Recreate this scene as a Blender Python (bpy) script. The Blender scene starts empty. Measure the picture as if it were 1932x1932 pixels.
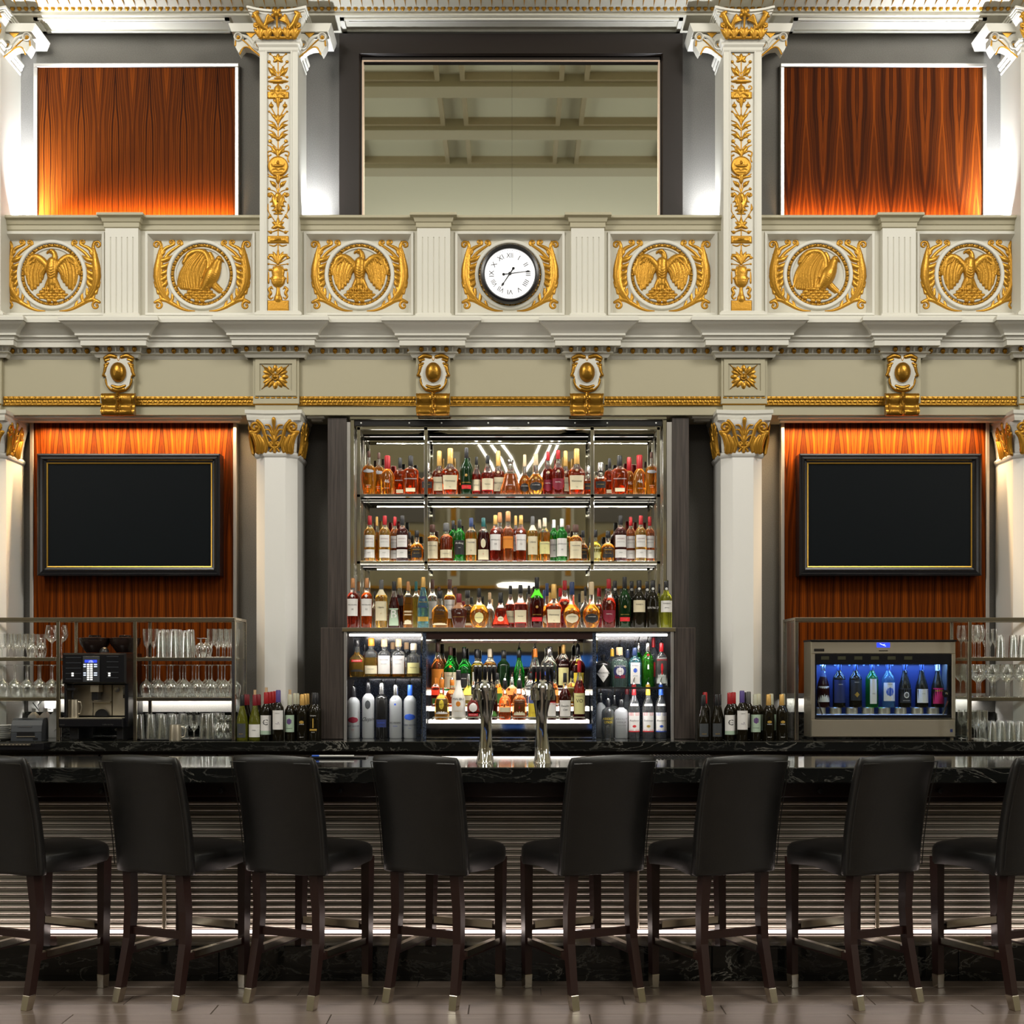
import bpy, math, random
import numpy as np
from mathutils import Matrix, Vector
random.seed(7); rng = np.random.default_rng(7)
PI = math.pi
sc = bpy.context.scene
COL = sc.collection
# ------------------------------------------------------------------ camera, world, lights, exposure
HC, YH, F = 1.6, 1265.0, 2400.0            # eye height, horizon row, focal length in pixels (1932 px frame)
cam_d = bpy.data.cameras.new('camera'); cam = bpy.data.objects.new('camera', cam_d); COL.objects.link(cam)
cam.location = (0, 0, HC); cam.rotation_euler = (PI/2, 0, 0)
cam_d.sensor_width = 36; cam_d.lens = F/1932*36; cam_d.shift_y = (YH-966)/1932; cam_d.clip_end = 100
sc.camera = cam
sc.view_settings.view_transform = 'Standard'; sc.view_settings.look = 'None'
sc.view_settings.exposure = 0.12; sc.view_settings.gamma = 1.0
try: sc.view_settings.use_curve_mapping = False
except Exception: pass
try:
    sc.cycles.max_bounces = 14; sc.cycles.transparent_max_bounces = 32; sc.cycles.transmission_bounces = 10
    sc.cycles.glossy_bounces = 6; sc.cycles.sample_clamp_indirect = 6.0; sc.cycles.caustics_refractive = False; sc.cycles.caustics_reflective = False
except Exception: pass
w = bpy.data.worlds.new('world'); sc.world = w; w.use_nodes = True
w.node_tree.nodes['Background'].inputs[0].default_value = (0.9, 0.87, 0.8, 1); w.node_tree.nodes['Background'].inputs[1].default_value = 0.3
def xx(px, D): return (px-966.0)*D/F
def zz(py, D): return HC+(YH-py)*D/F
def area(name, loc, aim, sx, sy, power, col=(1,1,1), spread=180):
    l = bpy.data.lights.new(name, 'AREA'); l.shape = 'RECTANGLE'; l.size = sx; l.size_y = sy; l.energy = power; l.color = col
    l.spread = math.radians(spread)
    o = bpy.data.objects.new(name, l); COL.objects.link(o); o.location = loc
    d = Vector(aim)-Vector(loc); o.rotation_euler = d.to_track_quat('-Z', 'Y').to_euler(); return o
WARM = (1.0, 0.9, 0.72); COOL = (0.93, 0.97, 1.0)
# unseen area lights in place of the ceiling lighting, outside the mirror's view
area('ceiling_light_bank', (-4.3, 3.4, 7.7), (-1.2, 9.0, 3.2), 2.4, 1.6, 215, (1.0, .96, .88))
area('ceiling_light_bank', (4.3, 3.4, 7.7), (1.2, 9.0, 3.2), 2.4, 1.6, 215, (1.0, .96, .88))
area('ceiling_light_bank', (0, -4.4, 8.3), (0, 6.0, 3.0), 6, 1.6, 95, (1.0, .94, .84))
for x_ in (-7.2, 7.2): area('ceiling_fill_light', (x_, 1.0, 6.6), (0, .6, 9.2), 1.0, 6.0, 200, (1.0, .97, .88))  # unseen fill lights added to brighten the ceiling in the mirror
for x_ in (-8.7, 8.7): area('side_fill_light', (x_, 3.0, 3.2), (x_*.1, 8.8, 2.0), 1.0, 1.6, 42, (1.0, .98, .95))  # side fill out of view, added to lift the lower bar; no fixtures
# white wall washers standing on the ledge behind the parapet
for px, pw in ((40, 42), (584, 10), (1346, 10), (1888, 42)):
    area('wall_washer_lamp', (xx(px, 9.2), 9.17, 4.74), (xx(px, 9.2), 9.33, 5.7), .08, .06, pw, (.92, .95, 1.0), 100)
# warm strips behind the parapet under the wood panels, and above the lower wood panels
for px in (256, 1666):
    area('warm_strip_lamp', (xx(px, 9.2), 9.175, 4.80), (xx(px, 9.2), 9.262, 4.93), 1.40, .03, 7, (1.0, .60, .25), 56)
    area('warm_strip_lamp', (xx(px, 9.25), 9.24, 3.40), (xx(px, 9.25), 9.33, 3.0), 1.42, .03, 36, (1.0, .66, .33), 130)
    area('panel_base_strip_lamp', (xx(px, 9.3), 9.37, 1.396), (xx(px, 9.3), 9.40, 1.30), 1.42, .012, 5.5, (1.0, .97, .92), 150)
for px, sg in ((9, 1), (1926, -1)):
    area('column_strip_lamp', (xx(px, 9.3), 9.30, 2.3), (xx(px+sg*14, 9.4), 9.40, 2.3), .02, 1.9, 26, (.96, .98, 1.0), 170)
# ------------------------------------------------------------------ materials
MATS = {}
def mat(name, col=(.8,.8,.8), rough=.5, metal=0., spec=.5, trans=0., ior=1.45, emit=None, est=0., coat=0., bump=None, sheen=0.):
    if name in MATS: return MATS[name]
    m = bpy.data.materials.new(name); m.use_nodes = True; nt = m.node_tree; b = nt.nodes['Principled BSDF']
    b.inputs['Base Color'].default_value = (*col, 1); b.inputs['Roughness'].default_value = rough
    b.inputs['Metallic'].default_value = metal; b.inputs['Specular IOR Level'].default_value = spec
    b.inputs['Transmission Weight'].default_value = trans; b.inputs['IOR'].default_value = ior
    b.inputs['Coat Weight'].default_value = coat; b.inputs['Sheen Weight'].default_value = sheen
    if emit: b.inputs['Emission Color'].default_value = (*emit, 1); b.inputs['Emission Strength'].default_value = est
    # every material gets a fine procedural variation
    tc = nt.nodes.new('ShaderNodeTexCoord'); n = nt.nodes.new('ShaderNodeTexNoise')
    sc_, st = bump or (60, .02)
    n.inputs['Scale'].default_value = sc_; n.inputs['Detail'].default_value = 3
    nt.links.new(tc.outputs['Object'], n.inputs['Vector'])
    bp = nt.nodes.new('ShaderNodeBump'); bp.inputs['Strength'].default_value = st; bp.inputs['Distance'].default_value = .01
    nt.links.new(n.outputs['Fac'], bp.inputs['Height']); nt.links.new(bp.outputs['Normal'], b.inputs['Normal'])
    MATS[name] = m; return m
def ramp(nt, stops, fac):
    r = nt.nodes.new('ShaderNodeValToRGB'); e = r.color_ramp.elements
    while len(e) < len(stops): e.new(.5)
    for el, (p, c) in zip(e, stops): el.position = p; el.color = (*c, 1)
    nt.links.new(fac, r.inputs[0]); return r.outputs[0]
def mth(nt, op, a, b=None, c=None):
    n = nt.nodes.new('ShaderNodeMath'); n.operation = op
    for i, v in enumerate((a, b, c)):
        if v is None: continue
        if isinstance(v, (int, float)): n.inputs[i].default_value = v
        else: nt.links.new(v, n.inputs[i])
    return n.outputs[0]
def comb(nt, x, y, z):
    n = nt.nodes.new('ShaderNodeCombineXYZ')
    for i, v in enumerate((x, y, z)):
        if isinstance(v, (int, float)): n.inputs[i].default_value = v
        else: nt.links.new(v, n.inputs[i])
    return n.outputs[0]
def objxyz(nt):
    tc = nt.nodes.new('ShaderNodeTexCoord'); s = nt.nodes.new('ShaderNodeSeparateXYZ'); nt.links.new(tc.outputs['Object'], s.inputs[0]); return tc.outputs['Object'], s.outputs
def noise(nt, vec, scale, detail=3, rough=.5, dist=0.):
    n = nt.nodes.new('ShaderNodeTexNoise'); n.inputs['Scale'].default_value = scale; n.inputs['Detail'].default_value = detail
    n.inputs['Roughness'].default_value = rough; n.inputs['Distortion'].default_value = dist
    nt.links.new(vec, n.inputs['Vector']); return n.outputs['Fac']
def newmat(name, rough=.5, **kw):
    m = bpy.data.materials.new(name); m.use_nodes = True; b = m.node_tree.nodes['Principled BSDF']; b.inputs['Roughness'].default_value = rough
    for k, v in kw.items(): b.inputs[k.replace('_', ' ')].default_value = v
    MATS[name] = m; return m, m.node_tree, b
plaster = mat('shaded_cream_plaster', (.45, .412, .290), .5, bump=(8, .03))  # cream darkened: the cornice's shade on the frieze is put into the colour
parapetm = mat('unshaded_cream_plaster', (.62, .595, .505), .48, bump=(8, .03))  # the frieze's cream without its painted-in shade
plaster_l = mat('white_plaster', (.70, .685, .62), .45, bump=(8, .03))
colpaint = mat('brightened_column_white', (.86, .85, .82), .42, bump=(8, .02))  # cool white, raised to stand in for more light on the columns
gold = mat('gold_paint', (.50, .25, .026), .36, .62, bump=(90, .12))
gold_d = mat('aged_gold_paint', (.36, .18, .02), .3, .75, bump=(90, .15))
chrome = mat('polished_chrome', (.82, .82, .80), .06, 1., bump=(6, .02))
nickel = mat('polished_nickel', (.62, .57, .48), .18, 1., bump=(30, .02))
steel = mat('brushed_steel', (.62, .56, .45), .36, .9, bump=(200, .05))
trimm = mat('satin_aluminium_trim', (.52, .50, .48), .3, .7)
coppert = mat('copper_trim', (.55, .42, .33), .35, .8)
blackw = mat('black_lacquer', (.008, .008, .010), .25)
blackp = mat('black_plastic', (.012, .012, .013), .3)
rubber = mat('black_rubber', (.015, .015, .015), .6)
screen_m = mat('dark_screen', (.006, .008, .010), .35, spec=.12)
goldline = mat('gold_inlay', (.62, .36, .06), .3, .8)
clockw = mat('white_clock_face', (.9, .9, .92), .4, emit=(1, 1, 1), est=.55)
ink = mat('black_ink', (.015, .015, .018), .5)
paper = mat('white_paper_label', (.80, .78, .76), .6)
cream = mat('cream_paper_label', (.74, .66, .46), .6)
yellowl = mat('yellow_paper_label', (.80, .62, .05), .6)
palel = mat('pale_yellow_label', (.75, .70, .32), .6)
redl = mat('red_label', (.62, .02, .03), .5)
maroonl = mat('maroon_label', (.20, .012, .03), .5)
navyl = mat('navy_label', (.02, .03, .12), .5)
bluel = mat('blue_label', (.03, .10, .55), .5)
blackl = mat('black_label', (.02, .02, .022), .5)
greyl = mat('dark_grey_label', (.05, .055, .06), .5)
mintl = mat('mint_label', (.42, .55, .42), .6)
orangel = mat('orange_label', (.75, .26, .03), .6)
greenl = mat('green_label', (.10, .30, .06), .6)
pinkl = mat('pink_label', (.62, .02, .14), .5)
goldl = mat('gold_print', (.70, .45, .10), .35, .6)
purplel = mat('purple_print', (.12, .06, .20), .6)
CAPM = {'red': mat('red_cap', (.34, .008, .012), .35), 'maroon': mat('maroon_cap', (.20, .012, .02), .35), 'gold': mat('gold_cap', (.66, .40, .12), .35, .4),
 'black': mat('black_cap', (.012, .012, .014), .3), 'brown': mat('brown_cap', (.07, .025, .015), .4), 'copper': mat('copper_cap', (.48, .22, .09), .35, .4),
 'navy': mat('navy_cap', (.02, .04, .12), .35), 'teal': mat('teal_cap', (.01, .10, .10), .35), 'white': mat('white_cap', (.75, .75, .73), .4),
 'cream': mat('cream_cap', (.72, .62, .45), .5), 'grey': mat('grey_cap', (.10, .10, .10), .4), 'silver': mat('silver_cap', (.6, .6, .6), .2, .9),
 'violet': mat('violet_cap', (.09, .06, .24), .4), 'pale': mat('pale_cap', (.52, .52, .40), .4), 'blue': mat('blue_cap', (.03, .12, .60), .35),
 'yellow': mat('yellow_cap', (.75, .45, .04), .35), 'orange': mat('orange_cap', (.80, .25, .03), .4), 'cork': mat('cork', (.62, .42, .24), .7, bump=(200, .3)),
 'tan': mat('tan_cap', (.62, .48, .30), .45), 'clear': None}
def liquid(name, col, rough=.04, t=.9, ior=1.36, e=None):
    return mat(name, col, rough, trans=t, ior=ior, emit=e, est=(.0 if not e else 1.))
LIQ = {'amber': liquid('amber_spirit', (.98, .36, .03)), 'gold': liquid('golden_spirit', (1., .58, .10)), 'damber': liquid('dark_amber_spirit', (.72, .10, .012)),
 'red': liquid('red_spirit', (.50, .04, .018)), 'tanstone': mat('tan_stoneware', (.42, .20, .10), .3), 'dark': liquid('dark_spirit', (.10, .008, .006), t=.8), 'green': liquid('green_glass', (.02, .55, .05)),
 'dgreen': liquid('dark_green_glass', (.012, .05, .015), t=.6), 'blue': liquid('blue_glass', (.30, .78, .98)), 'clear': liquid('clear_spirit', (.93, .96, .95), t=.95),
 'aqua': liquid('pale_green_glass', (.60, .92, .78)), 'frost': liquid('frosted_glass', (.82, .86, .88), .45, .6), 'white': mat('white_glass', (.88, .85, .80), .25),
 'black': mat('black_glass', (.012, .012, .012), .08), 'olive': liquid('olive_glass', (.55, .58, .05), t=.85), 'wine': liquid('dark_wine_glass', (.015, .012, .006), t=.4),
 'orange': liquid('orange_spirit', (1., .30, .08)), 'lime': liquid('bright_green_glass', (.10, .80, .04)), 'brown': mat('brown_stoneware', (.06, .015, .01), .12), 'yel': liquid('yellow_spirit', (1., .78, .12))}
def thin_glass(name, tint=(.97, .985, .98), lo=.10, hi=1., pw=.5):
    m = bpy.data.materials.new(name); m.use_nodes = True; nt = m.node_tree; nt.nodes.remove(nt.nodes['Principled BSDF'])
    tr = nt.nodes.new('ShaderNodeBsdfTransparent'); tr.inputs[0].default_value = (*tint, 1)
    gl = nt.nodes.new('ShaderNodeBsdfGlossy'); gl.inputs['Roughness'].default_value = .12; gl.inputs['Color'].default_value = (1, 1, 1, 1)
    lw = nt.nodes.new('ShaderNodeLayerWeight'); lw.inputs['Blend'].default_value = pw
    mr = nt.nodes.new('ShaderNodeMapRange'); mr.inputs['To Min'].default_value = lo; mr.inputs['To Max'].default_value = hi
    nt.links.new(lw.outputs['Facing'], mr.inputs[0])
    mx = nt.nodes.new('ShaderNodeMixShader'); nt.links.new(mr.outputs[0], mx.inputs[0]); nt.links.new(tr.outputs[0], mx.inputs[1]); nt.links.new(gl.outputs[0], mx.inputs[2])
    nt.links.new(mx.outputs[0], nt.nodes['Material Output'].inputs[0]); MATS[name] = m; return m
glassm = thin_glass('clear_glassware'); panem = thin_glass('glass_pane', (.95, .98, .97), .03, .5, .2)
gmirror = mat('silvered_mirror', (.84, .86, .76), .015, 1., bump=(1, .0))
gmirror2 = mat('bar_back_mirror', (.72, .70, .60), .02, 1., bump=(3, .01))
def emis(name, col, st): return mat(name, (.8, .8, .8) if col[0] > .75 else (.02, .02, .02), .5, emit=col, est=st)
led = emis('white_led_strip', (1., .90, .80), 9.); ledp = emis('bar_base_led_strip', (1., .84, .78), 3.); shelfglow = emis('backlit_shelf_acrylic', (1., .93, .82), 1.7)
blueglow = emis('blue_led_panel', (.05, .16, 1.), 3.); bluescr = emis('blue_display', (.02, .05, .9), 1.6); whitescr = emis('white_display_print', (.7, .8, 1.), 1.6)
disp = emis('lit_key', (.85, .85, .8), .8); lampm = emis('lamp_disc', (1, .97, .9), 6.); tube = emis('pendant_led_tube', (1., .97, .94), 9.); bluewin = emis('blue_evening_screen', (.03, .22, .9), .55)
# fabric
fabric, nt, b = newmat('grey_woven_fabric', .85)
v, s = objxyz(nt)
a1 = noise(nt, v, 160, 4, .7); a2 = noise(nt, v, 2.2, 2)
mx = mth(nt, 'ADD', mth(nt, 'MULTIPLY', a1, .7), mth(nt, 'MULTIPLY', a2, .3))
nt.links.new(ramp(nt, [(.3, (.075, .070, .062)), (.7, (.17, .163, .148))], mx), b.inputs['Base Color']); b.inputs['Sheen Weight'].default_value = .15
# zebra veneer
def veneer(name, slant, seed, c_dark, c_mid, c_hi, rough=.5):
    m, nt, b = newmat(name, rough); v, s = objxyz(nt)
    pp = mth(nt, 'PINGPONG', mth(nt, 'ADD', s[0], 20.0+seed), .124)
    wob = mth(nt, 'MULTIPLY', mth(nt, 'SUBTRACT', noise(nt, comb(nt, mth(nt, 'MULTIPLY', pp, 5.), seed, mth(nt, 'MULTIPLY', s[2], 1.3)), 1.6, 2), .5), .035)
    zs = mth(nt, 'MULTIPLY', mth(nt, 'SINE', mth(nt, 'MULTIPLY', s[2], 3.1)), .012)
    u = mth(nt, 'ADD', mth(nt, 'ADD', pp, mth(nt, 'MULTIPLY', s[2], slant)), mth(nt, 'ADD', wob, zs))
    broad = noise(nt, comb(nt, mth(nt, 'MULTIPLY', u, 26.), seed, mth(nt, 'MULTIPLY', s[2], .25)), 1.5, 3, .55)
    fine = noise(nt, comb(nt, mth(nt, 'MULTIPLY', u, 150.), seed+3, mth(nt, 'MULTIPLY', s[2], .5)), 1.5, 3, .6)
    f = mth(nt, 'ADD', mth(nt, 'MULTIPLY', broad, .55), mth(nt, 'MULTIPLY', fine, .45))
    nt.links.new(ramp(nt, [(.43, c_dark), (.49, tuple(.5*(p+q) for p, q in zip(c_dark, c_mid))), (.55, c_mid), (.68, c_hi)], f), b.inputs['Base Color'])
    b.inputs['Specular IOR Level'].default_value = .03; return m
rosewood = veneer('rosewood_veneer', .035, 0., (.030, .007, .002), (.16, .034, .003), (.34, .080, .005))
rosewood2 = veneer('rosewood_veneer_bold', -.04, 7., (.030, .007, .002), (.15, .030, .003), (.29, .066, .005))
darkwood, nt, b = newmat('dark_stained_oak', .45)
v, s = objxyz(nt); f = noise(nt, comb(nt, mth(nt, 'MULTIPLY', s[0], 90.), mth(nt, 'MULTIPLY', s[1], 60.), mth(nt, 'MULTIPLY', s[2], 2.5)), 1., 4, .6, .3)
nt.links.new(ramp(nt, [(.3, (.022, .016, .014)), (.7, (.075, .058, .050))], f), b.inputs['Base Color'])
espresso = mat('espresso_wood', (.030, .013, .011), .3, bump=(30, .05)); framewood = mat('ebony_frame_wood', (.012, .008, .007), .28)
marble, nt, b = newmat('black_veined_marble', .07)
v, s = objxyz(nt)
n1 = noise(nt, comb(nt, mth(nt, 'MULTIPLY', s[0], 1.), mth(nt, 'MULTIPLY', s[1], 1.), mth(nt, 'MULTIPLY', s[2], 2.2)), 3.2, 8, .62, 1.6)
ve = mth(nt, 'ABSOLUTE', mth(nt, 'SUBTRACT', n1, .5)); ve2 = mth(nt, 'SUBTRACT', 1., mth(nt, 'MULTIPLY', ve, 40.))
msk = noise(nt, v, 2.3, 3); vv = mth(nt, 'MULTIPLY', mth(nt, 'MAXIMUM', ve2, 0.), mth(nt, 'POWER', mth(nt, 'MULTIPLY', msk, 1.35), 2.6))
nt.links.new(ramp(nt, [(0., (.007, .0075, .007)), (.35, (.05, .05, .045)), (1., (.42, .40, .35))], vv), b.inputs['Base Color'])
speckle, nt, b = newmat('speckled_dark_granite', .12); v, s = objxyz(nt)
nt.links.new(ramp(nt, [(.45, (.012, .014, .02)), (.62, (.10, .13, .2)), (.75, (.5, .55, .6))], noise(nt, v, 220, 4, .7)), b.inputs['Base Color'])
leather, nt, b = newmat('black_leather', .36)
v, s = objxyz(nt); b.inputs['Specular IOR Level'].default_value = .7; vo = nt.nodes.new('ShaderNodeTexVoronoi'); vo.inputs['Scale'].default_value = 95
mp = nt.nodes.new('ShaderNodeMapping'); mp.inputs['Scale'].default_value = (.7, 1, 2.2); nt.links.new(v, mp.inputs[0]); nt.links.new(mp.outputs[0], vo.inputs['Vector'])
bp = nt.nodes.new('ShaderNodeBump'); bp.inputs['Strength'].default_value = .10; bp.inputs['Distance'].default_value = .002; nt.links.new(vo.outputs['Distance'], bp.inputs['Height']); nt.links.new(bp.outputs[0], b.inputs['Normal'])
nt.links.new(ramp(nt, [(.3, (.005, .005, .005)), (.7, (.009, .0085, .0085))], noise(nt, v, 9, 3)), b.inputs['Base Color'])
plankm, nt, b = newmat('taupe_wood_plank', .3); v, s = objxyz(nt)
oi = nt.nodes.new('ShaderNodeObjectInfo'); off = mth(nt, 'MULTIPLY', oi.outputs['Random'], 9.)
f = noise(nt, comb(nt, mth(nt, 'ADD', mth(nt, 'MULTIPLY', s[0], 2.), off), mth(nt, 'MULTIPLY', s[1], 38.), off), 1., 5, .6, .4)
f2 = mth(nt, 'ADD', mth(nt, 'MULTIPLY', f, .8), mth(nt, 'MULTIPLY', oi.outputs['Random'], .2))
nt.links.new(ramp(nt, [(.25, (.095, .070, .055)), (.75, (.20, .155, .125))], f2), b.inputs['Base Color'])
grout = mat('grey_grout', (.15, .13, .12), .8)
ribm = mat('ribbed_bronze_metal', (.62, .57, .50), .5, .4, bump=(400, .1))
mesh_m, nt, b = newmat('woven_metal_mesh', .55, Metallic=.35); v, s = objxyz(nt)
f = mth(nt, 'ADD', mth(nt, 'MULTIPLY', mth(nt, 'SINE', mth(nt, 'MULTIPLY', s[0], 1100.)), .5), .5)
nt.links.new(ramp(nt, [(.2, (.12, .108, .09)), (.8, (.34, .31, .26))], f), b.inputs['Base Color'])
frosttxt = mat('etched_print', (.35, .36, .38), .5)
# ------------------------------------------------------------------ mesh helpers
class MB:
    def __init__(s): s.v = []; s.f = []; s.m = []
    def add(s, vs, fs, mi=0):
        o = len(s.v); s.v += [tuple(p) for p in vs]; s.f += [tuple(i+o for i in f) for f in fs]; s.m += [mi]*len(fs); return s
    def box(s, x0, x1, y0, y1, z0, z1, mi=0):
        vs = [(x, y, z) for x in (x0, x1) for y in (y0, y1) for z in (z0, z1)]
        return s.add(vs, [(0,1,3,2), (4,6,7,5), (0,4,5,1), (2,3,7,6), (0,2,6,4), (1,5,7,3)], mi)
    def bbox(s, x0, x1, y0, y1, z0, z1, c=.004, mi=0):       # box with chamfered edges on all sides (front-facing look)
        a = [(x0+c, y0, z0+c), (x1-c, y0, z0+c), (x1-c, y0, z1-c), (x0+c, y0, z1-c)]
        m = [(x0, y0+c, z0), (x1, y0+c, z0), (x1, y0+c, z1), (x0, y0+c, z1)]
        e = [(x0, y1, z0), (x1, y1, z0), (x1, y1, z1), (x0, y1, z1)]
        fs = [(0,1,2,3)]+[(i, i+4, (i+1)%4+4, (i+1)%4) for i in range(4)]+[(i+4, i+8, (i+1)%4+8, (i+1)%4+4) for i in range(4)]+[(11,10,9,8)]
        return s.add(a+m+e, fs, mi)
    def loft(s, rings, cap=True, mi=0, closed=True, mis=None):
        n = len(rings[0]); vs = [p for r in rings for p in r]; o = len(s.v); s.v += [tuple(p) for p in vs]
        for i in range(len(rings)-1):
            for j in range(n if closed else n-1):
                k = (j+1) % n
                s.f.append((o+i*n+j, o+i*n+k, o+(i+1)*n+k, o+(i+1)*n+j)); s.m.append(mis[i] if mis else mi)
        if cap:
            s.f.append(tuple(o+j for j in range(n))[::-1]); s.m.append(mis[0] if mis else mi)
            s.f.append(tuple(o+(len(rings)-1)*n+j for j in range(n))); s.m.append(mis[-1] if mis else mi)
        return s
    def lathe(s, prof, n=16, c=(0, 0, 0), mi=0, cap=True, mis=None):
        rings = [[(c[0]+r*math.cos(2*PI*j/n), c[1]+r*math.sin(2*PI*j/n), c[2]+z) for j in range(n)] for r, z in prof]
        return s.loft(rings, cap, mi, mis=mis)
    def lathey(s, prof, n=24, c=(0, 0, 0), mi=0):             # axis along -Y: prof of (radius, y)
        rings = [[(c[0]+r*math.cos(2*PI*j/n), c[1]+y, c[2]+r*math.sin(2*PI*j/n)) for j in range(n)] for r, y in prof]
        return s.loft(rings, True, mi)
    def tube(s, pts, rad, n=8, mi=0):
        pts = [Vector(p) for p in pts]; rings = []
        for i, p in enumerate(pts):
            t = (pts[min(i+1, len(pts)-1)]-pts[max(i-1, 0)]).normalized()
            up = Vector((0, 0, 1)) if abs(t.z) < .9 else Vector((0, 1, 0))
            a = t.cross(up).normalized(); b_ = a.cross(t).normalized(); r = rad[i] if isinstance(rad, (list, tuple)) else rad
            rings.append([tuple(p+a*(r*math.cos(2*PI*j/n))+b_*(r*math.sin(2*PI*j/n))) for j in range(n)])
        return s.loft(rings, True, mi)
    def bar(s, p, q, w_, h_, mi=0):                            # square bar from p to q
        p = Vector(p); q = Vector(q); t = (q-p).normalized(); up = Vector((0, 0, 1)) if abs(t.z) < .9 else Vector((0, 1, 0))
        a = t.cross(up).normalized()*w_/2; b_ = a.cross(t).normalized()*h_/2
        return s.loft([[tuple(c+i*a+j*b_) for i, j in ((-1,-1), (1,-1), (1,1), (-1,1))] for c in (p, q)], True, mi)
    def prism(s, poly, y0, y1, mi=0):                          # polygon in XZ extruded along Y
        return s.loft([[(x, y, z) for x, z in poly] for y in (y0, y1)], True, mi)
    def sweep(s, path, prof, mi=0):                            # plan path (x,y) left to right; prof (outward, z), outward = -Y side
        n = len(path); rings = []
        for i, (x, y) in enumerate(path):
            def nrm(a, b_): d = Vector((b_[0]-a[0], b_[1]-a[1])).normalized(); return Vector((d.y, -d.x))
            n1 = nrm(path[i-1], path[i]) if i else nrm(path[0], path[1]); n2 = nrm(path[i], path[i+1]) if i < n-1 else n1
            mt = (n1+n2); mt = mt/max(mt.dot(n1), .2)
            rings.append([(x+mt.x*o, y+mt.y*o, z) for o, z in prof])
        return s.loft(rings, False, mi, closed=False)
    def mesh(s, name, mats, smooth=False, ang=35):
        me = bpy.data.meshes.new(name); me.from_pydata(s.v, [], s.f)
        for m in (mats if isinstance(mats, (list, tuple)) else [mats]): me.materials.append(m)
        if any(s.m): me.polygons.foreach_set('material_index', s.m)
        fix(me)
        if smooth:
            me.polygons.foreach_set('use_smooth', [True]*len(me.polygons)); 
            try: me.set_sharp_from_angle(angle=math.radians(ang))
            except Exception: pass
        me.update(); return me
import bmesh
def fix(me):
    bm = bmesh.new(); bm.from_mesh(me); bmesh.ops.recalc_face_normals(bm, faces=bm.faces); bm.to_mesh(me); bm.free()
def link(name, me, parent=None, loc=(0, 0, 0), rot=None, scale=None):
    o = bpy.data.objects.new(name, me); COL.objects.link(o); o.location = loc
    if rot: o.rotation_euler = rot
    if scale: o.scale = scale
    if parent: o.parent = parent
    return o
def obj(name, mb, mats, parent=None, loc=(0, 0, 0), smooth=False, ang=35, world=False, label=None):
    o = link(name, mb.mesh(name, mats, smooth, ang), parent, loc)
    if parent and world: o.matrix_parent_inverse = Matrix.Translation(-Vector(wloc(parent)))
    if label: o['label'] = label
    return o
def wloc(o):
    l = Vector(o.location)
    while o.parent: o = o.parent; l += o.location
    return l
def tag(o, label, cat, group=None, kind=None):
    o['label'] = label; o['category'] = cat
    if group: o['group'] = group
    if kind: o['kind'] = kind
    return o
def thing(name, label, cat, loc=(0, 0, 0), rz=0, group=None):
    o = bpy.data.objects.new(name, None); COL.objects.link(o); o.location = loc; o.rotation_euler = (0, 0, rz); o.empty_display_size = .1
    return tag(o, label, cat, group)
def struct(o, label=None, cat=None):
    o['kind'] = 'structure'
    if label: o['label'] = label
    if cat: o['category'] = cat
    return o
def copy_tree(o, parent=None):
    c = o.copy(); COL.objects.link(c); c.parent = parent
    for ch in o.children: copy_tree(ch, c)
    return c
ORD = ['', 'leftmost', 'second', 'third', 'fourth', 'fifth', 'sixth', 'seventh', 'eighth', 'ninth', 'tenth', 'eleventh', 'twelfth', 'thirteenth', 'fourteenth', 'fifteenth', 'sixteenth']
def nth(i, n, frm='from left'):
    if i == 1: return 'leftmost'
    if i == n: return 'rightmost'
    return ORD[i]+' '+frm
_tc = {}
def text_data(body):
    if body in _tc: return _tc[body]
    cu = bpy.data.curves.new('t', 'FONT'); cu.body = body; cu.align_x = 'CENTER'; cu.align_y = 'CENTER'; cu.resolution_u = 2
    o = bpy.data.objects.new('t', cu); COL.objects.link(o); dg = bpy.context.evaluated_depsgraph_get(); me = bpy.data.meshes.new_from_object(o.evaluated_get(dg))
    vs = np.array([tuple(v_.co) for v_ in me.vertices]) if len(me.vertices) else np.zeros((0, 3)); fs = [tuple(p.vertices) for p in me.polygons]
    bpy.data.objects.remove(o); bpy.data.curves.remove(cu); bpy.data.meshes.remove(me)
    _tc[body] = (vs, fs); return _tc[body]
def add_text(mb, body, cx, cz, h, yfun, maxw=None, mi=0, italic=0., rot=0.):
    vs, fs = text_data(body)
    if not len(vs): return
    sx = sz = h/.72
    wdt = (vs[:, 0].max()-vs[:, 0].min())*sx
    if maxw and wdt > maxw: sx *= maxw/wdt
    x = vs[:, 0]*sx+vs[:, 1]*sz*italic; z = vs[:, 1]*sz; c, s_ = math.cos(rot), math.sin(rot)
    X = cx+x*c-z*s_; Z = cz+x*s_+z*c
    mb.add([(a, yfun(a), d) for a, d in zip(X, Z)], fs, mi)
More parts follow.
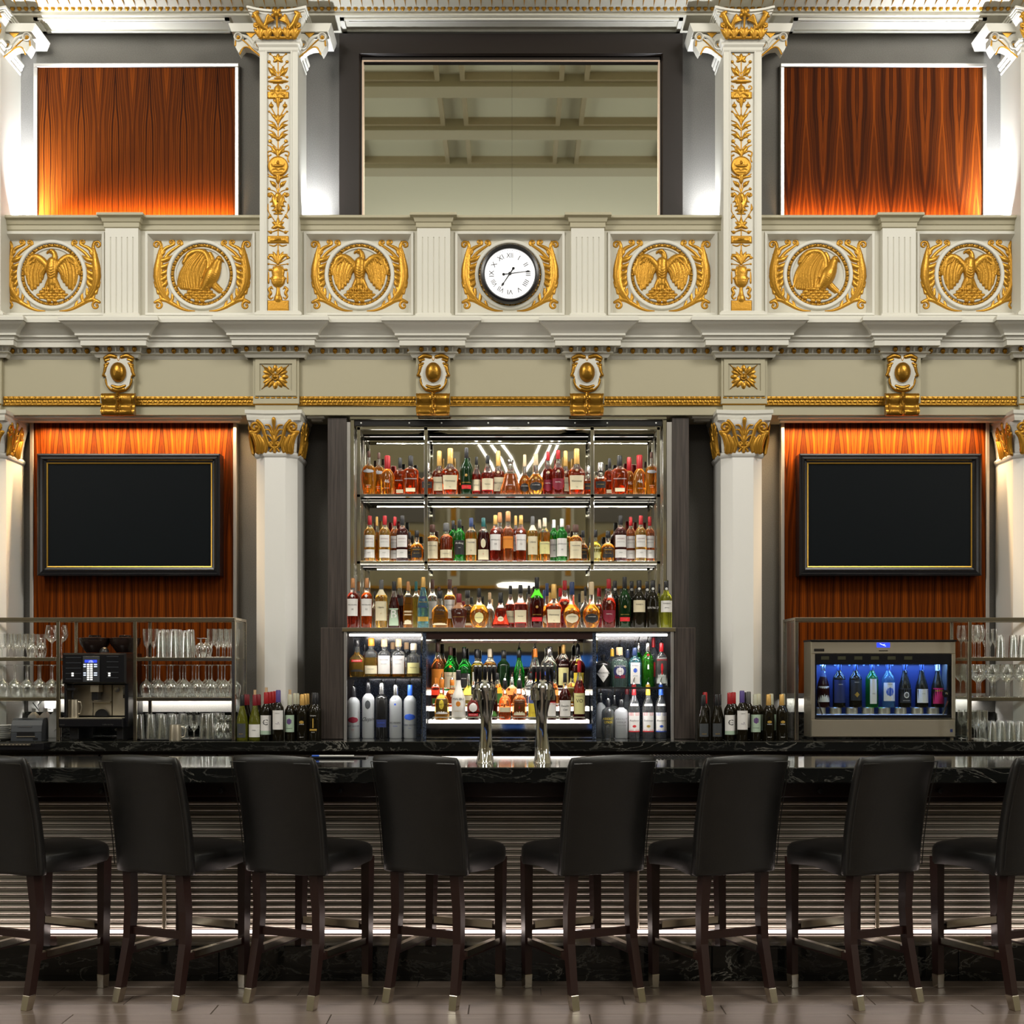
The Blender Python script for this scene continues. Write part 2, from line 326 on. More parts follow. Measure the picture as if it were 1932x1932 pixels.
# ---- relief (height field) carving
def cr(pts, n=5):                                              # Catmull-Rom through (x, y, r)
    P = [np.array(p, float) for p in pts]; P = [2*P[0]-P[1]]+P+[2*P[-1]-P[-2]]; out = []
    for i in range(1, len(P)-2):
        for k in range(n):
            t = k/n; a, b_, c, d = P[i-1:i+3]
            out.append(.5*((2*b_)+(-a+c)*t+(2*a-5*b_+4*c-d)*t*t+(-a+3*b_-3*c+d)*t**3))
    out.append(P[-2]); return [tuple(p) for p in out]
def ST(pts, d=.7, smooth=True):
    p = cr(pts) if smooth and len(pts) > 2 else pts
    return [('s', a[0], a[1], max(a[2], .3), b_[0], b_[1], max(b_[2], .3), d) for a, b_ in zip(p[:-1], p[1:])]
def DOT(x, y, r, d=.8): return [('s', x, y, r, x+.01, y, r, d)]
def SPI(cx, cy, r0, a0, turns, w0=2.2, w1=1.2, d=.8, end=2.6):
    n = 16; pts = []
    for i in range(n+1):
        t = i/n; r = r0*(1-t*.75); a = a0+turns*2*PI*t; pts.append((cx+r*math.cos(a), cy+r*math.sin(a), w0+(w1-w0)*t))
    return ST(pts, d, False)+DOT(pts[-1][0], pts[-1][1], end, d)
def RECT(x0, y0, x1, y1, h): return [('r', x0, y0, x1, y1, h)]
def DISC(cx, cy, r, h, ry=None): return [('d', cx, cy, r, ry or r, h)]
def RING(cx, cy, R, wd, h): return [('o', cx, cy, R, wd, h)]
def MIR(L, both=True):
    out = list(L) if both else []
    for s in L:
        if s[0] == 's': out.append(('s', -s[1], s[2], s[3], -s[4], s[5], s[6], s[7]))
        elif s[0] == 'r': out.append(('r', -s[3], s[2], -s[1], s[4], s[5]))
        elif s[0] in 'do': out.append((s[0], -s[1])+s[2:])
    return out
def SH(L, dx, dy, k=1.):
    out = []
    for s in L:
        if s[0] == 's': out.append(('s', s[1]*k+dx, s[2]*k+dy, s[3]*k, s[4]*k+dx, s[5]*k+dy, s[6]*k, s[7]))
        elif s[0] == 'r': out.append(('r', s[1]*k+dx, s[2]*k+dy, s[3]*k+dx, s[4]*k+dy, s[5]*k))
        elif s[0] == 'd': out.append(('d', s[1]*k+dx, s[2]*k+dy, s[3]*k, s[4]*k, s[5]*k))
        else: out.append(('o', s[1]*k+dx, s[2]*k+dy, s[3]*k, s[4]*k, s[5]*k))
    return out
def relief_mesh(name, L, k, mats, cell=.9, wrinkle=0.):
    bx = []
    for s in L:
        if s[0] == 's': bx.append((min(s[1]-s[3], s[4]-s[6]), min(s[2]-s[3], s[5]-s[6]), max(s[1]+s[3], s[4]+s[6]), max(s[2]+s[3], s[5]+s[6])))
        elif s[0] == 'r': bx.append(s[1:5])
        elif s[0] == 'd': bx.append((s[1]-s[3], s[2]-s[4], s[1]+s[3], s[2]+s[4]))
        else: bx.append((s[1]-s[3]-s[4], s[2]-s[3]-s[4], s[1]+s[3]+s[4], s[2]+s[3]+s[4]))
    B = np.array(bx); pad = 2.5*cell+1; X0, Y0, X1, Y1 = B[:, 0].min()-pad, B[:, 1].min()-pad, B[:, 2].max()+pad, B[:, 3].max()+pad
    gx = np.arange(X0, X1+cell, cell); gy = np.arange(Y0, Y1+cell, cell); H = np.full((len(gy), len(gx)), -1.)
    for s, b_ in zip(L, bx):
        i0 = max(int((b_[0]-pad-X0)/cell), 0); i1 = int((b_[2]+pad-X0)/cell)+2; j0 = max(int((b_[1]-pad-Y0)/cell), 0); j1 = int((b_[3]+pad-Y0)/cell)+2
        xs = gx[i0:i1][None, :]; ys = gy[j0:j1][:, None]
        if s[0] == 's':
            dx, dy = s[4]-s[1], s[5]-s[2]; t = np.clip(((xs-s[1])*dx+(ys-s[2])*dy)/(dx*dx+dy*dy+1e-9), 0, 1)
            d = np.hypot(xs-s[1]-t*dx, ys-s[2]-t*dy); r = s[3]+(s[6]-s[3])*t; q = d/r
            h = np.where(q < 1, s[7]*r*np.sqrt(np.maximum(1-q*q, 0)), (1-q)*r*1.2)
        else:
            if s[0] == 'r': d = np.minimum(np.minimum(xs-s[1], s[3]-xs), np.minimum(ys-s[2], s[4]-ys)); top = s[5]
            elif s[0] == 'd': d = (1-np.sqrt(((xs-s[1])/s[3])**2+((ys-s[2])/s[4])**2))*min(s[3], s[4]); top = s[5]
            else: d = s[4]-np.abs(np.hypot(xs-s[1], ys-s[2])-s[3]); top = s[5]
            h = np.where(d > 0, top*np.sqrt(1-(1-np.clip(d/2., 0, 1))**2), d)
        H[j0:j1, i0:i1] = np.maximum(H[j0:j1, i0:i1], h)
    if wrinkle: H = np.where(H > .3, H+wrinkle*rng.standard_normal(H.shape), H)
    H = np.maximum(H, -1.)
    m = H > 0; cellm = m[:-1, :-1] | m[1:, :-1] | m[:-1, 1:] | m[1:, 1:]
    jj, ii = np.nonzero(cellm); nx = len(gx); a = jj*nx+ii
    F_ = np.stack([a, a+nx, a+nx+1, a+1], 1); used, inv = np.unique(F_, return_inverse=True); F_ = inv.reshape(F_.shape)
    J, I = used//nx, used % nx; V = np.stack([gx[I]*k, -H[J, I]*k, -gy[J]*k], 1)
    me = bpy.data.meshes.new(name); me.from_pydata(V.tolist(), [], F_.tolist()); me.materials.append(mats)
    me.polygons.foreach_set('use_smooth', [True]*len(me.polygons)); me.update(); return me
try: sc.cycles.use_denoising = True
except Exception: pass
# ================================================================== THE ROOM SHELL
DF = 9.05                                  # entablature face
DU, DL = 9.30, 9.40                        # upper and lower wall faces
XE = 7.0
# pixel columns of the order: pilasters and brackets
PIL = [-35, 523, 1402, 1960]; PILU = [-35, 526, 1401, 1962]; BRK = [226, 818, 1107, 1700]; PIER = [234, 819, 1108, 1692]
fl = MB().box(-9, 9, -7, 9.6, -.03, -.006); floor = struct(obj('floor', fl, grout), 'dark taupe wood-look plank floor in front of the bar', 'floor')
pk = MB().bbox(-.598, .598, -.0835, .0835, 0, .006, .0015)
pkv = [(x, y, z) for x, y, z in pk.v]
pm = MB(); pm.v = [(x, z*1., 0) for x, y, z in []]
def plank_mesh():
    m = MB(); L, W, c = .598, .0835, .0015
    t = [(-L+c, -W+c, 0), (L-c, -W+c, 0), (L-c, W-c, 0), (-L+c, W-c, 0)]; b_ = [(-L, -W, -.002), (L, -W, -.002), (L, W, -.002), (-L, W, -.002)]
    e = [(x, y, -.006) for x, y, z in b_]
    m.add(t+b_+e, [(0,1,2,3)]+[(i, i+4, (i+1)%4+4, (i+1)%4) for i in range(4)]+[(i+4, i+8, (i+1)%4+8, (i+1)%4+4) for i in range(4)])
    return m.mesh('plank', plankm)
pme = plank_mesh(); offs = [.1, .62, .95, .33, .8, .5, .15, 1.0, .7, .4]
for r in range(22):
    y = 6.60-.085-.17*r
    for i in range(-4, 5):
        x = i*1.2+offs[r % 10]*1.2
        if abs(x) < 3.9+(6.6-y)*.2: link('plank', pme, floor, (x, y, 0))
wl = struct(obj('wall_left', MB().box(-9, -8.9, -7, 9.6, 0, 9.2), plaster), 'cream side wall out of frame left', 'wall')
wr = struct(obj('wall_right', MB().box(8.9, 9, -7, 9.6, 0, 9.2), plaster), 'cream side wall out of frame right', 'wall')
# rear wall, seen only in the mirrors
rw = MB().box(-9, 9, -7.1, -7, 0, 9.2); wf = struct(obj('wall_front', rw, plaster), 'cream wall behind the viewer seen in the bar mirror', 'wall')
g = MB(); g.box(-9, 9, -7, -6.9, 0, 1.98, 0); obj('dado', g, mat('dark_panelling', (.03, .028, .03), .4), wf)
g = MB().box(-9, 9, -7, -6.8, 2.30, 2.36); obj('gold_band', g, gold, wf)
g = MB().box(-9, 9, -7, -6.75, 3.25, 3.3); obj('gold_band', g, gold, wf)
for i in range(5):
    cx = -4.6+2.3*i; g = MB(); g.loft([[(cx+r*math.cos(a), -6.9, 3.75+r*.8*math.sin(a)) for a in [PI*j/16 for j in range(17)]] for r in (.8, .9)], False, closed=False); obj('arch_moulding', g, gold, wf)
    g = MB().box(cx-.75, cx+.75, -6.95, -6.9, 4.6, 5.6); obj('grey_wall_panel', g, mat('grey_wall_panel', (.18, .17, .17), .6), wf)
    g = MB().box(cx+1.0, cx+1.25, -7, -6.8, 3.3, 6.0); obj('pilaster_strip', g, plaster_l, wf)
    g = MB().box(cx+1.07, cx+1.18, -6.82, -6.78, 3.5, 5.8); obj('gold_ornament_strip', g, gold, wf)
    g = MB().box(cx-.9, cx+.5, -6.9, -6.85, 1.68, 1.90); obj('blue_screen', g, bluewin, wf)
# ceiling with coffers (seen in the big upper mirror)
ceil = struct(obj('ceiling', MB().box(-9, 9, -7, 9.6, 9.2, 9.3), mat('ceiling_plaster', (.70, .70, .58), .6)), 'coffered cream plaster ceiling seen in the large mirror', 'ceiling')
rope = mat('rope_moulding', (.42, .36, .24), .6, bump=(40, .6))
cofm = MB(); 
for (x0, x1, y0, y1) in ((-.66, .66, -.50, -.44), (-.66, .66, .44, .50), (-.66, -.60, -.5, .5), (.60, .66, -.5, .5)): cofm.box(x0, x1, y0, y1, -.10, 0)
cme = cofm.mesh('coffer_moulding', rope)
for j in range(3):
    for i in range(-2, 3): link('coffer_moulding', cme, ceil, (i*1.58, .15+1.32*j, 9.2))
bmm = MB().box(-8, 8, -.16, .16, -.16, 0).mesh('ceiling_beam', plaster)
for y in (-.5, .82, 2.13, 3.45): link('ceiling_beam', bmm, ceil, (0, y, 9.2))
lampd = MB().lathe([(0, 0), (.34, 0), (.36, .03), (.30, .05)], 32); o = obj('ceiling_disc_lamp', lampd, lampm, None, (.1, -3.2, 3.05)); tag(o, 'white disc lamp reflected at the top of the bottle mirror', 'lamp')
# v-shaped pendant of led tubes (reflected in the top bay of the bar mirror)
t = thing('pendant_lamp', 'pendant of slanted white light tubes reflected in the bar mirror', 'lamp', (0, 2.5, 4.0))
for (xa, za, xb, zb) in ((-.36, .62, .02, -.05), (-.22, .62, .12, .02), (-.3, .62, .5, .62), (.42, .62, .04, -.05), (.55, .62, .2, -.02), (.64, .62, .26, -.1), (-.5, .60, -.1, -.15)):
    obj('light_tube', MB().tube([(xa, 0, za), ((xa+xb)/2+.04, .05, (za+zb)/2), (xb, 0, zb)], .012, 6), tube, t)
obj('cable', MB().tube([(0, 0, .62), (0, 0, 5.2)], .0012, 4), blackp, t)
# back wall: lower and upper faces with the grey woven fabric
wb = MB().box(-XE-2, XE+2, DL, DL+.15, 0, 3.45); wall_back = struct(obj('wall_back', wb, fabric), 'back wall covered in grey woven fabric behind the bar', 'wall')
struct(obj('wall_upper', MB().box(-XE-2, XE+2, DU, DU+.2, 4.0, 6.5), fabric), 'upper wall of grey woven fabric behind the parapet', 'wall')
struct(obj('wall_head', MB().box(-XE-2, XE+2, 8.7, 8.8, 7.2, 9.2), plaster), 'cream wall above the top beam, out of frame', 'wall')
# ------------------------------------------------------------------ lower entablature (frieze, fascia, soffit)
def plan(D, centers, hw, fwd, x0=-XE, x1=XE, extra=()):
    br = sorted([(xx(c, D), h, f) for c, h, f in [(c, hw, fwd) for c in centers]+list(extra)])
    p = [(x0, D)]
    for x, h, f in br:
        if x-h <= x0 or x+h >= x1: continue
        p += [(x-h, D), (x-h, D-f), (x+h, D-f), (x+h, D)]
    return p+[(x1, D)]
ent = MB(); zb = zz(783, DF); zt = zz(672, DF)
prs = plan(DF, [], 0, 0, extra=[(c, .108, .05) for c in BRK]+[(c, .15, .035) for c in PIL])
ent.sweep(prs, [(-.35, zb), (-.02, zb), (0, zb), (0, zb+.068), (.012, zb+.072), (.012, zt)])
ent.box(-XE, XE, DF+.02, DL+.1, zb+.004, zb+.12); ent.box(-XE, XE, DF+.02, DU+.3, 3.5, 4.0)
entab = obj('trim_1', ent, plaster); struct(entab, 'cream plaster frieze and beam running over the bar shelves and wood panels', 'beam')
# white soffit mouldings under the beam over the side bays
g = MB()
for a, b_ in ((12, 462), (577, 618), (1300, 1350), (1462, 1915)):
    x0, x1 = xx(a, DF+.1), xx(b_, DF+.1)
    for o1, h_ in ((.04, .012), (.10, .022), (.17, .012)): g.box(x0+o1*.4, x1-o1*.4, DF+o1, DF+o1+.05, zb-h_, zb+.01)
obj('soffit_moulding', g, plaster_l, entab)
# blocks carrying rosettes
for c in PIL:
    x = xx(c, DF); g = MB(); y0 = DF-.035
    z0, z1, hw = zz(748, y0), zz(678, y0), .145
    for b4 in ((x-hw, x+hw, z1-.035, z1), (x-hw, x+hw, z0, z0+.035), (x-hw, x-hw+.03, z0+.035, z1-.035), (x+hw-.03, x+hw, z0+.035, z1-.035)): g.box(b4[0], b4[1], y0-.022, y0+.01, b4[2], b4[3])
    obj('frieze_block_frame', g, plaster, entab)
# ------------------------------------------------------------------ main cornice with its eggs
Dz = lambda py, o: zz(py, DF-o)
prof = [(.0, zt), (.012, zt), (.012, Dz(679, .01)), (.022, Dz(676, .02)), (.030, Dz(671, .03)), (.045, Dz(669, .045)), (.05, Dz(668, .05)), (.035, Dz(665, .035)), (.05, Dz(657, .05)), (.085, Dz(655, .085)),
        (.10, Dz(655, .10)), (.10, Dz(645, .10)), (.108, Dz(644, .108)), (.112, Dz(638, .112)), (.13, Dz(636, .13)), (.13, Dz(632, .13)), (.137, Dz(630, .137)), (.150, Dz(624, .150)), (.178, Dz(617, .178)), (.198, Dz(612, .198)), (.205, Dz(609, .205)),
        (.215, Dz(608, .215)), (.215, Dz(602, .215)), (.205, Dz(599, .205)), (.0, Dz(599, .205)+.02), (-.1, Dz(599, .205)+.02)]
prc = plan(DF, [], 0, 0, extra=[(c, .13, .05) for c in BRK]+[(c, .19, .06) for c in PIL])
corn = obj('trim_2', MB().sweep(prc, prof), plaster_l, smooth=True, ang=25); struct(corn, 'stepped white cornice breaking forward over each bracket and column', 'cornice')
em = MB().lathe([(0, -.020), (.008, -.018), (.0155, -.008), (.0175, .002), (.015, .012), (.008, .017), (0, .018)], 10).mesh('egg', gold_d, True, 80)
dart = MB().lathe([(0, -.02), (.004, -.012), (.007, .008), (.004, .016)], 6).mesh('dart', plaster_l, True)
zE = zz(662, DF-.05); x = -4.15; k = 0
brx = [(xx(c, DF), .15, .05) for c in BRK]+[(xx(c, DF), .20, .06) for c in PIL]
while x < 4.2:
    f = 0
    for bx_, h, ff in brx:
        if abs(x-bx_) < h: f = ff
    link('egg', em, corn, (x, DF-.048-f, zE)); link('dart', dart, corn, (x+.0439, DF-.05-f, zE)); x += .0878
# ------------------------------------------------------------------ gilded moulding band
def band(x0, x1, y):
    zc = zz(757, DF); k = .0036; L = (x1-x0)/k; S = []; n = int(L/10.2)
    S += RECT(-L/2, -8.6, L/2, -7.4, 2.5)+RECT(-L/2, 6.6, L/2, 8.8, 2.5)+RECT(-L/2, -7.5, L/2, 7, .8)
    for i in range(n):
        u = -L/2+(i+.5)*L/n
        S += [('s', u-2.6, -4.3, 2.9, u+2.6, -4.3, 2.9, .9)]+DOT(u-5, -4.3, 1.2, 1)
        S += [('s', u, 6.2, 1.6, u-2.6, .8, 2.0, .8), ('s', u, 6.2, 1.6, u+2.6, .8, 2.0, .8)]+DOT(u-5, 2.2, 1.9, .9)
    o = link('gilded_moulding', relief_mesh('gilded_moulding', S, k, gold_d, 1.05), gband, ((x0+x1)/2, y, zc)); return o
gband = struct(obj('trim_3', MB().box(-XE, XE, DF-.006, DF+.01, zz(765, DF), zz(748, DF)), gold_d), 'gilded leaf and bead moulding along the beam', 'moulding')
ed = [(-4.1, 0)]; marks = sorted([(xx(c, DF), .155, .03, 1) for c in PIL]+[(xx(c, DF), .11, 0, 0) for c in BRK]); xprev = -4.1
for bx_, h, ff, keep in marks:
    if bx_-h > xprev: band(xprev, bx_-h, DF-.013)
    if keep: band(max(bx_-h, -4.2), bx_+h, DF-.040)
    xprev = bx_+h
band(xprev, 4.1, DF-.013)
# ------------------------------------------------------------------ parapet
zcap = 4.825; zfr0, zfr1 = zz(592, DF), zz(441, DF)
pframe = MB(); cent = [94, 378, 677, 962, 1250, 1546, 1833]
hwp = 100*DF/F; openx = [(xx(c, DF)-hwp, xx(c, DF)+hwp) for c in cent]
par = MB(); par.box(-XE, XE, DF+.05, DF+.085, 4.02, zcap-.05); par.box(-XE, XE, DF+.08, DU-.01, 4.02, 4.55); par.box(-XE, XE, DF, DF+.06, 4.02, zfr0); par.box(-XE, XE, DF, DF+.06, zfr1, zcap-.03)
xs_ = [-XE]+[v_ for a, b_ in openx for v_ in (a, b_)]+[XE]
for i in range(0, len(xs_), 2): par.box(xs_[i], xs_[i+1], DF, DF+.06, zfr0, zfr1)
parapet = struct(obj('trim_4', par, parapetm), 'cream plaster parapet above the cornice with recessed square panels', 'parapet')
prp = plan(DF, [], 0, 0, extra=[(c, .117, .055) for c in PIER])
capz = lambda py, o: zz(py, DF-o)
cp = [(0, capz(433, 0)-.01), (.008, capz(433, .01)), (.008, capz(425, .01)), (.016, capz(423, .016)), (.024, capz(415, .024)), (.042, capz(411, .042)), (.048, capz(410, .05)), (.048, zcap-.004), (.044, zcap), (-.085, zcap), (-.085, zcap-.05)]
obj('parapet_cap', MB().sweep(prp, cp), plaster, parapet, smooth=True, ang=25)
g = MB().sweep(prp, [(0, 4.02), (.012, 4.02), (.012, zz(597, DF-.012)), (0, zz(594, DF))]); obj('parapet_base', g, plaster_l, parapet)
# sloping frames around every recess
for a, b_ in openx:
    g = MB(); A = [(a-.012, zfr0-.012), (b_+.012, zfr0-.012), (b_+.012, zfr1+.012), (a-.012, zfr1+.012)]; i1 = [(a+.004, zfr0+.004), (b_-.004, zfr0+.004), (b_-.004, zfr1-.004), (a+.004, zfr1-.004)]; i2 = [(a+.028, zfr0+.022), (b_-.028, zfr0+.022), (b_-.028, zfr1-.03), (a+.028, zfr1-.03)]
    g.loft([[(x_, DF+.001, z_) for x_, z_ in A], [(x_, DF-.012, z_) for x_, z_ in A], [(x_, DF-.010, z_) for x_, z_ in i1], [(x_, DF+.049, z_) for x_, z_ in i2]], False); obj('recess_frame', g, plaster_l, parapet)
# fluted piers
for n_, c in enumerate(PIER):
    x = xx(c, DF); zt_ = capz(433, .05); zb_ = zz(596, DF-.05); g = MB(); hw = .117; y0 = DF-.055
    prf = []; fl_w, gr = .005, 5
    pts = [(x-hw, DF+.01), (x-hw, y0)]
    for i in range(gr):
        u = x+(i-2)*.0395; pts += [(u-fl_w, y0), (u, y0+.006), (u+fl_w, y0)]
    pts += [(x+hw, y0), (x+hw, DF+.01)]
    g.loft([[(p, q, z) for p, q in pts] for z in (zb_+.02, zt_-.055)], False, closed=False)
    g.box(x-hw, x+hw, y0, DF, zt_-.055, zt_+.03); g.box(x-hw, x+hw, y0, DF, zb_-.1, zb_+.02); g.box(x-hw-.008, x+hw+.008, y0-.008, DF, zb_-.1, zb_+.012)
    t = thing('fluted_pier', f'cream fluted pier on the parapet, {nth(n_+1, 4)} of four', 'pier', (0, 0, 0), group='fluted piers of the parapet'); obj('pier_shaft', g, plaster_l, t)
# ------------------------------------------------------------------ top beam, soffit and gilded eggs
zS = 6.262
ct = [(-.28, zS), (0, zS), (0, zz(21, DF)), (.018, zz(21, DF-.018)), (.018, 6.279), (.03, 6.299), (.05, 6.302), (.056, 6.293), (.066, 6.295), (.16, 6.315), (.25, 6.38), (.3, 6.6), (.3, 7.2)]
top = obj('trim_5', MB().sweep([(-XE, DF), (XE, DF)], ct), parapetm, smooth=True, ang=25); struct(top, 'cream top beam and cove with gilded egg moulding at the head of the photo', 'cornice')
obj('beam_body', MB().box(-XE, XE, DF+.02, DU+.3, zS+.004, 6.9), plaster_l, top)
g = MB()
for a, b_ in ((-XE, -.0), ): pass
for a, b_ in ((60, 430), (640, 1290), (1500, 1865)):
    x0, x1 = xx(a, DF), xx(b_, DF)
    for (p, q, r_, s_) in ((x0, x1, DF+.03, DF+.05), (x0, x1, DU-.05, DU-.02), (x0, x0+.03, DF+.03, DU-.02), (x1-.03, x1, DF+.03, DU-.02)): g.box(p, q, r_, s_, zS-.016, zS+.01)
    g.box(x0+.06, x1-.06, DF+.075, DF+.09, zS-.008, zS+.01)
obj('soffit_frame', g, plaster_l, top)
em2 = MB().lathe([(0, -.014), (.008, -.012), (.0155, -.002), (.017, .008), (.012, .014)], 8).mesh('egg', gold, True, 80)
dr = MB().add([(-.007, 0, .06), (.007, 0, .06), (0, -.006, -.03), (0, -.008, .05)], [(0, 3, 2), (3, 1, 2), (0, 1, 3)]).mesh('tongue', gold)
zE = zz(16.5, DF-.03); n = 160
for i in range(n):
    x = -3.78+i*.0477; link('egg', em2, top, (x, DF-.030, zE))
for i in range(100):
    x = -3.8+i*.0762; link('tongue', dr, top, (x, DF-.092, 6.298), (math.radians(79), 0, 0))
# ================================================================== ORNAMENT THINGS
def leafcurl():
    S = ST([(-14, 68, 1), (-28, 67, 2.2), (-42, 62, 3.2), (-56, 54, 4), (-68, 48, 4), (-79, 47, 3.4), (-88, 51, 3)], .6)+SPI(-83, 58, 9, -PI*.75, 1.0, 2.6, 1.6)
    S += ST([(-48, 60, 2), (-60, 52, 4), (-71, 40, 6), (-79, 24, 7.5), (-83, 6, 8.5), (-83, -12, 8.5), (-81, -28, 7), (-79, -44, 4.5), (-77, -56, 2.6), (-79, -64, 1.4)], .5)
    S += SPI(-86, -57, 8, .3, -1.1, 2.4, 1.4)
    for (x0, y0, x1, y1, x2, y2, r) in ((-80, -28, -72, -48, -54, -58, 3.2), (-80, -20, -62, -42, -43, -56, 2.6)):
        S += ST([(x0, y0, 3), (x1, y1, r+.5), (x2, y2, 2.2)], .6)
    S += SPI(-58, -62, 6, .8, -1., 2.2, 1.3)+SPI(-43, -61, 6, .8, -1., 2.2, 1.3)
    for (x, y, a, l, r) in ((-80, -26, -.45, 26, 4.6), (-81, -13, -.50, 25, 5), (-81, 0, -.60, 24, 5), (-81, 12, -.70, 24, 5), (-79, 24, -.85, 23, 4.6), (-78, 34, -1.1, 20, 3.2), (-70, 44, -1.3, 20, 3), (-60, 54, -1.35, 24, 2.8), (-44, 62, -1.75, 14, 2.2), (-80, -36, -.95, 18, 3)):
        x1, y1 = x+l*math.cos(a), y+l*math.sin(a); S += ST([(x, y, r*.8), ((x+x1)/2+1.5, (y+y1)/2+2, r), (x1, y1, .9)], .7)
        S += ST([(x, y, 1), (x1-2, y1+1, .6)], 1.6, False)
    for (x, y) in ((-90, -8), (-91, 4), (-90, 16), (-86, 28), (-80, 40), (-87, -22), (-84, -36)): S += ST([(x+3, y+6, 3), (x-1, y-3, 1)], .8, False)
    S += ST([(-77, -50, 1), (-80, -28, 1.3), (-83, 0, 1.6), (-78, 26, 1.5), (-62, 50, 1)], 3.2)
    return S
scrolls = MIR(leafcurl())
ring_plain = RING(0, 0, 62.5, 4.0, 5.5)+RING(0, 0, 50.5, 1.8, 3.)
def ringbeads(): 
    S = RING(0, 0, 56.5, 3.6, 1.2)
    for i in range(34): a = 2*PI*i/34; S += DOT(56.5*math.cos(a), 56.5*math.sin(a), 3.6, .9); a += PI/34; S += [('s', 54*math.cos(a), 54*math.sin(a), .8, 59*math.cos(a), 59*math.sin(a), .8, 2.5)]
    return S
def rocks(x0, x1, y0):
    S = []; r_ = random.Random(4)
    for j in range(5):
        n = 4+j; 
        for i in range(n):
            u = (i+.5)/n; hw = (x1-x0)/2*(.55+.16*j); x = (x0+x1)/2+(u-.5)*2*hw; y = y0+j*5.2
            if math.hypot(x, y) < 50: S += [('s', x-2, y+r_.uniform(-1, 1), 3.6, x+2, y+r_.uniform(-1, 1), 3.2, .8+.5*r_.random())]
    return S
def wing():                                                    # left wing, spread
    S = []
    roots = [(-12, -14), (-16, -20), (-20, -26), (-26, -31), (-33, -33), (-40, -31), (-44, -25)]
    tips = [(-20, 6), (-23, 12), (-28, 18), (-33, 24), (-39, 27), (-44, 18), (-48, 4)]
    for i, ((a, b_), (c, d)) in enumerate(zip(roots, tips)):
        S += ST([(a, b_, 5), ((a*1.1+c)/2-2.5, (b_+d)/2, 5.2), (c, d, 3.2)], .55+.06*(i % 2)); S += ST([(a, b_, .8), ((a*1.1+c)/2-2.5, (b_+d)/2, 1), (c, d, .6)], 4.4)
    S += ST([(-7, -12, 6), (-14, -22, 6.5), (-24, -31, 6.5), (-34, -34, 6), (-43, -28, 5.5), (-47, -16, 4.5)], .75)
    for i in range(6): a = -2.7+i*.32; S += ST([(-26+10*math.cos(a), -20+11*math.sin(a), 1.8), (-26+16*math.cos(a), -16+8*math.sin(a), 1.6)], 2.6, False)
    return S
eagle_f = MIR(wing())+ST([(1, -24, 10), (0, -10, 11), (0, 4, 9), (0, 16, 8)], .85)+ST([(3, -22, 7.5), (5, -32, 5.5), (4, -40, 4.6), (0, -45, 4.4)], .95)+DOT(-1, -45, 4.8, 1.)+ST([(-3, -45, 2.8), (-8, -44, 2), (-10, -41, 1.1)], 1.1)
eagle_f += ST([(-2, 8, 7), (-9, 20, 5), (-13, 27, 3)], .8)+ST([(2, 8, 7), (9, 20, 5), (14, 27, 3)], .8)+ST([(0, 10, 7), (0, 27, 6)], .9, False)+rocks(-34, 34, 28)
for i in range(7): eagle_f += ST([(-12+4*i, 24, 1.1), (-11+3.8*i, 31, 1.3)], 3.4, False)
for i in range(5): eagle_f += ST([(-6, -16+5*i, 1), (0, -12+5*i, 1.2), (6, -16+5*i, 1)], 8.6)
eagle_s = []
for i in range(10):
    u = i/9; ax, ay = 12-32*u, -36-9*math.sin(PI*u)+4*u; tx, ty = -4-42*u**.9, 26-4*abs(u-.5); mx_, my_ = (ax+tx)/2-4-9*math.sin(PI*u), (ay+ty)/2
    eagle_s += ST([(ax, ay, 5), (mx_, my_, 5.6), (tx, ty, 2.6)], .7+.08*(i % 2))+ST([(ax, ay, 1), (mx_, my_, 1), (tx, ty, .6)], 5.2)
eagle_s += ST([(6, 4, 6), (13, -14, 6.5), (12, -30, 6.5), (4, -42, 6), (-10, -44, 6), (-24, -38, 6), (-33, -24, 5)], .9)+ST([(16, -18, 5), (19, -30, 4.5), (15, -40, 4)], .6)
eagle_s += ST([(5, 24, 7), (13, 12, 12), (19, 0, 14), (25, -11, 11), (28, -20, 8.5), (32, -28, 6.5)], .85)+DOT(33, -30, 6.2, 1.1)+ST([(36, -30, 2.6), (40, -28, 1.8), (41, -25, 1)], 1.1)
eagle_s += ST([(6, 16, 7), (0, 24, 4), (2, 28, 2)], .8)+ST([(16, 12, 6), (24, 22, 5), (34, 31, 4), (40, 35, 2.5)], .7)+ST([(18, 10, 4), (30, 22, 3.5), (42, 33, 2)], .7)+[s for s in rocks(-38, 30, 28)]
for i in range(6):
    for j in range(4): eagle_s += ST([(6+4.2*i+j*1.2, 10-6.2*i+5*j, 1), (9+4.2*i+j*1.2, 11-6*i+5*j, .8)], 7.5, False)
KM = DF/F
me_scroll = relief_mesh('acanthus_scrolls', scrolls, KM, gold, .8); me_ring = relief_mesh('round_frame', ring_plain, KM, plaster_l, .8)
me_beads = relief_mesh('bead_ring', ringbeads(), KM, gold_d, .8); me_ef = relief_mesh('eagle_relief', eagle_f, KM, gold, .7, .10); me_es = relief_mesh('eagle_relief', eagle_s, KM, gold, .7, .10)
posn = ['far left, left of the first fluted pier', 'left of the left tall pilaster', 'just right of the left tall pilaster', '', 'just left of the right tall pilaster', 'just right of the right tall pilaster', 'far right, right of the last fluted pier']
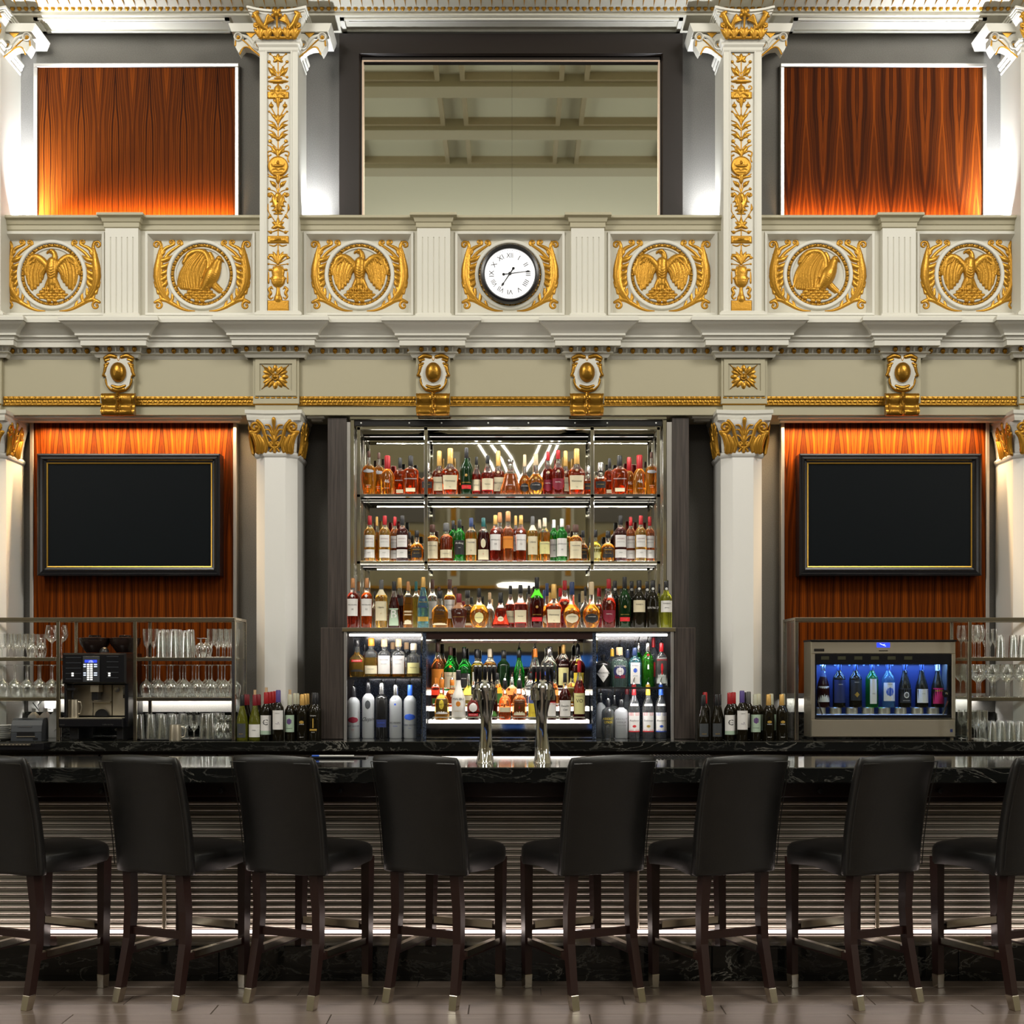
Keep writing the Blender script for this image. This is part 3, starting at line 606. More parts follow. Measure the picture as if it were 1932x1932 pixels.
for i, c in enumerate(cent):
    side = i in (1, 5); ck = i == 3
    lb = ('gilded eagle in profile in a round frame, ' if side else 'gilded spread-wing eagle in a round frame, ')+posn[i] if not ck else 'gilded scrollwork and round frame holding the wall clock'
    t = thing('eagle_medallion' if not ck else 'scroll_medallion', lb, 'medallion', (xx(c, DF), DF+.05, zz(519, DF+.05)), group='gilded medallions on the parapet')
    link('acanthus_scrolls', me_scroll, t); link('round_frame', me_ring, t); link('bead_ring', me_beads, t)
    if not ck: link('eagle_relief', me_es if side else me_ef, t, (0, -.004, 0))
# clock
ck = thing('wall_clock', 'round white wall clock with black rim and roman numerals', 'clock', (xx(962, DF), DF+.012, zz(517.5, DF)))
k = KM; g = MB().lathey([(56*k, 0), (56.5*k, -.02), (54*k, -.042), (50*k, -.046), (47.5*k, -.034), (47.5*k, -.02), (0, -.02)], 64); obj('clock_rim', g, blackw, ck, smooth=True)
fc = obj('clock_face', MB().lathey([(48*k, -.018), (48*k, -.024), (0, -.024)], 64), clockw, ck)
g = MB(); yf = lambda a: -.0255
for i, s_ in enumerate(['XII', 'I', 'II', 'III', 'IIII', 'V', 'VI', 'VII', 'VIII', 'IX', 'X', 'XI']):
    a = PI/2-i*PI/6; add_text(g, s_, 34*k*math.cos(a), 34*k*math.sin(a), 9.5*k, yf, 12*k, rot=a-PI/2)
obj('numerals', g, ink, fc)
g = MB()
for i in range(60): a = i*PI/30; g.bar((43.5*k*math.cos(a), -.0255, 43.5*k*math.sin(a)), (45*k*math.cos(a), -.0255, 45*k*math.sin(a)), .7*k, .0008)
obj('minute_marks', g, ink, fc)
def hand(ang, L, wd, y, nm):
    d = Vector((math.cos(ang), 0, math.sin(ang))); n_ = Vector((-d.z, 0, d.x)); o_ = Vector((0, y, 0)); g = MB()
    P = lambda u, v_: tuple(o_+d*(u*k)+n_*(v_*k))
    for (a, b_, w0, w1) in ((-12, L-8, wd*.8, wd*.5), (L-9, L-5, wd*.5, wd*1.6), (L-5, L, wd*1.6, .1)):
        pts = [P(a, -w0), P(b_, -w1), P(b_, w1), P(a, w0)]; g.loft([pts, [(p[0], p[1]-.002, p[2]) for p in pts]], True)
    c = P(-12, 0); g.lathey([(2.6*k, 0), (2.6*k, -.002), (0, -.002)], 12, c); obj(nm, g, ink, ck)
hand(math.atan2(-(512-517), 1001-962), 39, 1.1, -.030, 'minute_hand'); hand(math.atan2(-(541-517), 946-962), 29, 1.5, -.027, 'hour_hand')
obj('hub', MB().lathey([(3*k, -.026), (3*k, -.034), (0, -.035)], 16), ink, ck)
# rosettes
S = []
for a in range(4):
    A = PI/4+a*PI/2
    for da, L, r in ((0, 27, 4.2), (-.28, 24, 4), (.28, 24, 4), (-.52, 19, 3.4), (.52, 19, 3.4)):
        S += ST([(3*math.cos(A+da*.4), 3*math.sin(A+da*.4), 2), (L*.6*math.cos(A+da), L*.6*.87*math.sin(A+da), r), (L*math.cos(A+da), L*.87*math.sin(A+da), 1.4)], .75)
    S += ST([(0, 0, 1), (28*math.cos(A), 25*math.sin(A), .8)], 4.5, False)
    B = a*PI/2; S += ST([(6*math.cos(B), 6*math.sin(B), 2), (14*math.cos(B), 13*math.sin(B), 5), (21*math.cos(B), 19*math.sin(B), 2)], .6)
S += DOT(0, 0, 5.2, 1.1)+RING(0, 0, 4.6, 1., 6)
me_ro = relief_mesh('acanthus_rosette', SH(S, 0, 0, 1.0), KM*1.28, gold_d, .6)
for i, c in enumerate(PIL):
    if i in (0, 3): continue
    o = link('acanthus_rosette', me_ro, None, (xx(c, DF)-.005, DF-.037, zz(712, DF-.035)))
    tag(o, 'square gilded acanthus rosette over the '+('left' if i == 1 else 'right')+' white column', 'rosette', 'gilded rosettes')
# cartouche brackets
S = MIR(ST([(-6, -29, 4.2), (-16, -31, 4.6), (-25, -27, 4.0)], .8)+ST([(-24, -22, 3), (-17, -24, 2.5)], .8, False)+ST([(-25, -14, 3), (-19, -17, 2.6)], .9, False)+ST([(-22, -22, 1.6), (-20, -14, 1.8), (-24, -10, 3.4), (-26, -1, 3), (-29, 5, 2.2)], .8)
        +ST([(-28, 4, 2), (-22, 9, 1.6), (-24, 14, 1.6), (-22, 22, 1.8), (-16, 30, 2), (-8, 33, 2.4)], .8))
S += ST([(-12, 25, 3), (0, 29, 4.5), (12, 25, 3)], .9)+ST([(-10, 31, 3), (0, 33, 4), (10, 31, 3)], .8)+ST([(-3, -28, 1.6), (0, -22, 1.6), (3, -28, 1.6)], .9)
me_ct = relief_mesh('cartouche_scrollwork', S, KM, gold_d, .7)
def volute():
    g = MB(); hw = 31*KM; ys = []
    P = [(0, -20), (3.5, -21), (8, -19), (11, -14), (11, -8), (8, -3), (6.5, 2), (7.5, 6), (11, 10), (13, 15), (12, 19), (8, 21), (2, 21.5)]   # (outward px, z px down)
    us = [-31, -29, -28.5, -26, -25.5, -20, -8, -4, 0, 4, 8, 20, 25.5, 26, 28.5, 29, 31]; hs = [1, 1, .0, .0, 1.2, 0, 0, -.6, 2.2, -.6, 0, 0, 1.2, 0, 0, 1, 1]
    rings = []
    for j, (o, zq) in enumerate(P):
        rings.append([(u*KM*(1+.03*math.sin(j)), -(o+h_*1.2+(1.0 if (abs(u) > 3 and abs(u) < 22) else 0)*.9*math.sin(u*.9+j*1.7))*KM, -zq*KM) for u, h_ in zip(us, hs)])
    g.loft(rings, False, closed=False)
    for s_ in (-1, 1):
        pl = [(0, -21)]+P+[(0, 21.5)]; g.add([(s_*31*KM, -o*KM, -z_*KM) for o, z_ in pl], [tuple(range(len(pl)))])
    return g.mesh('volute_bracket', gold_d, True, 40)
me_vo = volute()
tw = MB(); tw.tube([((.6 if i % 2 else -.6)*KM, -(13+(1.5*math.sin(i*.45-.5)))*KM, (-20+i*1.4)*-KM) for i in range(30)], [.010+.003*(i % 2) for i in range(30)], 8); me_tw = tw.mesh('twisted_cord', gold_d, True)
me_eg = MB().lathey([(15*KM, 0), (14*KM, -6*KM), (10*KM, -10.5*KM), (5*KM, -12.5*KM), (0, -13*KM)], 24); me_eg.v = [(x_, y_, z_*1.27) for x_, y_, z_ in me_eg.v]; me_eg = me_eg.mesh('oval_boss', gold_d, True, 80)
g = MB(); ol = [(-24, -30), (24, -30), (22, -20), (21, -10), (26, 0), (22, 12), (20, 24), (10, 33), (-10, 33), (-20, 24), (-22, 12), (-26, 0), (-21, -10), (-22, -20)]
g.prism([(x_*KM, -z_*KM) for x_, z_ in ol], -5*KM, 0); me_cb = g.mesh('cartouche_back', plaster_l)
bpos = ['above the left screen', 'above the left end of the bottle shelves', 'above the right end of the bottle shelves', 'above the right screen']
for i, c in enumerate(BRK):
    t = thing('scroll_bracket', 'gilded scroll bracket and oval cartouche '+bpos[i], 'bracket', (xx(c, DF-.05), DF-.063, zz(704, DF-.06)), group='gilded scroll brackets on the beam')
    link('cartouche_back', me_cb, t, (0, .0, 0)); link('cartouche_scrollwork', me_ct, t, (0, -.014, 0)); link('oval_boss', me_eg, t, (0, -.018, 0))
    link('volute_bracket', me_vo, t, (-.002, .012, (704-763)*KM)); link('twisted_cord', me_tw, t, (-.002, .01, (704-763)*KM))
# ------------------------------------------------------------------ tall upper pilasters with gilded ornament
S = []
def add(L): global S; S += L
def C(x, y): return x-525, y
def leafp(x, y, tx, ty, r=2.6, d=.7, bend=2): return MIR(ST([(x, y, r*.5), ((x+tx)/2, (y+ty)/2-bend, r), (tx, ty, .6)], d))
stem = lambda y0, y1: ST([(0, y0, 1.0), (0, y1, 1.0)], .9, False)
add(stem(100, 146)); 
for a in range(5): A = -PI/2+(a-2)*1.05; add(ST([(0, 110, 3), (6*math.cos(A), 110+6*math.sin(A), 3.2), (10*math.cos(A), 110+10*math.sin(A), .8)], .7))
add(MIR(DOT(15, 100, 2)+DOT(17, 115, 3)+DOT(17, 144, 2.4)+ST([(15, 100, .7), (8, 106, .7)], 1, False)+ST([(17, 116, .7), (8, 126, .7), (1, 138, .8)], 1)+ST([(17, 144, .7), (6, 141, .7), (1, 145, .8)], 1)))
add(MIR(ST([(3, 142, 1), (11, 134, 4.5), (18, 126, 1)], .7)+ST([(4, 140, 1), (9, 130, 3), (8, 124, .8)], .7)+ST([(9, 134, 2), (12, 140, 1)], .8, False)))
add(ST([(-6, 146, 1.6), (6, 146, 1.6)], .9, False)+DISC(0, 152, 19, 3.5, 3.4)+ST([(-8, 154, 2.4), (8, 154, 2.4)], .9, False))
add(ST([(0, 158, 1.5), (0, 163, 4), (0, 167, 8)], .5)+ST([(-13, 169, 2), (13, 169, 2)], .9, False)+MIR(SPI(16, 163, 5, 1.5, -.8, 1.1, .8, .9, 1.2)))
add(RECT(-18, 171, 18, 185, 2.6)+RECT(-20, 172, -17, 184, 3.4)+RECT(17, 172, 20, 184, 3.4)+ST([(-12, 178, 1.6), (-6, 175, 1.5), (-2, 179, 1.5), (4, 176, 1.6), (12, 180, 2.2)], 2.2))
add(MIR(ST([(8, 187, 1.4), (5, 190, 2)], .9, False))+ST([(0, 186, 5), (0, 193, 3.4), (0, 200, 1.6)], .8)+stem(198, 228))
add(MIR(DOT(13, 198, 4.2)+ST([(13, 200, 2.4), (13, 191, .8)], .9, False)+ST([(13, 201, 1), (6, 214, .9), (1, 222, 1)], .9)+DOT(17, 209, 2)+ST([(17, 209, .9), (9, 216, .9)], .9, False)))
add(leafp(2, 226, 13, 214, 3)+leafp(1, 230, 8, 217, 2.6)+ST([(0, 232, 2), (0, 220, 3.6), (0, 214, 1)], .8)+stem(228, 262))
for y in (244, 262): add(MIR(ST([(1, y, 1), (8, y-13, 1.4), (18, y-18, .8)], .9)+ST([(2, y-1, 1.4), (9, y-8, 3.4), (18, y-10, .8)], .7)+ST([(8, y-8, 2), (12, y-3, .8)], .8, False)))
add(MIR(ST([(2, 260, 1.2), (7, 257, 2.6), (14, 255, .7)], .8)+DOT(15, 265, 3.4, .6)+RING(15, 265, 2.6, .9, 2.4)+ST([(14, 268, .8), (5, 276, .8), (1, 284, .8)], .9))+DOT(0, 261, 3.8)+stem(262, 284))
add(MIR(ST([(1, 291, 2), (6, 283, 3.4), (12, 276, 1.8), (20, 272, .6)], .8)+ST([(3, 288, 2), (9, 280, 3), (8, 273, .8)], .8)+ST([(5, 288, 1.4), (13, 284, 1.4), (20, 286, 1.2), (19, 293, 1.1), (14, 291, 1.6)], .9)+ST([(20, 290, 1), (18, 298, 1), (20, 304, 1.2)], .9))+ST([(0, 293, 2), (0, 284, 3)], .8, False))
add(DISC(0, 312.5, 18.6, 3.0)+RING(0, 312.5, 17.5, 1.5, 4.2)+DISC(0, 313, 12, 4.6, 3.2)+ST([(-13, 309, 1), (-8, 313, 1.5), (8, 313, 1.5), (13, 309, 1)], 3.4)+ST([(0, 301, 1), (0, 307, 3)], 2, False)+ST([(-12, 320, 1.3), (-5, 318, 1.5), (0, 321, 1.3), (6, 318, 1.5), (12, 320, 1.3)], 2.8)+ST([(-9, 325, 1.4), (9, 325, 1.4)], 2.8, False))
add(MIR(ST([(2, 336, 2), (8, 333, 2.6), (19, 332, .7)], .8)+ST([(14, 331, 1.4), (19, 327, .7)], .8, False))+ST([(0, 332, 5), (0, 340, 3.6), (0, 345, 1.4)], .8)+stem(344, 366))
add(MIR(ST([(1, 360, .9), (4, 352, 1), (8, 346, 4), (15, 340, .8)], .8)+DOT(17, 355, 2.6)+ST([(17, 356, .8), (6, 360, .8), (1, 366, .8)], .9)))
add(MIR(ST([(3, 386, 6), (7, 376, 5), (9, 368, 2.4), (13, 362, 1)], .6)+SPI(17, 367, 4.5, 3.4, .9, 1.3, .9, .9, 1.2)+ST([(8, 376, 3), (15, 380, 1)], .7, False)+ST([(6, 386, 4), (13, 388, 1)], .7, False)+ST([(4, 394, 4), (11, 396, 1)], .7, False)+SPI(15, 368, 3, 0, .8, 1, .8))
    +ST([(0, 368, 6), (0, 384, 8), (0, 396, 6)], .5)+ST([(-7, 402, 1.6), (7, 402, 1.6)], .9, False)+ST([(0, 372, 1.4), (0, 380, 1.8)], 4.6, False)+ST([(0, 386, 1.4), (0, 396, 1.8)], 4.6, False))
add(stem(402, 444)+MIR(ST([(19, 384, .8), (20, 392, 2), (18, 398, .8), (12, 408, .8), (3, 420, .8)], .8)+DOT(15, 407, 2.8)+ST([(18, 410, 1.6), (14, 404, .8)], .8, False)))
for a in range(5): A = -PI/2+(a-2)*.95; add(ST([(0, 425, 3), (7*math.cos(A), 425+8*math.sin(A), 3.4), (13*math.cos(A), 425+(17 if a == 2 else 12)*math.sin(A), .8)], .7))
add(MIR(ST([(0, 432, 1.5), (10, 436, .9)], .9, False)+DOT(14, 437, 3)+ST([(14, 437, 2.4), (19, 435, .8)], .8, False)))
add(RECT(-20, 445, 20, 458, 2.4)+RECT(-16, 447.5, 16, 455.5, 3.4)+ST([(-9, 453, 1.4), (0, 451, 2.2), (9, 452, 1.2)], 2.4)+RECT(-19, 444, 19, 446, 3.6)+stem(458, 470))
for a in range(7): A = -PI/2+(a-3)*.42; L = 26 if a == 3 else 22; add(ST([(0, 497, 2), (L*.55*math.sin((a-3)*.42), 497-L*.7, 2.6), (L*math.sin((a-3)*.42)*1.05, 497-L*1.1*math.cos((a-3)*.36), .9)], .8)); 
add(MIR(DOT(18, 486, 2.2)+DOT(18, 497, 1.8)+ST([(18, 486, .8), (3, 495, 1)], .9, False)+ST([(18, 497, .7), (3, 499, 1)], .9, False)+ST([(2, 460, 1), (8, 463, 1.3), (16, 461, .8)], .9)))
add(ST([(-8, 503, 1.8), (8, 503, 1.8)], .9, False)+ST([(-16, 508, 2.2), (16, 508, 2.2)], 1, False)+ST([(0, 512, 12), (0, 517, 11)], .35, False)+ST([(-14, 524, 1.6), (14, 524, 1.6)], 1.2, False)+ST([(0, 527, 13.5), (0, 531, 11), (0, 537, 5)], .4))
for i in range(7): add(ST([(-12+4*i, 526, 1), (-8+2.7*i, 537, .8)], 5, False))
add(MIR(ST([(18, 512, .8), (18, 530, 1.6), (18, 534, .6)], .9)+ST([(13, 541, 2.2), (17, 545, 2.6), (14, 552, 2.8), (17, 558, 2), (14, 563, 1.4), (10, 560, 1)], .8)+ST([(13, 541, 1.6), (10, 544, 1)], .9, False)))
add(ST([(0, 541, 3.2), (0, 548, 3.4), (0, 556, 5), (0, 563, 8)], .6)+RECT(-20, 566, 20, 585, 2.6)+RECT(-20, 584, 20, 587, 3.4))
me_po = relief_mesh('gilded_ornament', S, 8.93/F, gold, .8)
def shaft_mesh():
    k = 8.93/F; g = MB(); z = lambda p: (YH-p)*k+HC; hw = 36*k
    g.box(-hw, -22*k, 0, DU-8.93, z(596), z(80)); g.box(22*k, hw, 0, DU-8.93, z(596), z(80)); g.box(-22*k, 22*k, .014, DU-8.93, z(596), z(80)); g.box(-22*k, 22*k, 0, .02, z(90), z(80)); g.box(-22*k, 22*k, 0, .02, z(596), z(589))
    for s_ in (-1, 1): g.box(s_*24*k-.004, s_*24*k+.004, -.004, .01, z(590), z(93))
    g.box(-24*k, 24*k, -.004, .01, z(94), z(92))
    pr = [(0, z(596)), (.03, z(596)), (.03, z(592)), (.012, z(587)), (0, z(586))]; pth = [(-hw, .36), (-hw, 0), (hw, 0), (hw, .36)]
    g.sweep(pth, pr); g.sweep(pth, [(0, z(98)), (.006, z(95)), (.006, z(90)), (.018, z(86)), (.018, z(83)), (.028, z(79)), (.028, z(76)), (0, z(76))])
    g.box(-hw, hw, 0, DU-8.93, z(80), z(40))
    return g.mesh('pilaster_shaft', plaster_l)
me_ps = shaft_mesh()
kc = 8.9/F
# capital: flared basket with leaves, winged figures and abacus
bell = MB(); 
for i in range(1): 
    rr = [(-.01, 38), (0, 36.5), (4, 36), (14, 37), (26, 41), (36, 47), (40, 50)]
    bell.loft([[(-hw_*kc, (36-hw_)*kc*.9, zq*kc), (hw_*kc, (36-hw_)*kc*.9, zq*kc), (hw_*kc, .3, zq*kc), (-hw_*kc, .3, zq*kc)] for zq, hw_ in rr], True)
me_bell = bell.mesh('capital_basket', plaster_l)
S = []
for x in (-32, -19, 0, 19, 32):
    for a in (-2, -1, 0, 1, 2): S += ST([(x, 0, 3), (x+a*3.2, -9-(2-abs(a))*1.5, 3), (x+a*5.6, -14-(2-abs(a))*3.4, 1)], .8)
    S += ST([(x, 0, 1), (x, -18, 1)], 3.6, False)
S += MIR(ST([(-24, -16, 4), (-32, -24, 5), (-37, -34, 5), (-41, -40, 4)], .9)+ST([(-41, -40, 4.2), (-36, -43, 3), (-45, -36, 2)], .9)+SPI(-40, -22, 5, 0, 1, 2, 1.2))
for i in range(5): S += MIR(ST([(-26+i, -16-i*2, 2.4), (-18+i*.4, -26-i*2.6, 2.6), (-6-i*2.2, -30-i*2.2, 1.2)], .8))
S += ST([(0, -12, 2), (0, -28, 2), (0, -36, 3)], .9)+DOT(0, -42, 6, .8)+MIR(DOT(7, -38, 3.4)+DOT(5, -46, 3.2))+ST([(-26, 0, 2.2), (26, 0, 2.2)], .6, False)
me_cap = relief_mesh('gilded_figures', S, kc, gold, .7)
ab = MB(); pl_ = [(-52, 1)]+[(x_, 8*(1-(x_/52)**2)*1.0) for x_ in range(-48, 52, 8)]+[(52, 1)]
for (o, z0, z1) in ((0, 41, 45), (3, 45, 49), (7, 49, 53)):
    ab.prism([((x_+(o if x_ > 0 else -o)*.6)*kc, (z0-c_+2)*kc) for x_, c_ in pl_]+[((x_+(o if x_ > 0 else -o)*.6)*kc, (z1-c_+2)*kc) for x_, c_ in pl_[::-1]], -.035-o*kc, .3)
me_ab = ab.mesh('abacus', plaster_l)
# side console wings
def wing_console(sgn):
    g = MB(); pts = [(36, -34), (44, -26), (52, -20), (60, -17), (70, -16), (76, -22), (79, -28), (83, -22), (88, -12), (88, 2), (82, 8), (74, 6), (70, 2), (70, -4), (64, -2), (54, 4), (46, 8), (36, 10)]
    g.prism([(sgn*x_*kc, z_*kc) for x_, z_ in pts], .03, .12); g.prism([(sgn*x_*kc, z_*kc) for x_, z_ in [(34, 10), (92, 10), (96, 20), (98, 26), (34, 26)]], .01, .3)
    return g
def wing_relief(sgn):
    G = ST([(36, 36, 1.2), (48, 26, 1.2), (60, 18, 1.2), (70, 18, 1.2), (77, 30, 1.2)], .9)+ST([(86, 14, 1.4), (84, 2, 1.2), (74, 2, 1.1), (62, 12, 1.1), (48, 26, 1)], .9)+DOT(80, -2, 3.4)+DOT(43, 13, 3.4)
    W_ = RING(80, -2, 7, 1.6, 3.5)+RING(43, 13, 8, 1.8, 3.5)+ST([(74, -6, 2), (60, 0, 3), (50, 12, 3), (44, 22, 2)], .6)
    return [MIR(L, False) if sgn < 0 else L for L in (G, W_)]
me_wc = [wing_console(s_).mesh('console_scroll', plaster_l) for s_ in (-1, 1)]; wrs = [wing_relief(s_) for s_ in (-1, 1)]
me_wg = [relief_mesh('gold_edging', a, kc, gold, .7) for a, b_ in wrs]; me_ww = [relief_mesh('scroll_curls', b_, kc, plaster_l, .7) for a, b_ in wrs]
me_gt = MB().prism([(-12*kc, 6*kc), (12*kc, 6*kc), (0, -6*kc)], -.004, 0).mesh('gold_wedge', gold)
pn = ['at the left edge of the photo', 'left of the large upper mirror', 'right of the large upper mirror', 'at the right edge of the photo']
for i, c in enumerate(PILU):
    t = thing('pilaster', 'tall cream pilaster with gilded capital '+pn[i], 'pilaster', (xx(c, 8.93), 8.93, 0), group='tall upper pilasters')
    link('pilaster_shaft', me_ps, t)
    o = link('gilded_ornament', me_po, t, (xx(524, 8.93)-xx(526, 8.93), .013, HC+YH*8.93/F))
    cz = zz(73, 8.9); cap_ = link('capital_basket', me_bell, t, (0, -.03, cz))
    link('gilded_figures', me_cap, cap_, (0, -.016, 0), (math.radians(16), 0, 0)); link('abacus', me_ab, cap_, (0, 0, .0))
    for q in (0, 1): s_ = 2*q-1; m_ = link('console_scroll', me_wc[q], t, (0, .03, zz(60, 8.9))); link('gold_edging', me_wg[q], m_, (0, .028, 0)); link('scroll_curls', me_ww[q], m_, (0, .027, 0)); link('gold_wedge', me_gt, m_, (s_*56*kc, .028, 6*kc))
# ------------------------------------------------------------------ lower octagonal columns
DC = 8.99; kq = DC/F
def octa(hw_, c, d): return [(-hw_+c, 0), (hw_-c, 0), (hw_, c), (hw_, d), (-hw_, d), (-hw_, c)]
def ringoct(a, c, d, z, off=0): return [(x_*1., y_-off, z) for x_, y_ in octa(a, c, d)]
g = MB(); zt_ = zz(860, DC); hw = 39*kq; d_ = DL-DC-.005
g.loft([ringoct(hw, .073, d_, z) for z in (1.06, zt_)], True); me_cs = g.mesh('column_shaft', colpaint)
g = MB(); g.loft([ringoct(hw+o, .073+o*.4, d_, z, o) for o, z in ((0, zt_-.012), (.012, zt_), (.018, zt_+.012), (.018, zt_+.02), (.006, zt_+.032), (0, zt_+.034))], True); me_cr = g.mesh('necking_ring', colpaint)
zn = zt_+.034; zab = zz(795, DC)
g = MB(); g.loft([ringoct(hw-.004+o, .06, d_, z, o) for o, z in ((0, zn), (.004, zn+.06), (.02, zn+.13), (.045, zn+.19), (.05, zab))], True); me_cb2 = g.mesh('capital_bell', colpaint)
g = MB(); g.loft([[(-a, -o, z), (-a*.35, -o+.02, z), (a*.35, -o+.02, z), (a, -o, z), (a, d_, z), (-a, d_, z)] for a, o, z in ((.185, .055, zab-.002), (.190, .06, zab+.02), (.190, .06, zab+.035), (.200, .07, zab+.045), (.200, .07, zab+.07))], True); me_ca = g.mesh('abacus', plaster_l)
S = MIR(SPI(-36, -43, 11, 2.2, -1.35, 3.0, 2.0, .8, 3.2)+ST([(-30, -54, 3.4), (-22, -44, 3.4), (-17, -28, 3.2), (-11, -12, 2.8), (-2, -4, 2)], .7)
        +ST([(-31, 2, 5), (-31, -12, 6.5), (-36, -26, 5.5), (-44, -34, 3.5)], .6)+ST([(-24, 2, 4), (-23, -12, 5.5), (-29, -26, 4)], .6)+ST([(-17, 2, 2.6), (-15, -10, 3), (-20, -24, 2.4)], .7)
        +ST([(-35, 3, 1), (-34, -14, 1.2), (-39, -30, 1)], 4.2)+ST([(-27, 3, 1), (-26, -14, 1.2), (-32, -28, 1)], 4.2)
        +ST([(-1, -16, 1.2), (-5, -30, 1.6), (-10, -38, 1.6), (-16, -38, 1)], .9)+ST([(-1, -16, 1.2), (-4, -36, 1.6), (-9, -46, 1.8), (-16, -47, 1)], .9)+ST([(-1, -14, 1.2), (-7, -24, 1.6), (-13, -28, 1.5), (-16, -25, 1)], .9)
        +SPI(-6, -14, 4, 0, 1, 1.6, 1, .9, 1.4)+ST([(-8, 1, 2), (-4, -4, 1.6), (0, -8, 1)], .8))
S += ST([(0, -10, 2.4), (0, -20, 3.2), (0, -26, 2)], .9)+ST([(0, -30, 1.6), (0, -44, 2.2), (0, -56, 3.8), (0, -60, 2)], .8)+ST([(0, 2, 3), (0, -8, 2)], .8, False)
me_cl = relief_mesh('gilded_leaves', S, kq, gold, .6)
pn = ['at the left edge of the photo', 'between the left screen and the bottle shelves', 'between the bottle shelves and the right screen', 'at the right edge of the photo']
for i, c in enumerate([-35, 519, 1402, 1958]):
    t = thing('column', 'white eight-sided column with gilded leaf capital '+pn[i], 'column', (xx(c, DC), DC, 0), group='lower columns')
    link('column_shaft', me_cs, t); link('necking_ring', me_cr, t); b_ = link('capital_bell', me_cb2, t); link('abacus', me_ca, t)
    link('gilded_leaves', me_cl, b_, (0, -.022, zn), (math.radians(9), 0, 0))
    for s_ in (-1, 1): link('gilded_leaves', me_cl, b_, (s_*(hw+.016), .15, zn), (math.radians(9), 0, s_*PI/2), (.8, 1, 1))
# ================================================================== WALL PANELS, SCREENS, MIRROR
for i, (a, b_, m_) in enumerate(((63, 450, rosewood), (1473, 1862, rosewood2))):
    side = 'left' if i == 0 else 'right'; D0 = DU-.05; x0, x1 = xx(a, D0), xx(b_, D0); zt_, z0 = zz(119, D0), 4.62; w_ = .027
    t = thing('wood_wall_panel', f'upper {side} orange rosewood veneer panel in a pale metal frame', 'panel', (0, 0, 0), group='rosewood veneer wall panels')
    obj('veneer', MB().box(x0+w_, x1-w_, D0+.012, DU-.004, z0, zt_-w_), m_, t)
    g = MB(); g.bbox(x0, x0+w_, D0, DU-.004, z0, zt_-w_, .003); obj('frame_side', g, trimm, t); g = MB(); g.bbox(x1-w_, x1, D0, DU-.004, z0, zt_-w_, .003); obj('frame_side', g, trimm, t)
    g = MB(); g.bbox(x0, x1, D0, DU-.004, zt_-w_, zt_, .003); obj('frame_top', g, trimm, t)
    D1 = 9.34; a, b_ = ((57, 447), (1473, 1866))[i]; x0, x1 = xx(a, D1), xx(b_, D1)
    t = thing('wood_wall_panel', f'tall lower {side} orange rosewood veneer panel behind the {side} screen', 'panel', (0, 0, 0), group='rosewood veneer wall panels')
    zt_, z0 = zz(796, D1), zz(1308, D1)
    obj('veneer', MB().box(x0+.026, x1-.026, D1, DL-.004, z0, zt_+.02), (rosewood2, rosewood2)[i], t)
    for q in (x0, x1-.026): g = MB(); g.bbox(q, q+.026, D1-.012, DL-.004, z0-.02, zt_+.02, .003); obj('frame_side', g, trimm, t)
    g = MB().box(x0, x1, D1, DL-.004, z0-.03, z0); obj('frame_bottom', g, trimm, t)
    # framed screen
    D2 = 9.21; a, b_ = ((70, 415), (1508, 1852))[i]; x0, x1, z0, z1 = xx(a, D2), xx(b_, D2), zz(1086, D2), zz(856, D2); cx, cz = (x0+x1)/2, (z0+z1)/2; W, H = (x1-x0)/2, (z1-z0)/2
    t = thing('framed_screen', f'{side} black flat screen in a black moulded frame with gold inner line', 'screen', (cx, D2, cz), group='framed screens on the rosewood panels')
    rg = [(0, .125), (0, .0), (.012, -.004), (.020, .006), (.036, .004), (.046, .018), (.060, .022)]
    def rect(o, y): return [(-W+o, y, -H+o), (W-o, y, -H+o), (W-o, y, H-o), (-W+o, y, H-o)]
    obj('frame', MB().loft([rect(o, y) for o, y in rg], False), blackw, t); obj('gold_liner', MB().loft([rect(.060, .022), rect(.063, .017), rect(.070, .019), rect(.071, .034)], False), goldline, t)
    obj('display', MB().box(-W+.068, W-.068, .030, .12, -H+.068, H-.068), screen_m, t)
# big upper mirror
D0 = 9.21; t = thing('wall_mirror', 'large rectangular mirror in a dark wood frame reflecting the ceiling', 'mirror', (0, 0, 0))
def frm(o, y, x0, x1, z0, z1): return [(x0+o, y, z0), (x0+o, y, z1-o), (x1-o, y, z1-o), (x1-o, y, z0)]
a = (xx(640, D0), xx(1288, D0), 4.60, zz(62, D0)-.005)
obj('outer_frame', MB().loft([frm(0, DU-.003, *a), frm(0, D0, *a), frm(.155-.012, D0, *a), frm(.155, D0+.02, *a), frm(.163, D0+.02, *a), frm(.163, DU-.003, *a)], False, closed=False), framewood, t)
b_ = (a[0]+.163, a[1]-.163, 4.60, a[3]-.183+.0)
g = MB().loft([frm(-.0, D0+.03, *b_), frm(0, D0+.018, *b_), frm(.012, D0+.018, *b_), frm(.016, D0+.045, *b_)], False, closed=False); obj('copper_liner', g, coppert, t)
g = MB().box(a[0]+.12, a[1]-.12, D0+.02, D0+.05, a[3]-.2, a[3]-.03); obj('frame_head', g, framewood, t)
obj('mirror_glass', MB().box(b_[0]+.01, b_[1]-.01, D0+.04, D0+.055, 4.60, b_[3]-.01), gmirror, t)
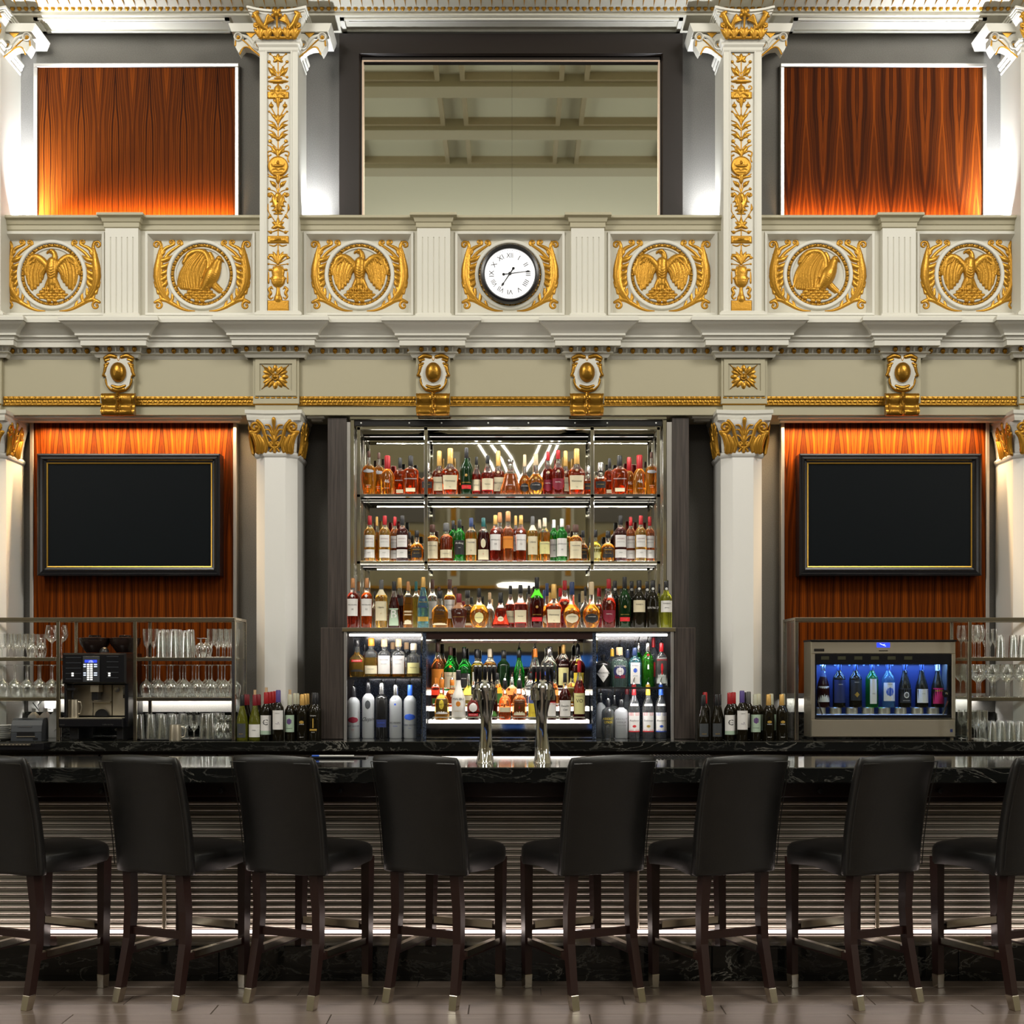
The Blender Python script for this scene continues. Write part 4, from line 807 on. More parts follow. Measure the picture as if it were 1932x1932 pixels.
# ================================================================== BACK COUNTER
ZC = 1.125; YC = 8.50
t = thing('back_counter', 'long black marble back counter carrying the bottles and glass racks', 'counter', (0, 0, 0))
g = MB(); g.bbox(-4.4, 4.4, YC, DC+.0, ZC-.066, ZC, .004); obj('worktop', g, marble, t)
cxs = [xx(c, DC) for c in (-35, 519, 1402, 1958)]; eds = [-4.4]+[v_ for c in cxs for v_ in (c-.152, c+.152)]+[4.4]
for q in range(0, len(eds), 2): obj('worktop_rear', MB().box(eds[q], eds[q+1], DC, DL-.004, ZC-.066, ZC), marble, t)
bx0 = zz(1343, DL-.03)
for q, (a, b_) in enumerate(((cxs[0]+.16, cxs[1]-.16), (cxs[2]+.16, cxs[3]-.16))): struct(obj(f'trim_{6+q}', MB().bbox(a, b_, DL-.04, DL-.004, ZC+.001, bx0, .003), marble), ('left', 'right')[q]+' black marble splashback behind the glass rack', 'splashback')
for n_ in range(11):
    x0 = -4.35+n_*.79; obj('cabinet_door', MB().bbox(x0, x0+.775, YC+.06, YC+.09, .12, ZC-.09, .003), darkwood, t)
obj('cabinet_body', MB().box(-4.4, 4.4, YC+.09, DL-.01, 0, ZC-.066), espresso, t)
# ================================================================== BAR
t = thing('bar_counter', 'long bar front of horizontal bronze ribs over a black marble plinth', 'bar', (0, 0, 0))
YP, YB, YT = 6.67, 6.30, 7.11; ZB = 1.12; DPZ = lambda py, D: zz(py, D)
obj('bar_body', MB().box(-4.2, 4.2, YP+.03, YT-.08, 0, ZB-.08), espresso, t)
zpl = .18
xs = [-4.05+1.27*i for i in range(8)]
for i in range(7): g = MB().bbox(xs[i]+.001, xs[i+1]-.001, 6.55, YP+.04, 0, zpl, .003); obj('plinth_slab', g, marble, t)
zr0, zr1 = zz(1752, YP), zz(1510, YP); ms = [xx(c, YP-.01) for c in (-582, -135, 310, 755, 1202, 1655, 2102)]
rib = None
for i in range(6):
    x0, x1 = ms[i]+.008, ms[i+1]-.008; p = obj('front_panel', MB().box(x0, x1, YP, YP+.03, zr0, zr1), mesh_m, t)
    n = 20; pt = (zr1-zr0)/n
    if i == 0 or i == 5 or True:
        g = MB(); L = x1-x0
        g.loft([[(u, -.009*math.cos(a)-.0, .0075*math.sin(a)) for a in [-PI/2+PI*j/5 for j in range(6)]] for u in (0, L)], False, closed=False); rib = g.mesh('rib', ribm, True)
        g = MB(); g.loft([[(u, -.004*math.cos(a), .003*math.sin(a)) for a in [-PI/2+PI*j/3 for j in range(4)]] for u in (0, L)], False, closed=False); rib2 = g.mesh('fine_rib', ribm, True)
    for j in range(n):
        link('rib', rib, p, (x0, YP, zr0+(j+.5)*pt)); link('fine_rib', rib2, p, (x0, YP, zr0+j*pt+.002))
for m_ in ms: obj('mullion', MB().bbox(m_-.011, m_+.011, YP-.016, YP+.02, zr0-.0, zr1, .004), nickel, t)
g = MB(); g.box(-4.2, 4.2, YP-.004, YP+.03, zr0-.024, zr0-.012); obj('led_strip', g, ledp, t)
g = MB(); g.box(-4.2, 4.2, YP-.02, YP+.03, zr0-.045, zr0-.034); g.box(-4.2, 4.2, YP-.012, YP+.03, zpl, zpl+.02); obj('metal_sill', g, nickel, t)
g = MB(); g.box(-4.2, 4.2, YP, YP+.03, zpl+.02, zr0-.045); obj('lower_panel', g, mesh_m, t)
obj('top_rail', MB().bbox(-4.2, 4.2, YP-.016, YP+.02, zr1, zr1+.012, .003), nickel, t)
za0, za1 = zz(1504, 6.42), ZB-.078
obj('apron', MB().bbox(-4.2, 4.2, 6.42, YP+.02, za0, za1, .004), espresso, t)
obj('apron_underside', MB().box(-4.2, 4.2, 6.50, YP+.03, zr1+.012, za0), espresso, t)
for px in (193, 419, 643, 870, 1095, 1320, 1545, 1771):
    k_ = obj('purse_hook', MB().lathey([(.004, .0), (.004, -.02), (.0125, -.022), (.014, -.028), (.0125, -.034), (0, -.035)], 16), blackp, t, (xx(px, 6.42), 6.42, zz(1491, 6.42)), smooth=True)
g = MB(); g.bbox(-4.2, 4.2, YB, YT, ZB-.078, ZB, .005); bt = obj('bar_worktop', g, marble); tag(bt, 'continuous polished black marble bar top with pale veins', 'worktop')
area('bar_base_glow', (0, YP-.03, zr0-.02), (0, YP-.1, zr0+.3), 7.6, .012, 7, (1., .84, .78), 170)
area('bar_base_glow', (0, YP-.035, zr0-.03), (0, YP-.12, 0), 7.6, .012, 2.5, (1., .84, .78), 170)
# back of bar: service shelf and glass-washer zone on the staff side
g = MB(); g.box(-4.2, 4.2, YT-.08, YT-.05, .3, ZB-.078); obj('rear_panel', g, steel, t)
# ================================================================== BEER TAPS
for i, px in enumerate((915, 1024)):
    D = 6.62; kk = D/F; x = xx(px, D); t = thing('beer_tap', f'{"left" if i == 0 else "right"} tall chrome beer tower with a cluster of black-handled taps', 'beer tap', (x, D, ZB), group='chrome beer towers on the bar')
    g = MB(); n = 20; P = [(0, 16), (3, 15.5), (4, 14.5), (30, 13), (60, 11), (85, 10.5), (110, 14), (130, 19), (142, 21)]
    rings = []
    for q, (z_, r_) in enumerate(P):
        tw_ = z_*.012; dx = 2.5*math.sin(z_*.02)*(1 if i == 0 else -1)
        rings.append([((dx+r_*(1+.10*math.cos(4*(a+tw_)))*math.cos(a))*kk, r_*(1+.10*math.cos(4*(a+tw_)))*math.sin(a)*kk, z_*kk) for a in [2*PI*j/n for j in range(n)]])
    g.loft(rings, True); obj('tower', g, chrome, t, smooth=True, ang=60)
    g = MB().lathe([(0, 132), (17, 133), (20, 138), (19, 147), (13, 154), (0, 158)], 20); g.v = [(a*kk, b_*kk, c*kk) for a, b_, c in g.v]; obj('dome', g, chrome, t, smooth=True)
    for s_, yy in ((-17, -3), (-9, -13), (9, -13), (17, -3), (0, 12)):
        g = MB(); g.tube([(s_*.6*kk, yy*.6*kk, 140*kk), (s_*kk, yy*1.1*kk, 141*kk), (s_*1.15*kk, yy*1.3*kk, 136*kk), (s_*1.2*kk, yy*1.35*kk, 118*kk)], [5*kk, 5.5*kk, 4*kk, 3*kk], 8); f_ = obj('faucet', g, chrome, t, smooth=True)
        g = MB().lathe([(2.2, 144), (2.4, 150), (1.6, 152), (3.4, 158), (4.0, 170), (4.4, 178), (3.6, 180), (0, 181)], 10); g.v = [(a*kk+s_*kk, b_*kk+yy*1.1*kk, c*kk) for a, b_, c in g.v]; obj('tap_handle', g, blackw, f_, smooth=True)
        g = MB().lathe([(3, 0), (3.6, 1.5), (3, 3.5), (0, 4)], 10); g.v = [(a*kk+s_*kk, b_*kk+yy*1.1*kk, c*kk+180*kk) for a, b_, c in g.v]; obj('handle_finial', g, chrome, f_, smooth=True)
# bill presenter with a blue pen, and rubber bar mat
g = MB().bbox(-.155, .155, -.06, .06, 0, .008, .003); t = tag(obj('bill_tray', g, blackp, None, (xx(640, 7.0), 6.99, ZB)), 'black bill tray with white slip on the bar top behind the stools', 'tray')
obj('paper_slip', MB().box(-.11, .07, -.05, .05, .008, .010), paper, t)
g = MB().tube([(-.10, -.055, .014), (.09, -.055, .014)], .005, 8); pn_ = tag(obj('pen', g, CAPM['white'], None, (xx(640, 7.0), 6.99, ZB)), 'white and blue pen lying on the bill tray', 'pen'); obj('pen_cap', MB().tube([(-.14, -.055, .014), (-.10, -.055, .014)], .0055, 8), CAPM['blue'], pn_)
g = MB().box(0, .34, 0, .10, 0, .006)
for i in range(17): g.box(.005+i*.02, .015+i*.02, 0, .10, .006, .012)
tag(obj('bar_mat', g, rubber, None, (xx(1226, 7.0), 6.98, ZB)), 'ribbed black rubber bar mat on the bar top between two right stools', 'bar mat')
# ================================================================== BAR STOOLS
def sup(hx, hy, n=24, e=4.): 
    out = []
    for j in range(n):
        a = 2*PI*j/n; c, s_ = math.cos(a), math.sin(a); out.append((hx*math.copysign(abs(c)**(2/e), c), hy*math.copysign(abs(s_)**(2/e), s_)))
    return out
def stool_parts():
    P = {}
    # seat: origin at centre of seat, +y towards the bar
    rings = []
    for z, hx, hy in ((.634, .215, .235), (.632, .224, .244), (.645, .229, .250), (.705, .230, .252), (.728, .227, .249), (.740, .216, .238), (.744, .18, .20), (.746, .10, .11), (.747, .02, .02)):
        rings.append([(x*(1+.04*(y/.25)), y+.0+.0, z-(.010*math.sin(x*9+y*14) if z < .66 else 0)-.02*(abs(x)/.23)**2*(z > .7)) for x, y in sup(hx, hy, 32, 7.)])
    P['seat'] = MB().loft(rings).mesh('seat', leather, True, 50)
    rings = []
    for z in [.628, .634, .66, .70, .78, .88, .98, 1.08, 1.15, 1.178, 1.190, 1.192]:
        u = (z-.63)/.56; hx = .226+.004*u; th = .036-.006*u; e = 0
        if z > 1.17: hx -= (z-1.17)*.45; th -= (z-1.17)*.9
        if z < .632: hx -= .004; th -= .006
        yb = -.238-.030*u-.085*u*u; bow = .022
        rings.append([(x, yb+y-bow*(1-(x/hx)**2)*1.0+.018, z+ .010*(1-(x/hx)**2)*(z > 1.1)) for x, y in sup(hx, th, 32, 5.)])
    P['back'] = MB().loft(rings).mesh('backrest', leather, True, 50)
    # piping seam round the back
    pts = []
    for s_ in (-1, 1):
        col = []
        for z in [.66, .78, .9, 1.0, 1.1, 1.165]: u = (z-.63)/.56; col.append((s_*(.226+.004*u-.006), -.238-.03*u-.085*u*u-.0-.02, z))
        pts += col if s_ < 0 else col[::-1]
    P['pip'] = MB().tube(pts, .0028, 6).mesh('piping', leather, True)
    def leg(x0, y0, x1, y1, ztop, bulge):
        g = MB(); cap = MB(); rs = []; 
        for z in (ztop, .45, .30, .068, ):
            u = 1-z/ztop; w_ = .0235-.006*u; b_ = bulge*math.sin(PI*min(1, u*1.0))
            rs.append(([((x0+(x1-x0)*u)+i*w_, (y0+(y1-y0)*u)+b_+j*w_*1.15, z) for i, j in ((-1,-1), (1,-1), (1,1), (-1,1))]))
        g.loft(rs); me1 = g.mesh('leg', espresso)
        u0, w0, w1 = .068/ztop, .0195, .0175; rs = []
        for z, w_ in ((.069, .0195), (.066, .0200), (.003, .0180), (0, .0165)):
            u = 1-z/ztop; b_ = bulge*math.sin(PI*u); rs.append([((x0+(x1-x0)*u)+i*w_, (y0+(y1-y0)*u)+b_+j*w_*1.1, z) for i, j in ((-1,-1), (1,-1), (1,1), (-1,1))])
        cap.loft(rs); return me1, cap.mesh('metal_foot_cap', nickel)
    P['legs'] = [leg(-.160, -.222, -.180, -.285, .66, .045), leg(.160, -.222, .180, -.285, .66, .045), leg(-.195, .215, -.200, .200, .66, 0), leg(.195, .215, .200, .200, .66, 0)]
    st = []
    st.append(MB().bar((-.176, -.20, .335), (.176, -.20, .335), .030, .035).mesh('rear_rail', espresso))
    g = MB(); g.bar((-.19, .205, .300), (.19, .205, .300), .035, .022); st.append(g.mesh('front_rail', espresso))
    for s_ in (-1, 1): g = MB(); g.bar((s_*.176, -.21, .235), (s_*.196, .20, .235), .024, .035); st.append(g.mesh('side_rail', espresso))
    P['rails'] = st
    ca = [MB().bar((-.165, .192, .318), (.165, .192, .318), .030, .034).mesh('chrome_footrest_plate', nickel)]
    for s_ in (-1, 1): ca.append(MB().bar((s_*.181, -.17, .243), (s_*.195, .17, .243), .031, .030).mesh('chrome_footrest_plate', nickel))
    P['plates'] = ca; return P
SP = stool_parts()
stp = [(50, 1), (333, 1), (588, 1), (856, 1), (1084, -1), (1337, -1), (1622, -1), (1915, -1)]
for i, (px, s_) in enumerate(stp):
    A = -s_*math.radians(24+(.8, 1.2, -.6, 0, .5, -.8, .6, 0)[i]); D = 5.99; fx, fy = s_*.180, -.285
    wx, wy = xx(px, D), D; cx = wx-(fx*math.cos(A)-fy*math.sin(A)); cy = wy-(fx*math.sin(A)+fy*math.cos(A))
    lb = f'black leather high-back bar stool, {nth(i+1, 8)} of eight' if i not in (3, 4) else ('black leather bar stool turned right, just left of the beer towers' if i == 3 else 'black leather bar stool turned left, just right of the beer towers')
    t = thing('bar_stool', lb, 'stool', (cx, cy, 0), A, 'black leather stools along the bar')
    link('seat', SP['seat'], t); b_ = link('backrest', SP['back'], t); link('piping', SP['pip'], b_)
    for m1, m2 in SP['legs']: l = link('leg', m1, t); link('metal_foot_cap', m2, l)
    for m_, c_ in zip(SP['rails'][1:], SP['plates']): r_ = link(m_.name.split('.')[0], m_, t); link('chrome_footrest_plate', c_, r_)
    link('rear_rail', SP['rails'][0], t)
# ================================================================== CENTRAL BOTTLE SHELVING
YS = 9.08; YM = 9.385
t = thing('bottle_display', 'tall chrome and mirror bottle shelving unit in dark wood jambs', 'shelving', (0, 0, 0))
zL = zz(1184, 8.78); zU = 3.405
g = MB(); g.box(xx(660, YS), xx(1258, YS), YM, YM+.01, zL, zU); obj('mirror_back', g, gmirror2, t)
for a, b_ in ((618, 654), (1268, 1300)):
    obj('wood_jamb', MB().bbox(xx(a, YS), xx(b_, YS), YS, YM+.01, zL, zU, .003), darkwood, t)
for a, b_, c in ((654, 662, 1), (1258, 1268, 1)): obj('steel_edge', MB().box(xx(a, YS+.01), xx(b_, YS+.01), YS+.01, YM, zL, zU-.03), trimm, t)
Z1, Z2 = zz(932, YS), zz(1058, YS)
fr = MB(); 
def cbar(nm, x0, x1, z0, z1, y=YS, d=.018, m=chrome): return obj(nm, MB().bbox(x0, x1, y, y+d, z0, z1, .003), m, t)
cbar('header_rail', xx(660, YS), xx(1258, YS), zz(792, YS), zz(786, YS), YS-.01); hd = cbar('dark_header', xx(668, YS), xx(1250, YS), zz(803, YS), zz(792, YS), YS+.01, .01, blackp)
for px in (681, 772, 833, 921, 997, 1085, 1146, 1238): obj('screw', MB().lathey([(.006, 0), (.006, -.003), (0, -.004)], 10), CAPM['white'], hd, (xx(px, YS), YS+.01, zz(797.5, YS)))
for a, b_ in ((661, 668), (673, 680), (1239, 1246), (1251, 1258)): cbar('upright_post', xx(a, YS), xx(b_, YS), zL, zz(805, YS) if a > 668 and a < 1250 else zz(792, YS))
for a in (800, 1114): cbar('upright_post', xx(a, YS), xx(a+7, YS), Z2-.33 if False else zL+.42, zz(805, YS)); 
cbar('top_rail', xx(673, YS), xx(1246, YS), zz(811, YS), zz(805, YS))
cbar('rear_top_rail', xx(673, YS), xx(1246, YS), zz(811, YS), zz(805, YS), YM-.03)
for px in (676, 803, 1117, 1243): obj('top_cross_bar', MB().box(xx(px-3, YS), xx(px+3, YS), YS, YM-.01, zz(811, YS), zz(805, YS)), chrome, t)
for z_ in (Z1, Z2):
    x0, x1 = xx(673, YS), xx(1246, YS)
    sh = obj('display_shelf', MB().box(x0+.01, x1-.01, YS+.02, YM-.01, z_-.012, z_-.002), shelfglow, t)
    obj('front_rail', MB().bbox(x0, x1, YS, YS+.02, z_-.024, z_, .003), chrome, sh); obj('rear_rail', MB().bbox(x0, x1, YM-.025, YM-.005, z_-.024, z_-.012, .003), chrome, sh)
    obj('shelf_soffit', MB().box(x0+.01, x1-.01, YS+.02, YM-.01, z_-.014, z_-.012), chrome, sh)
    for px in (676, 803, 1117, 1243): obj('cross_bar', MB().box(xx(px-3, YS), xx(px+3, YS), YS+.02, YM-.02, z_-.03, z_-.014), chrome, sh)
for px in (678, 804, 1116, 1241): obj('rear_post', MB().box(xx(px-2, YS), xx(px+2, YS), YM-.02, YM-.004, zL, zz(805, YS)), chrome, t)
# lower cabinet stepping forward on the counter
YL = 8.78; zl0, zl1 = ZC, zL
t = thing('bottle_cabinet', 'low mirrored bottle cabinet with chrome edge and dark wood sides on the counter', 'cabinet', (0, 0, 0))
for a, b_ in ((605, 648), (1272, 1312)): obj('wood_side', MB().bbox(xx(a, YL), xx(b_, YL), YL, YM, zl0+.001, zl1, .003), darkwood, t)
X0, X1 = xx(648, YL), xx(1272, YL)
tp = obj('top_slab', MB().box(X0, X1, YL+.01, YM, zl1-.028, zl1-.002), shelfglow, t); obj('chrome_edge', MB().bbox(X0-.01, X1+.01, YL-.012, YL+.012, zl1-.030, zl1, .003), chrome, tp)
obj('shelf_underside', MB().box(X0, X1, YL+.012, YM, zl1-.034, zl1-.028), blackp, tp)
for px in (649, 1266): obj('steel_edge', MB().box(xx(px, YL), xx(px+5, YL), YL-.006, YL+.02, zl0, zl1-.03), trimm, t)
obj('mirror_back', MB().box(X0, X1, YM-.006, YM, zl0, zl1-.03), gmirror2, t)
obj('granite_back', MB().box(xx(655, YM), xx(795, YM), YM-.05, YM-.008, zl0+.002, zl1-.035), speckle, t); obj('granite_back', MB().box(xx(1127, YM), xx(1265, YM), YM-.05, YM-.008, zl0+.002, zl1-.035), speckle, t)
for px in (797, 1118): obj('divider', MB().box(xx(px, YL), xx(px+7, YL), YL, YM-.01, zl0+.002, zl1-.035), speckle, t)
obj('wood_header', MB().box(xx(804, YL), xx(1118, YL), YL+.005, YL+.03, zz(1206, YL), zl1-.03), espresso, t)
for px in (827, 920, 999, 1091): obj('screw', MB().lathey([(.005, 0), (.005, -.003), (0, -.004)], 10), CAPM['silver'], t, (xx(px, YL), YL+.003, zz(1192, YL)))
for a, b_ in ((658, 794), (1124, 1260)): obj('led_strip', MB().box(xx(a, YL), xx(b_, YL), YL+.03, YL+.04, zz(1200, YL+.03), zz(1196, YL+.03)), led, t)
zsl, zsr = zz(1277, 8.95), zz(1296, 8.95)
obj('cabinet_shelf', MB().box(xx(655, YL), xx(797, YL), YL+.02, YM-.05, zsl-.012, zsl), blackp, t); obj('cabinet_shelf', MB().box(xx(1125, YL), xx(1266, YL), YL+.02, YM-.05, zsr-.012, zsr), blackp, t)
area('cabinet_strip_and_fill', (xx(726, 8.9), YL+.045, zl1-.04), (xx(726, 8.9), YL+.15, 1.2), .45, .02, 2.2, (1, .95, .9)); area('cabinet_strip_and_fill', (xx(1192, 8.9), YL+.045, zl1-.04), (xx(1192, 8.9), YL+.15, 1.2), .45, .02, 2.2, (1, .95, .9))
area('cabinet_strip_and_fill', (xx(960, 8.9), YL+.06, zl1-.06), (xx(960, 8.9), YL+.15, 1.2), 1.05, .02, 3.5, (1, .93, .85))
for px, z_ in ((726, zsl), (1192, zsr)): area('cabinet_strip_and_fill', (xx(px, 8.9), YL+.035, z_-.014), (xx(px, 8.9), YL+.10, 1.15), .42, .012, 1.6, (1, .97, .95))  # extra lamps added under the shelves to brighten the bottles below
# display lamps tucked behind each shelf front rail
for z_, pw in ((zz(811, YS)+.006, 8), (Z1-.0165, 5), (Z2-.0165, 5)): area('shelf_strip_lamp', (0, YS+.027, z_), (0, YS+.14, z_-.4), 2.05, .006, pw, (1, .96, .9))
# lit tiered bottle risers in the middle bay
tiers = [(8.84, 8.93, 1.255), (8.93, 9.03, 1.345), (9.03, 9.14, 1.455)]
t = thing('bottle_riser', 'backlit stepped bottle riser with chrome guard rails behind the beer towers', 'riser', (0, 0, 0))
for j, (y0, y1, z_) in enumerate(tiers):
    obj('lit_step', MB().box(xx(808, y0), xx(1112, y0), y0, y1, z_-.03, z_), shelfglow, t); obj('step_body', MB().box(xx(808, y0), xx(1112, y0), y0+.01, y1, ZC+.001, z_-.03), chrome, t)
    for (a, b_) in ((816, 952), (964, 1104)):
        xa, xb = xx(a, y0), xx(b_, y0); obj('guard_rail', MB().tube([(xa, y0-.006, z_), (xa, y0-.006, z_+.016), (xa+.004, y0-.006, z_+.02), (xb-.004, y0-.006, z_+.02), (xb, y0-.006, z_+.016), (xb, y0-.006, z_)], .003, 6), chrome, t)
obj('chrome_front', MB().bbox(xx(802, 8.82), xx(1118, 8.82), 8.80, 8.838, ZC+.001, 1.235, .006), chrome, t)
# ================================================================== BOTTLES
PROF = {
 'whisky': [(0,.88),(.015,1),(.60,1),(.67,.92),(.72,.62),(.76,.38),(.80,.34),(1,.33)],
 'mac': [(0,.88),(.015,.94),(.3,.97),(.58,1),(.64,.96),(.69,.72),(.74,.42),(.80,.34),(1,.33)],
 'bulb': [(0,.88),(.015,1),(.58,1),(.64,.88),(.69,.5),(.73,.36),(.76,.40),(.80,.44),(.84,.38),(.87,.30),(1,.30)],
 'henn': [(0,.74),(.02,.86),(.25,.93),(.44,1),(.50,.96),(.56,.72),(.61,.44),(.66,.32),(1,.28)],
 'remy': [(0,.72),(.02,.80),(.30,.90),(.50,1),(.58,.96),(.66,.72),(.73,.42),(.80,.26),(1,.22)],
 'slim': [(0,.86),(.02,.94),(.45,1),(.55,.90),(.62,.62),(.70,.38),(.78,.30),(1,.28)],
 'courv': [(0,.56),(.02,.66),(.15,.88),(.28,1),(.36,.98),(.43,.80),(.50,.50),(.56,.30),(1,.22)],
 'oval': [(0,.66),(.03,.72),(.2,.92),(.38,1),(.52,.97),(.62,.80),(.68,.50),(.71,.22),(1,.20)],
 'maker': [(0,.92),(.02,1),(.40,1),(.52,.92),(.60,.70),(.66,.42),(.70,.30),(1,.28)],
 'flask': [(0,.86),(.02,.92),(.3,1),(.52,1),(.62,.92),(.68,.62),(.71,.30),(1,.26)],
 'bell': [(0,.84),(.03,.98),(.14,1),(.28,.86),(.45,.66),(.58,.58),(.64,.42),(.70,.27),(.90,.25),(.92,.32),(1,.30)],
 'squat': [(0,.84),(.03,.96),(.38,1),(.48,.94),(.56,.70),(.62,.36),(.78,.32),(1,.32)],
 'decan': [(0,.78),(.04,.86),(.42,1),(.50,.96),(.56,.60),(.60,.36),(.72,.34),(.74,.44),(.88,.5),(1,.2)],
 'round': [(0,.50),(.04,.72),(.2,.95),(.34,1),(.46,.94),(.56,.66),(.62,.30),(.70,.20),(1,.18)],
 'xo': [(0,.86),(.03,1),(.12,.98),(.26,.76),(.40,.66),(.50,.60),(.58,.44),(.66,.26),(1,.24)],
 'jug': [(0,.62),(.04,.72),(.3,.92),(.50,1),(.56,.96),(.64,.50),(.72,.32),(.95,.28),(1,.28)],
 'wine': [(0,.95),(.015,1),(.60,1),(.66,.92),(.71,.66),(.76,.42),(.80,.37),(1,.36)],
 'burg': [(0,.95),(.015,1),(.38,1),(.50,.88),(.62,.62),(.72,.42),(.80,.34),(1,.33)],
 'vodka': [(0,.92),(.02,1),(.68,1),(.73,.92),(.77,.66),(.80,.38),(.83,.32),(1,.31)],
 'absol': [(0,.92),(.02,1),(.66,1),(.73,.86),(.77,.5),(.80,.34),(1,.32)],
 'stoli': [(0,.92),(.02,1),(.56,1),(.66,.84),(.74,.50),(.80,.36),(1,.34)],
 'malibu': [(0,.92),(.02,1),(.42,1),(.52,.80),(.62,.50),(.72,.34),(1,.30)],
 'apoth': [(0,.94),(.02,1),(.66,1),(.74,.86),(.78,.50),(.82,.24),(.90,.24),(.91,.34),(1,.32)],
 'gin': [(0,.92),(.02,1),(.62,1),(.70,.80),(.76,.50),(.80,.36),(1,.32)],
 'long': [(0,.90),(.015,1),(.44,1),(.56,.82),(.68,.54),(.78,.38),(1,.30)],
 'gall': [(0,.8),(.3,.9),(.52,1),(.60,.86),(.70,.44),(.78,.3),(1,.26)],
}
NSEG = 18
def prof_r(pr, t):
    for (a, ra), (b_, rb) in zip(pr[:-1], pr[1:]):
        if a <= t <= b_: return ra+(rb-ra)*(t-a)/max(b_-a, 1e-6)
    return pr[-1][1]
def bottle(px, D, base, top, wpx, shape, liq, cap='black', capt=None, labels=(), txt=(), desc='', nm='liquor_bottle', cat='bottle', sq=2., dep=None, lvl=.66, grp='', cork=False, pour=False, body2=None, seal=None):
    ztop = zz(top, D); H = ztop-base; R = wpx*D/F/2; pr = PROF[shape]; x = xx(px, D)
    if cork: Hc = 9*D/F; H -= Hc
    if pour: Hp = 13*D/F; H -= Hp
    dep = dep or (1. if sq <= 2.2 else .62)
    ct = capt if capt is not None else {'henn': .67, 'remy': .78, 'courv': .72, 'bell': .91, 'round': .78, 'oval': .86, 'maker': .74, 'flask': .74, 'apoth': .90, 'squat': .78, 'decan': .74, 'xo': .70, 'jug': .74}.get(shape, .80)
    def ring(r, z, e=sq): 
        ee = e if r > .5*R else 2.
        return [(r*math.copysign(abs(math.cos(a))**(2/ee), math.cos(a)), (r if r < .5*R else r*dep)*math.copysign(abs(math.sin(a))**(2/ee), math.sin(a)), z) for a in [2*PI*j/NSEG for j in range(NSEG)]]
    t = thing(nm, desc, cat, (x, D, base), 0, grp or None)
    clearable = liq not in ('tanstone', 'white', 'black', 'wine', 'dgreen', 'brown', 'frost', 'green', 'lime', 'blue', 'olive')
    g = MB(); P = [(u, r) for u, r in pr]
    if clearable and lvl < 1: 
        P = sorted(P+[(lvl, prof_r(pr, lvl)), (lvl+.004, prof_r(pr, lvl+.004))])
    rings = [ring(max(r, .02)*R, u*H) for u, r in P]; mis = [0 if (u < lvl or not clearable) else 1 for u, r in P]
    g.loft(rings, True, mis=mis)
    ms_ = [LIQ[liq], LIQ['clear']]
    if body2: ms_ = [LIQ[body2], LIQ[liq]]; g.m = [0 if 1 else 1 for _ in g.m]; g.m = [1 if (min(g.v[i][2] for i in f) > .52*H) else 0 for f in g.f]
    bd = obj('glass_body', g, ms_, t, smooth=True, ang=50)
    if cap != 'clear':
        g = MB(); r0 = prof_r(pr, ct)*R+.0010; r1 = max(r0*.96, prof_r(pr, 1)*R+.001)
        g.lathe([(r0, ct*H), (r0*1.02, ct*H+.002), (r1, H*.985), (r1*.8, H+.0005), (0, H+.001)], 14, cap=False); obj('cork_stopper' if cap == 'cork' else 'bottle_cap', g, CAPM[cap], t, smooth=True, ang=50)
    else:
        obj('glass_stopper', MB().lathe([(prof_r(pr, .95)*R*1.5, H*.93), (prof_r(pr, .95)*R*1.7, H*.97), (prof_r(pr, .95)*R*1.2, H), (0, H+.001)], 12), LIQ['clear'], t, smooth=True)
    if cork: obj('cork', MB().lathe([(.009, H-.004), (.0095, H+Hc), (0, H+Hc)], 12), CAPM['cork'], t)
    if pour:
        g = MB().lathe([(prof_r(pr, 1)*R*.9, H), (.010, H+.008), (.006, H+.014)], 10); g.tube([(0, 0, H+.012), (0, 0, H+Hp*.6), (.006, -.004, H+Hp)], .0032, 6); obj('pour_spout', g, chrome, t, smooth=True)
    def fy(u_, xx_):                          # front depth at height fraction and x
        r = prof_r(pr, u_)*R; e = sq if r > .5*R else 2.; q = min(abs(xx_)/r, .999); return -(r*(dep if r > .5*R else 1.))*(1-q**e)**(1/e)
    lab = []
    for L in labels:                           # (t0, t1, width fraction, material[, shape])
        t0, t1, wf, m_ = L[:4]; kind = L[4] if len(L) > 4 else 'rect'; n = 8; rows = []; nn = 1 if kind == 'rect' else 8
        g = MB()
        for jj in range(nn+1):
            u_ = t0+(t1-t0)*jj/nn; v_ = 2*jj/nn-1
            f = 1. if kind == 'rect' else (math.sqrt(max(1-v_*v_, .0)) if kind == 'oval' else (1-abs(v_) if kind == 'diam' else math.sqrt(max(0, 1-max(0, -v_)**2))))
            r = prof_r(pr, u_)*R
            row = [(a, fy(u_, a)-.0012, u_*H) for a in [wf*f*r*(2*i/n-1)*.97 for i in range(n+1)]]; rows.append(row)
        g.loft(rows, False, closed=False); lo = obj('paper_label', g, m_, t, smooth=True); lab.append((lo, t0, t1, wf))
    for T in txt:                              # (text, t, height px, material, width fraction[, label index])
        s_, u_, hp, m_, wf = T[:5]; r = prof_r(pr, u_)*R; g = MB(); it = T[5] if len(T) > 5 else 0.
        add_text(g, s_, 0, u_*H, hp*D/F, lambda a: fy(u_, a)-.0022, wf*r*1.9, italic=it)
        par_ = t
        for lo, t0, t1, w_ in lab:
            if t0-.02 <= u_ <= t1+.02: par_ = lo
        if g.v: obj('lettering', g, m_, par_)
    if seal: obj('wax_seal', MB().lathey([(2.6*D/F, 0), (2.6*D/F, -.003), (0, -.004)], 12, (0, fy(seal[0], 0)+.0005, seal[0]*H)), CAPM[seal[1]], t)
    return t
ROWS = []
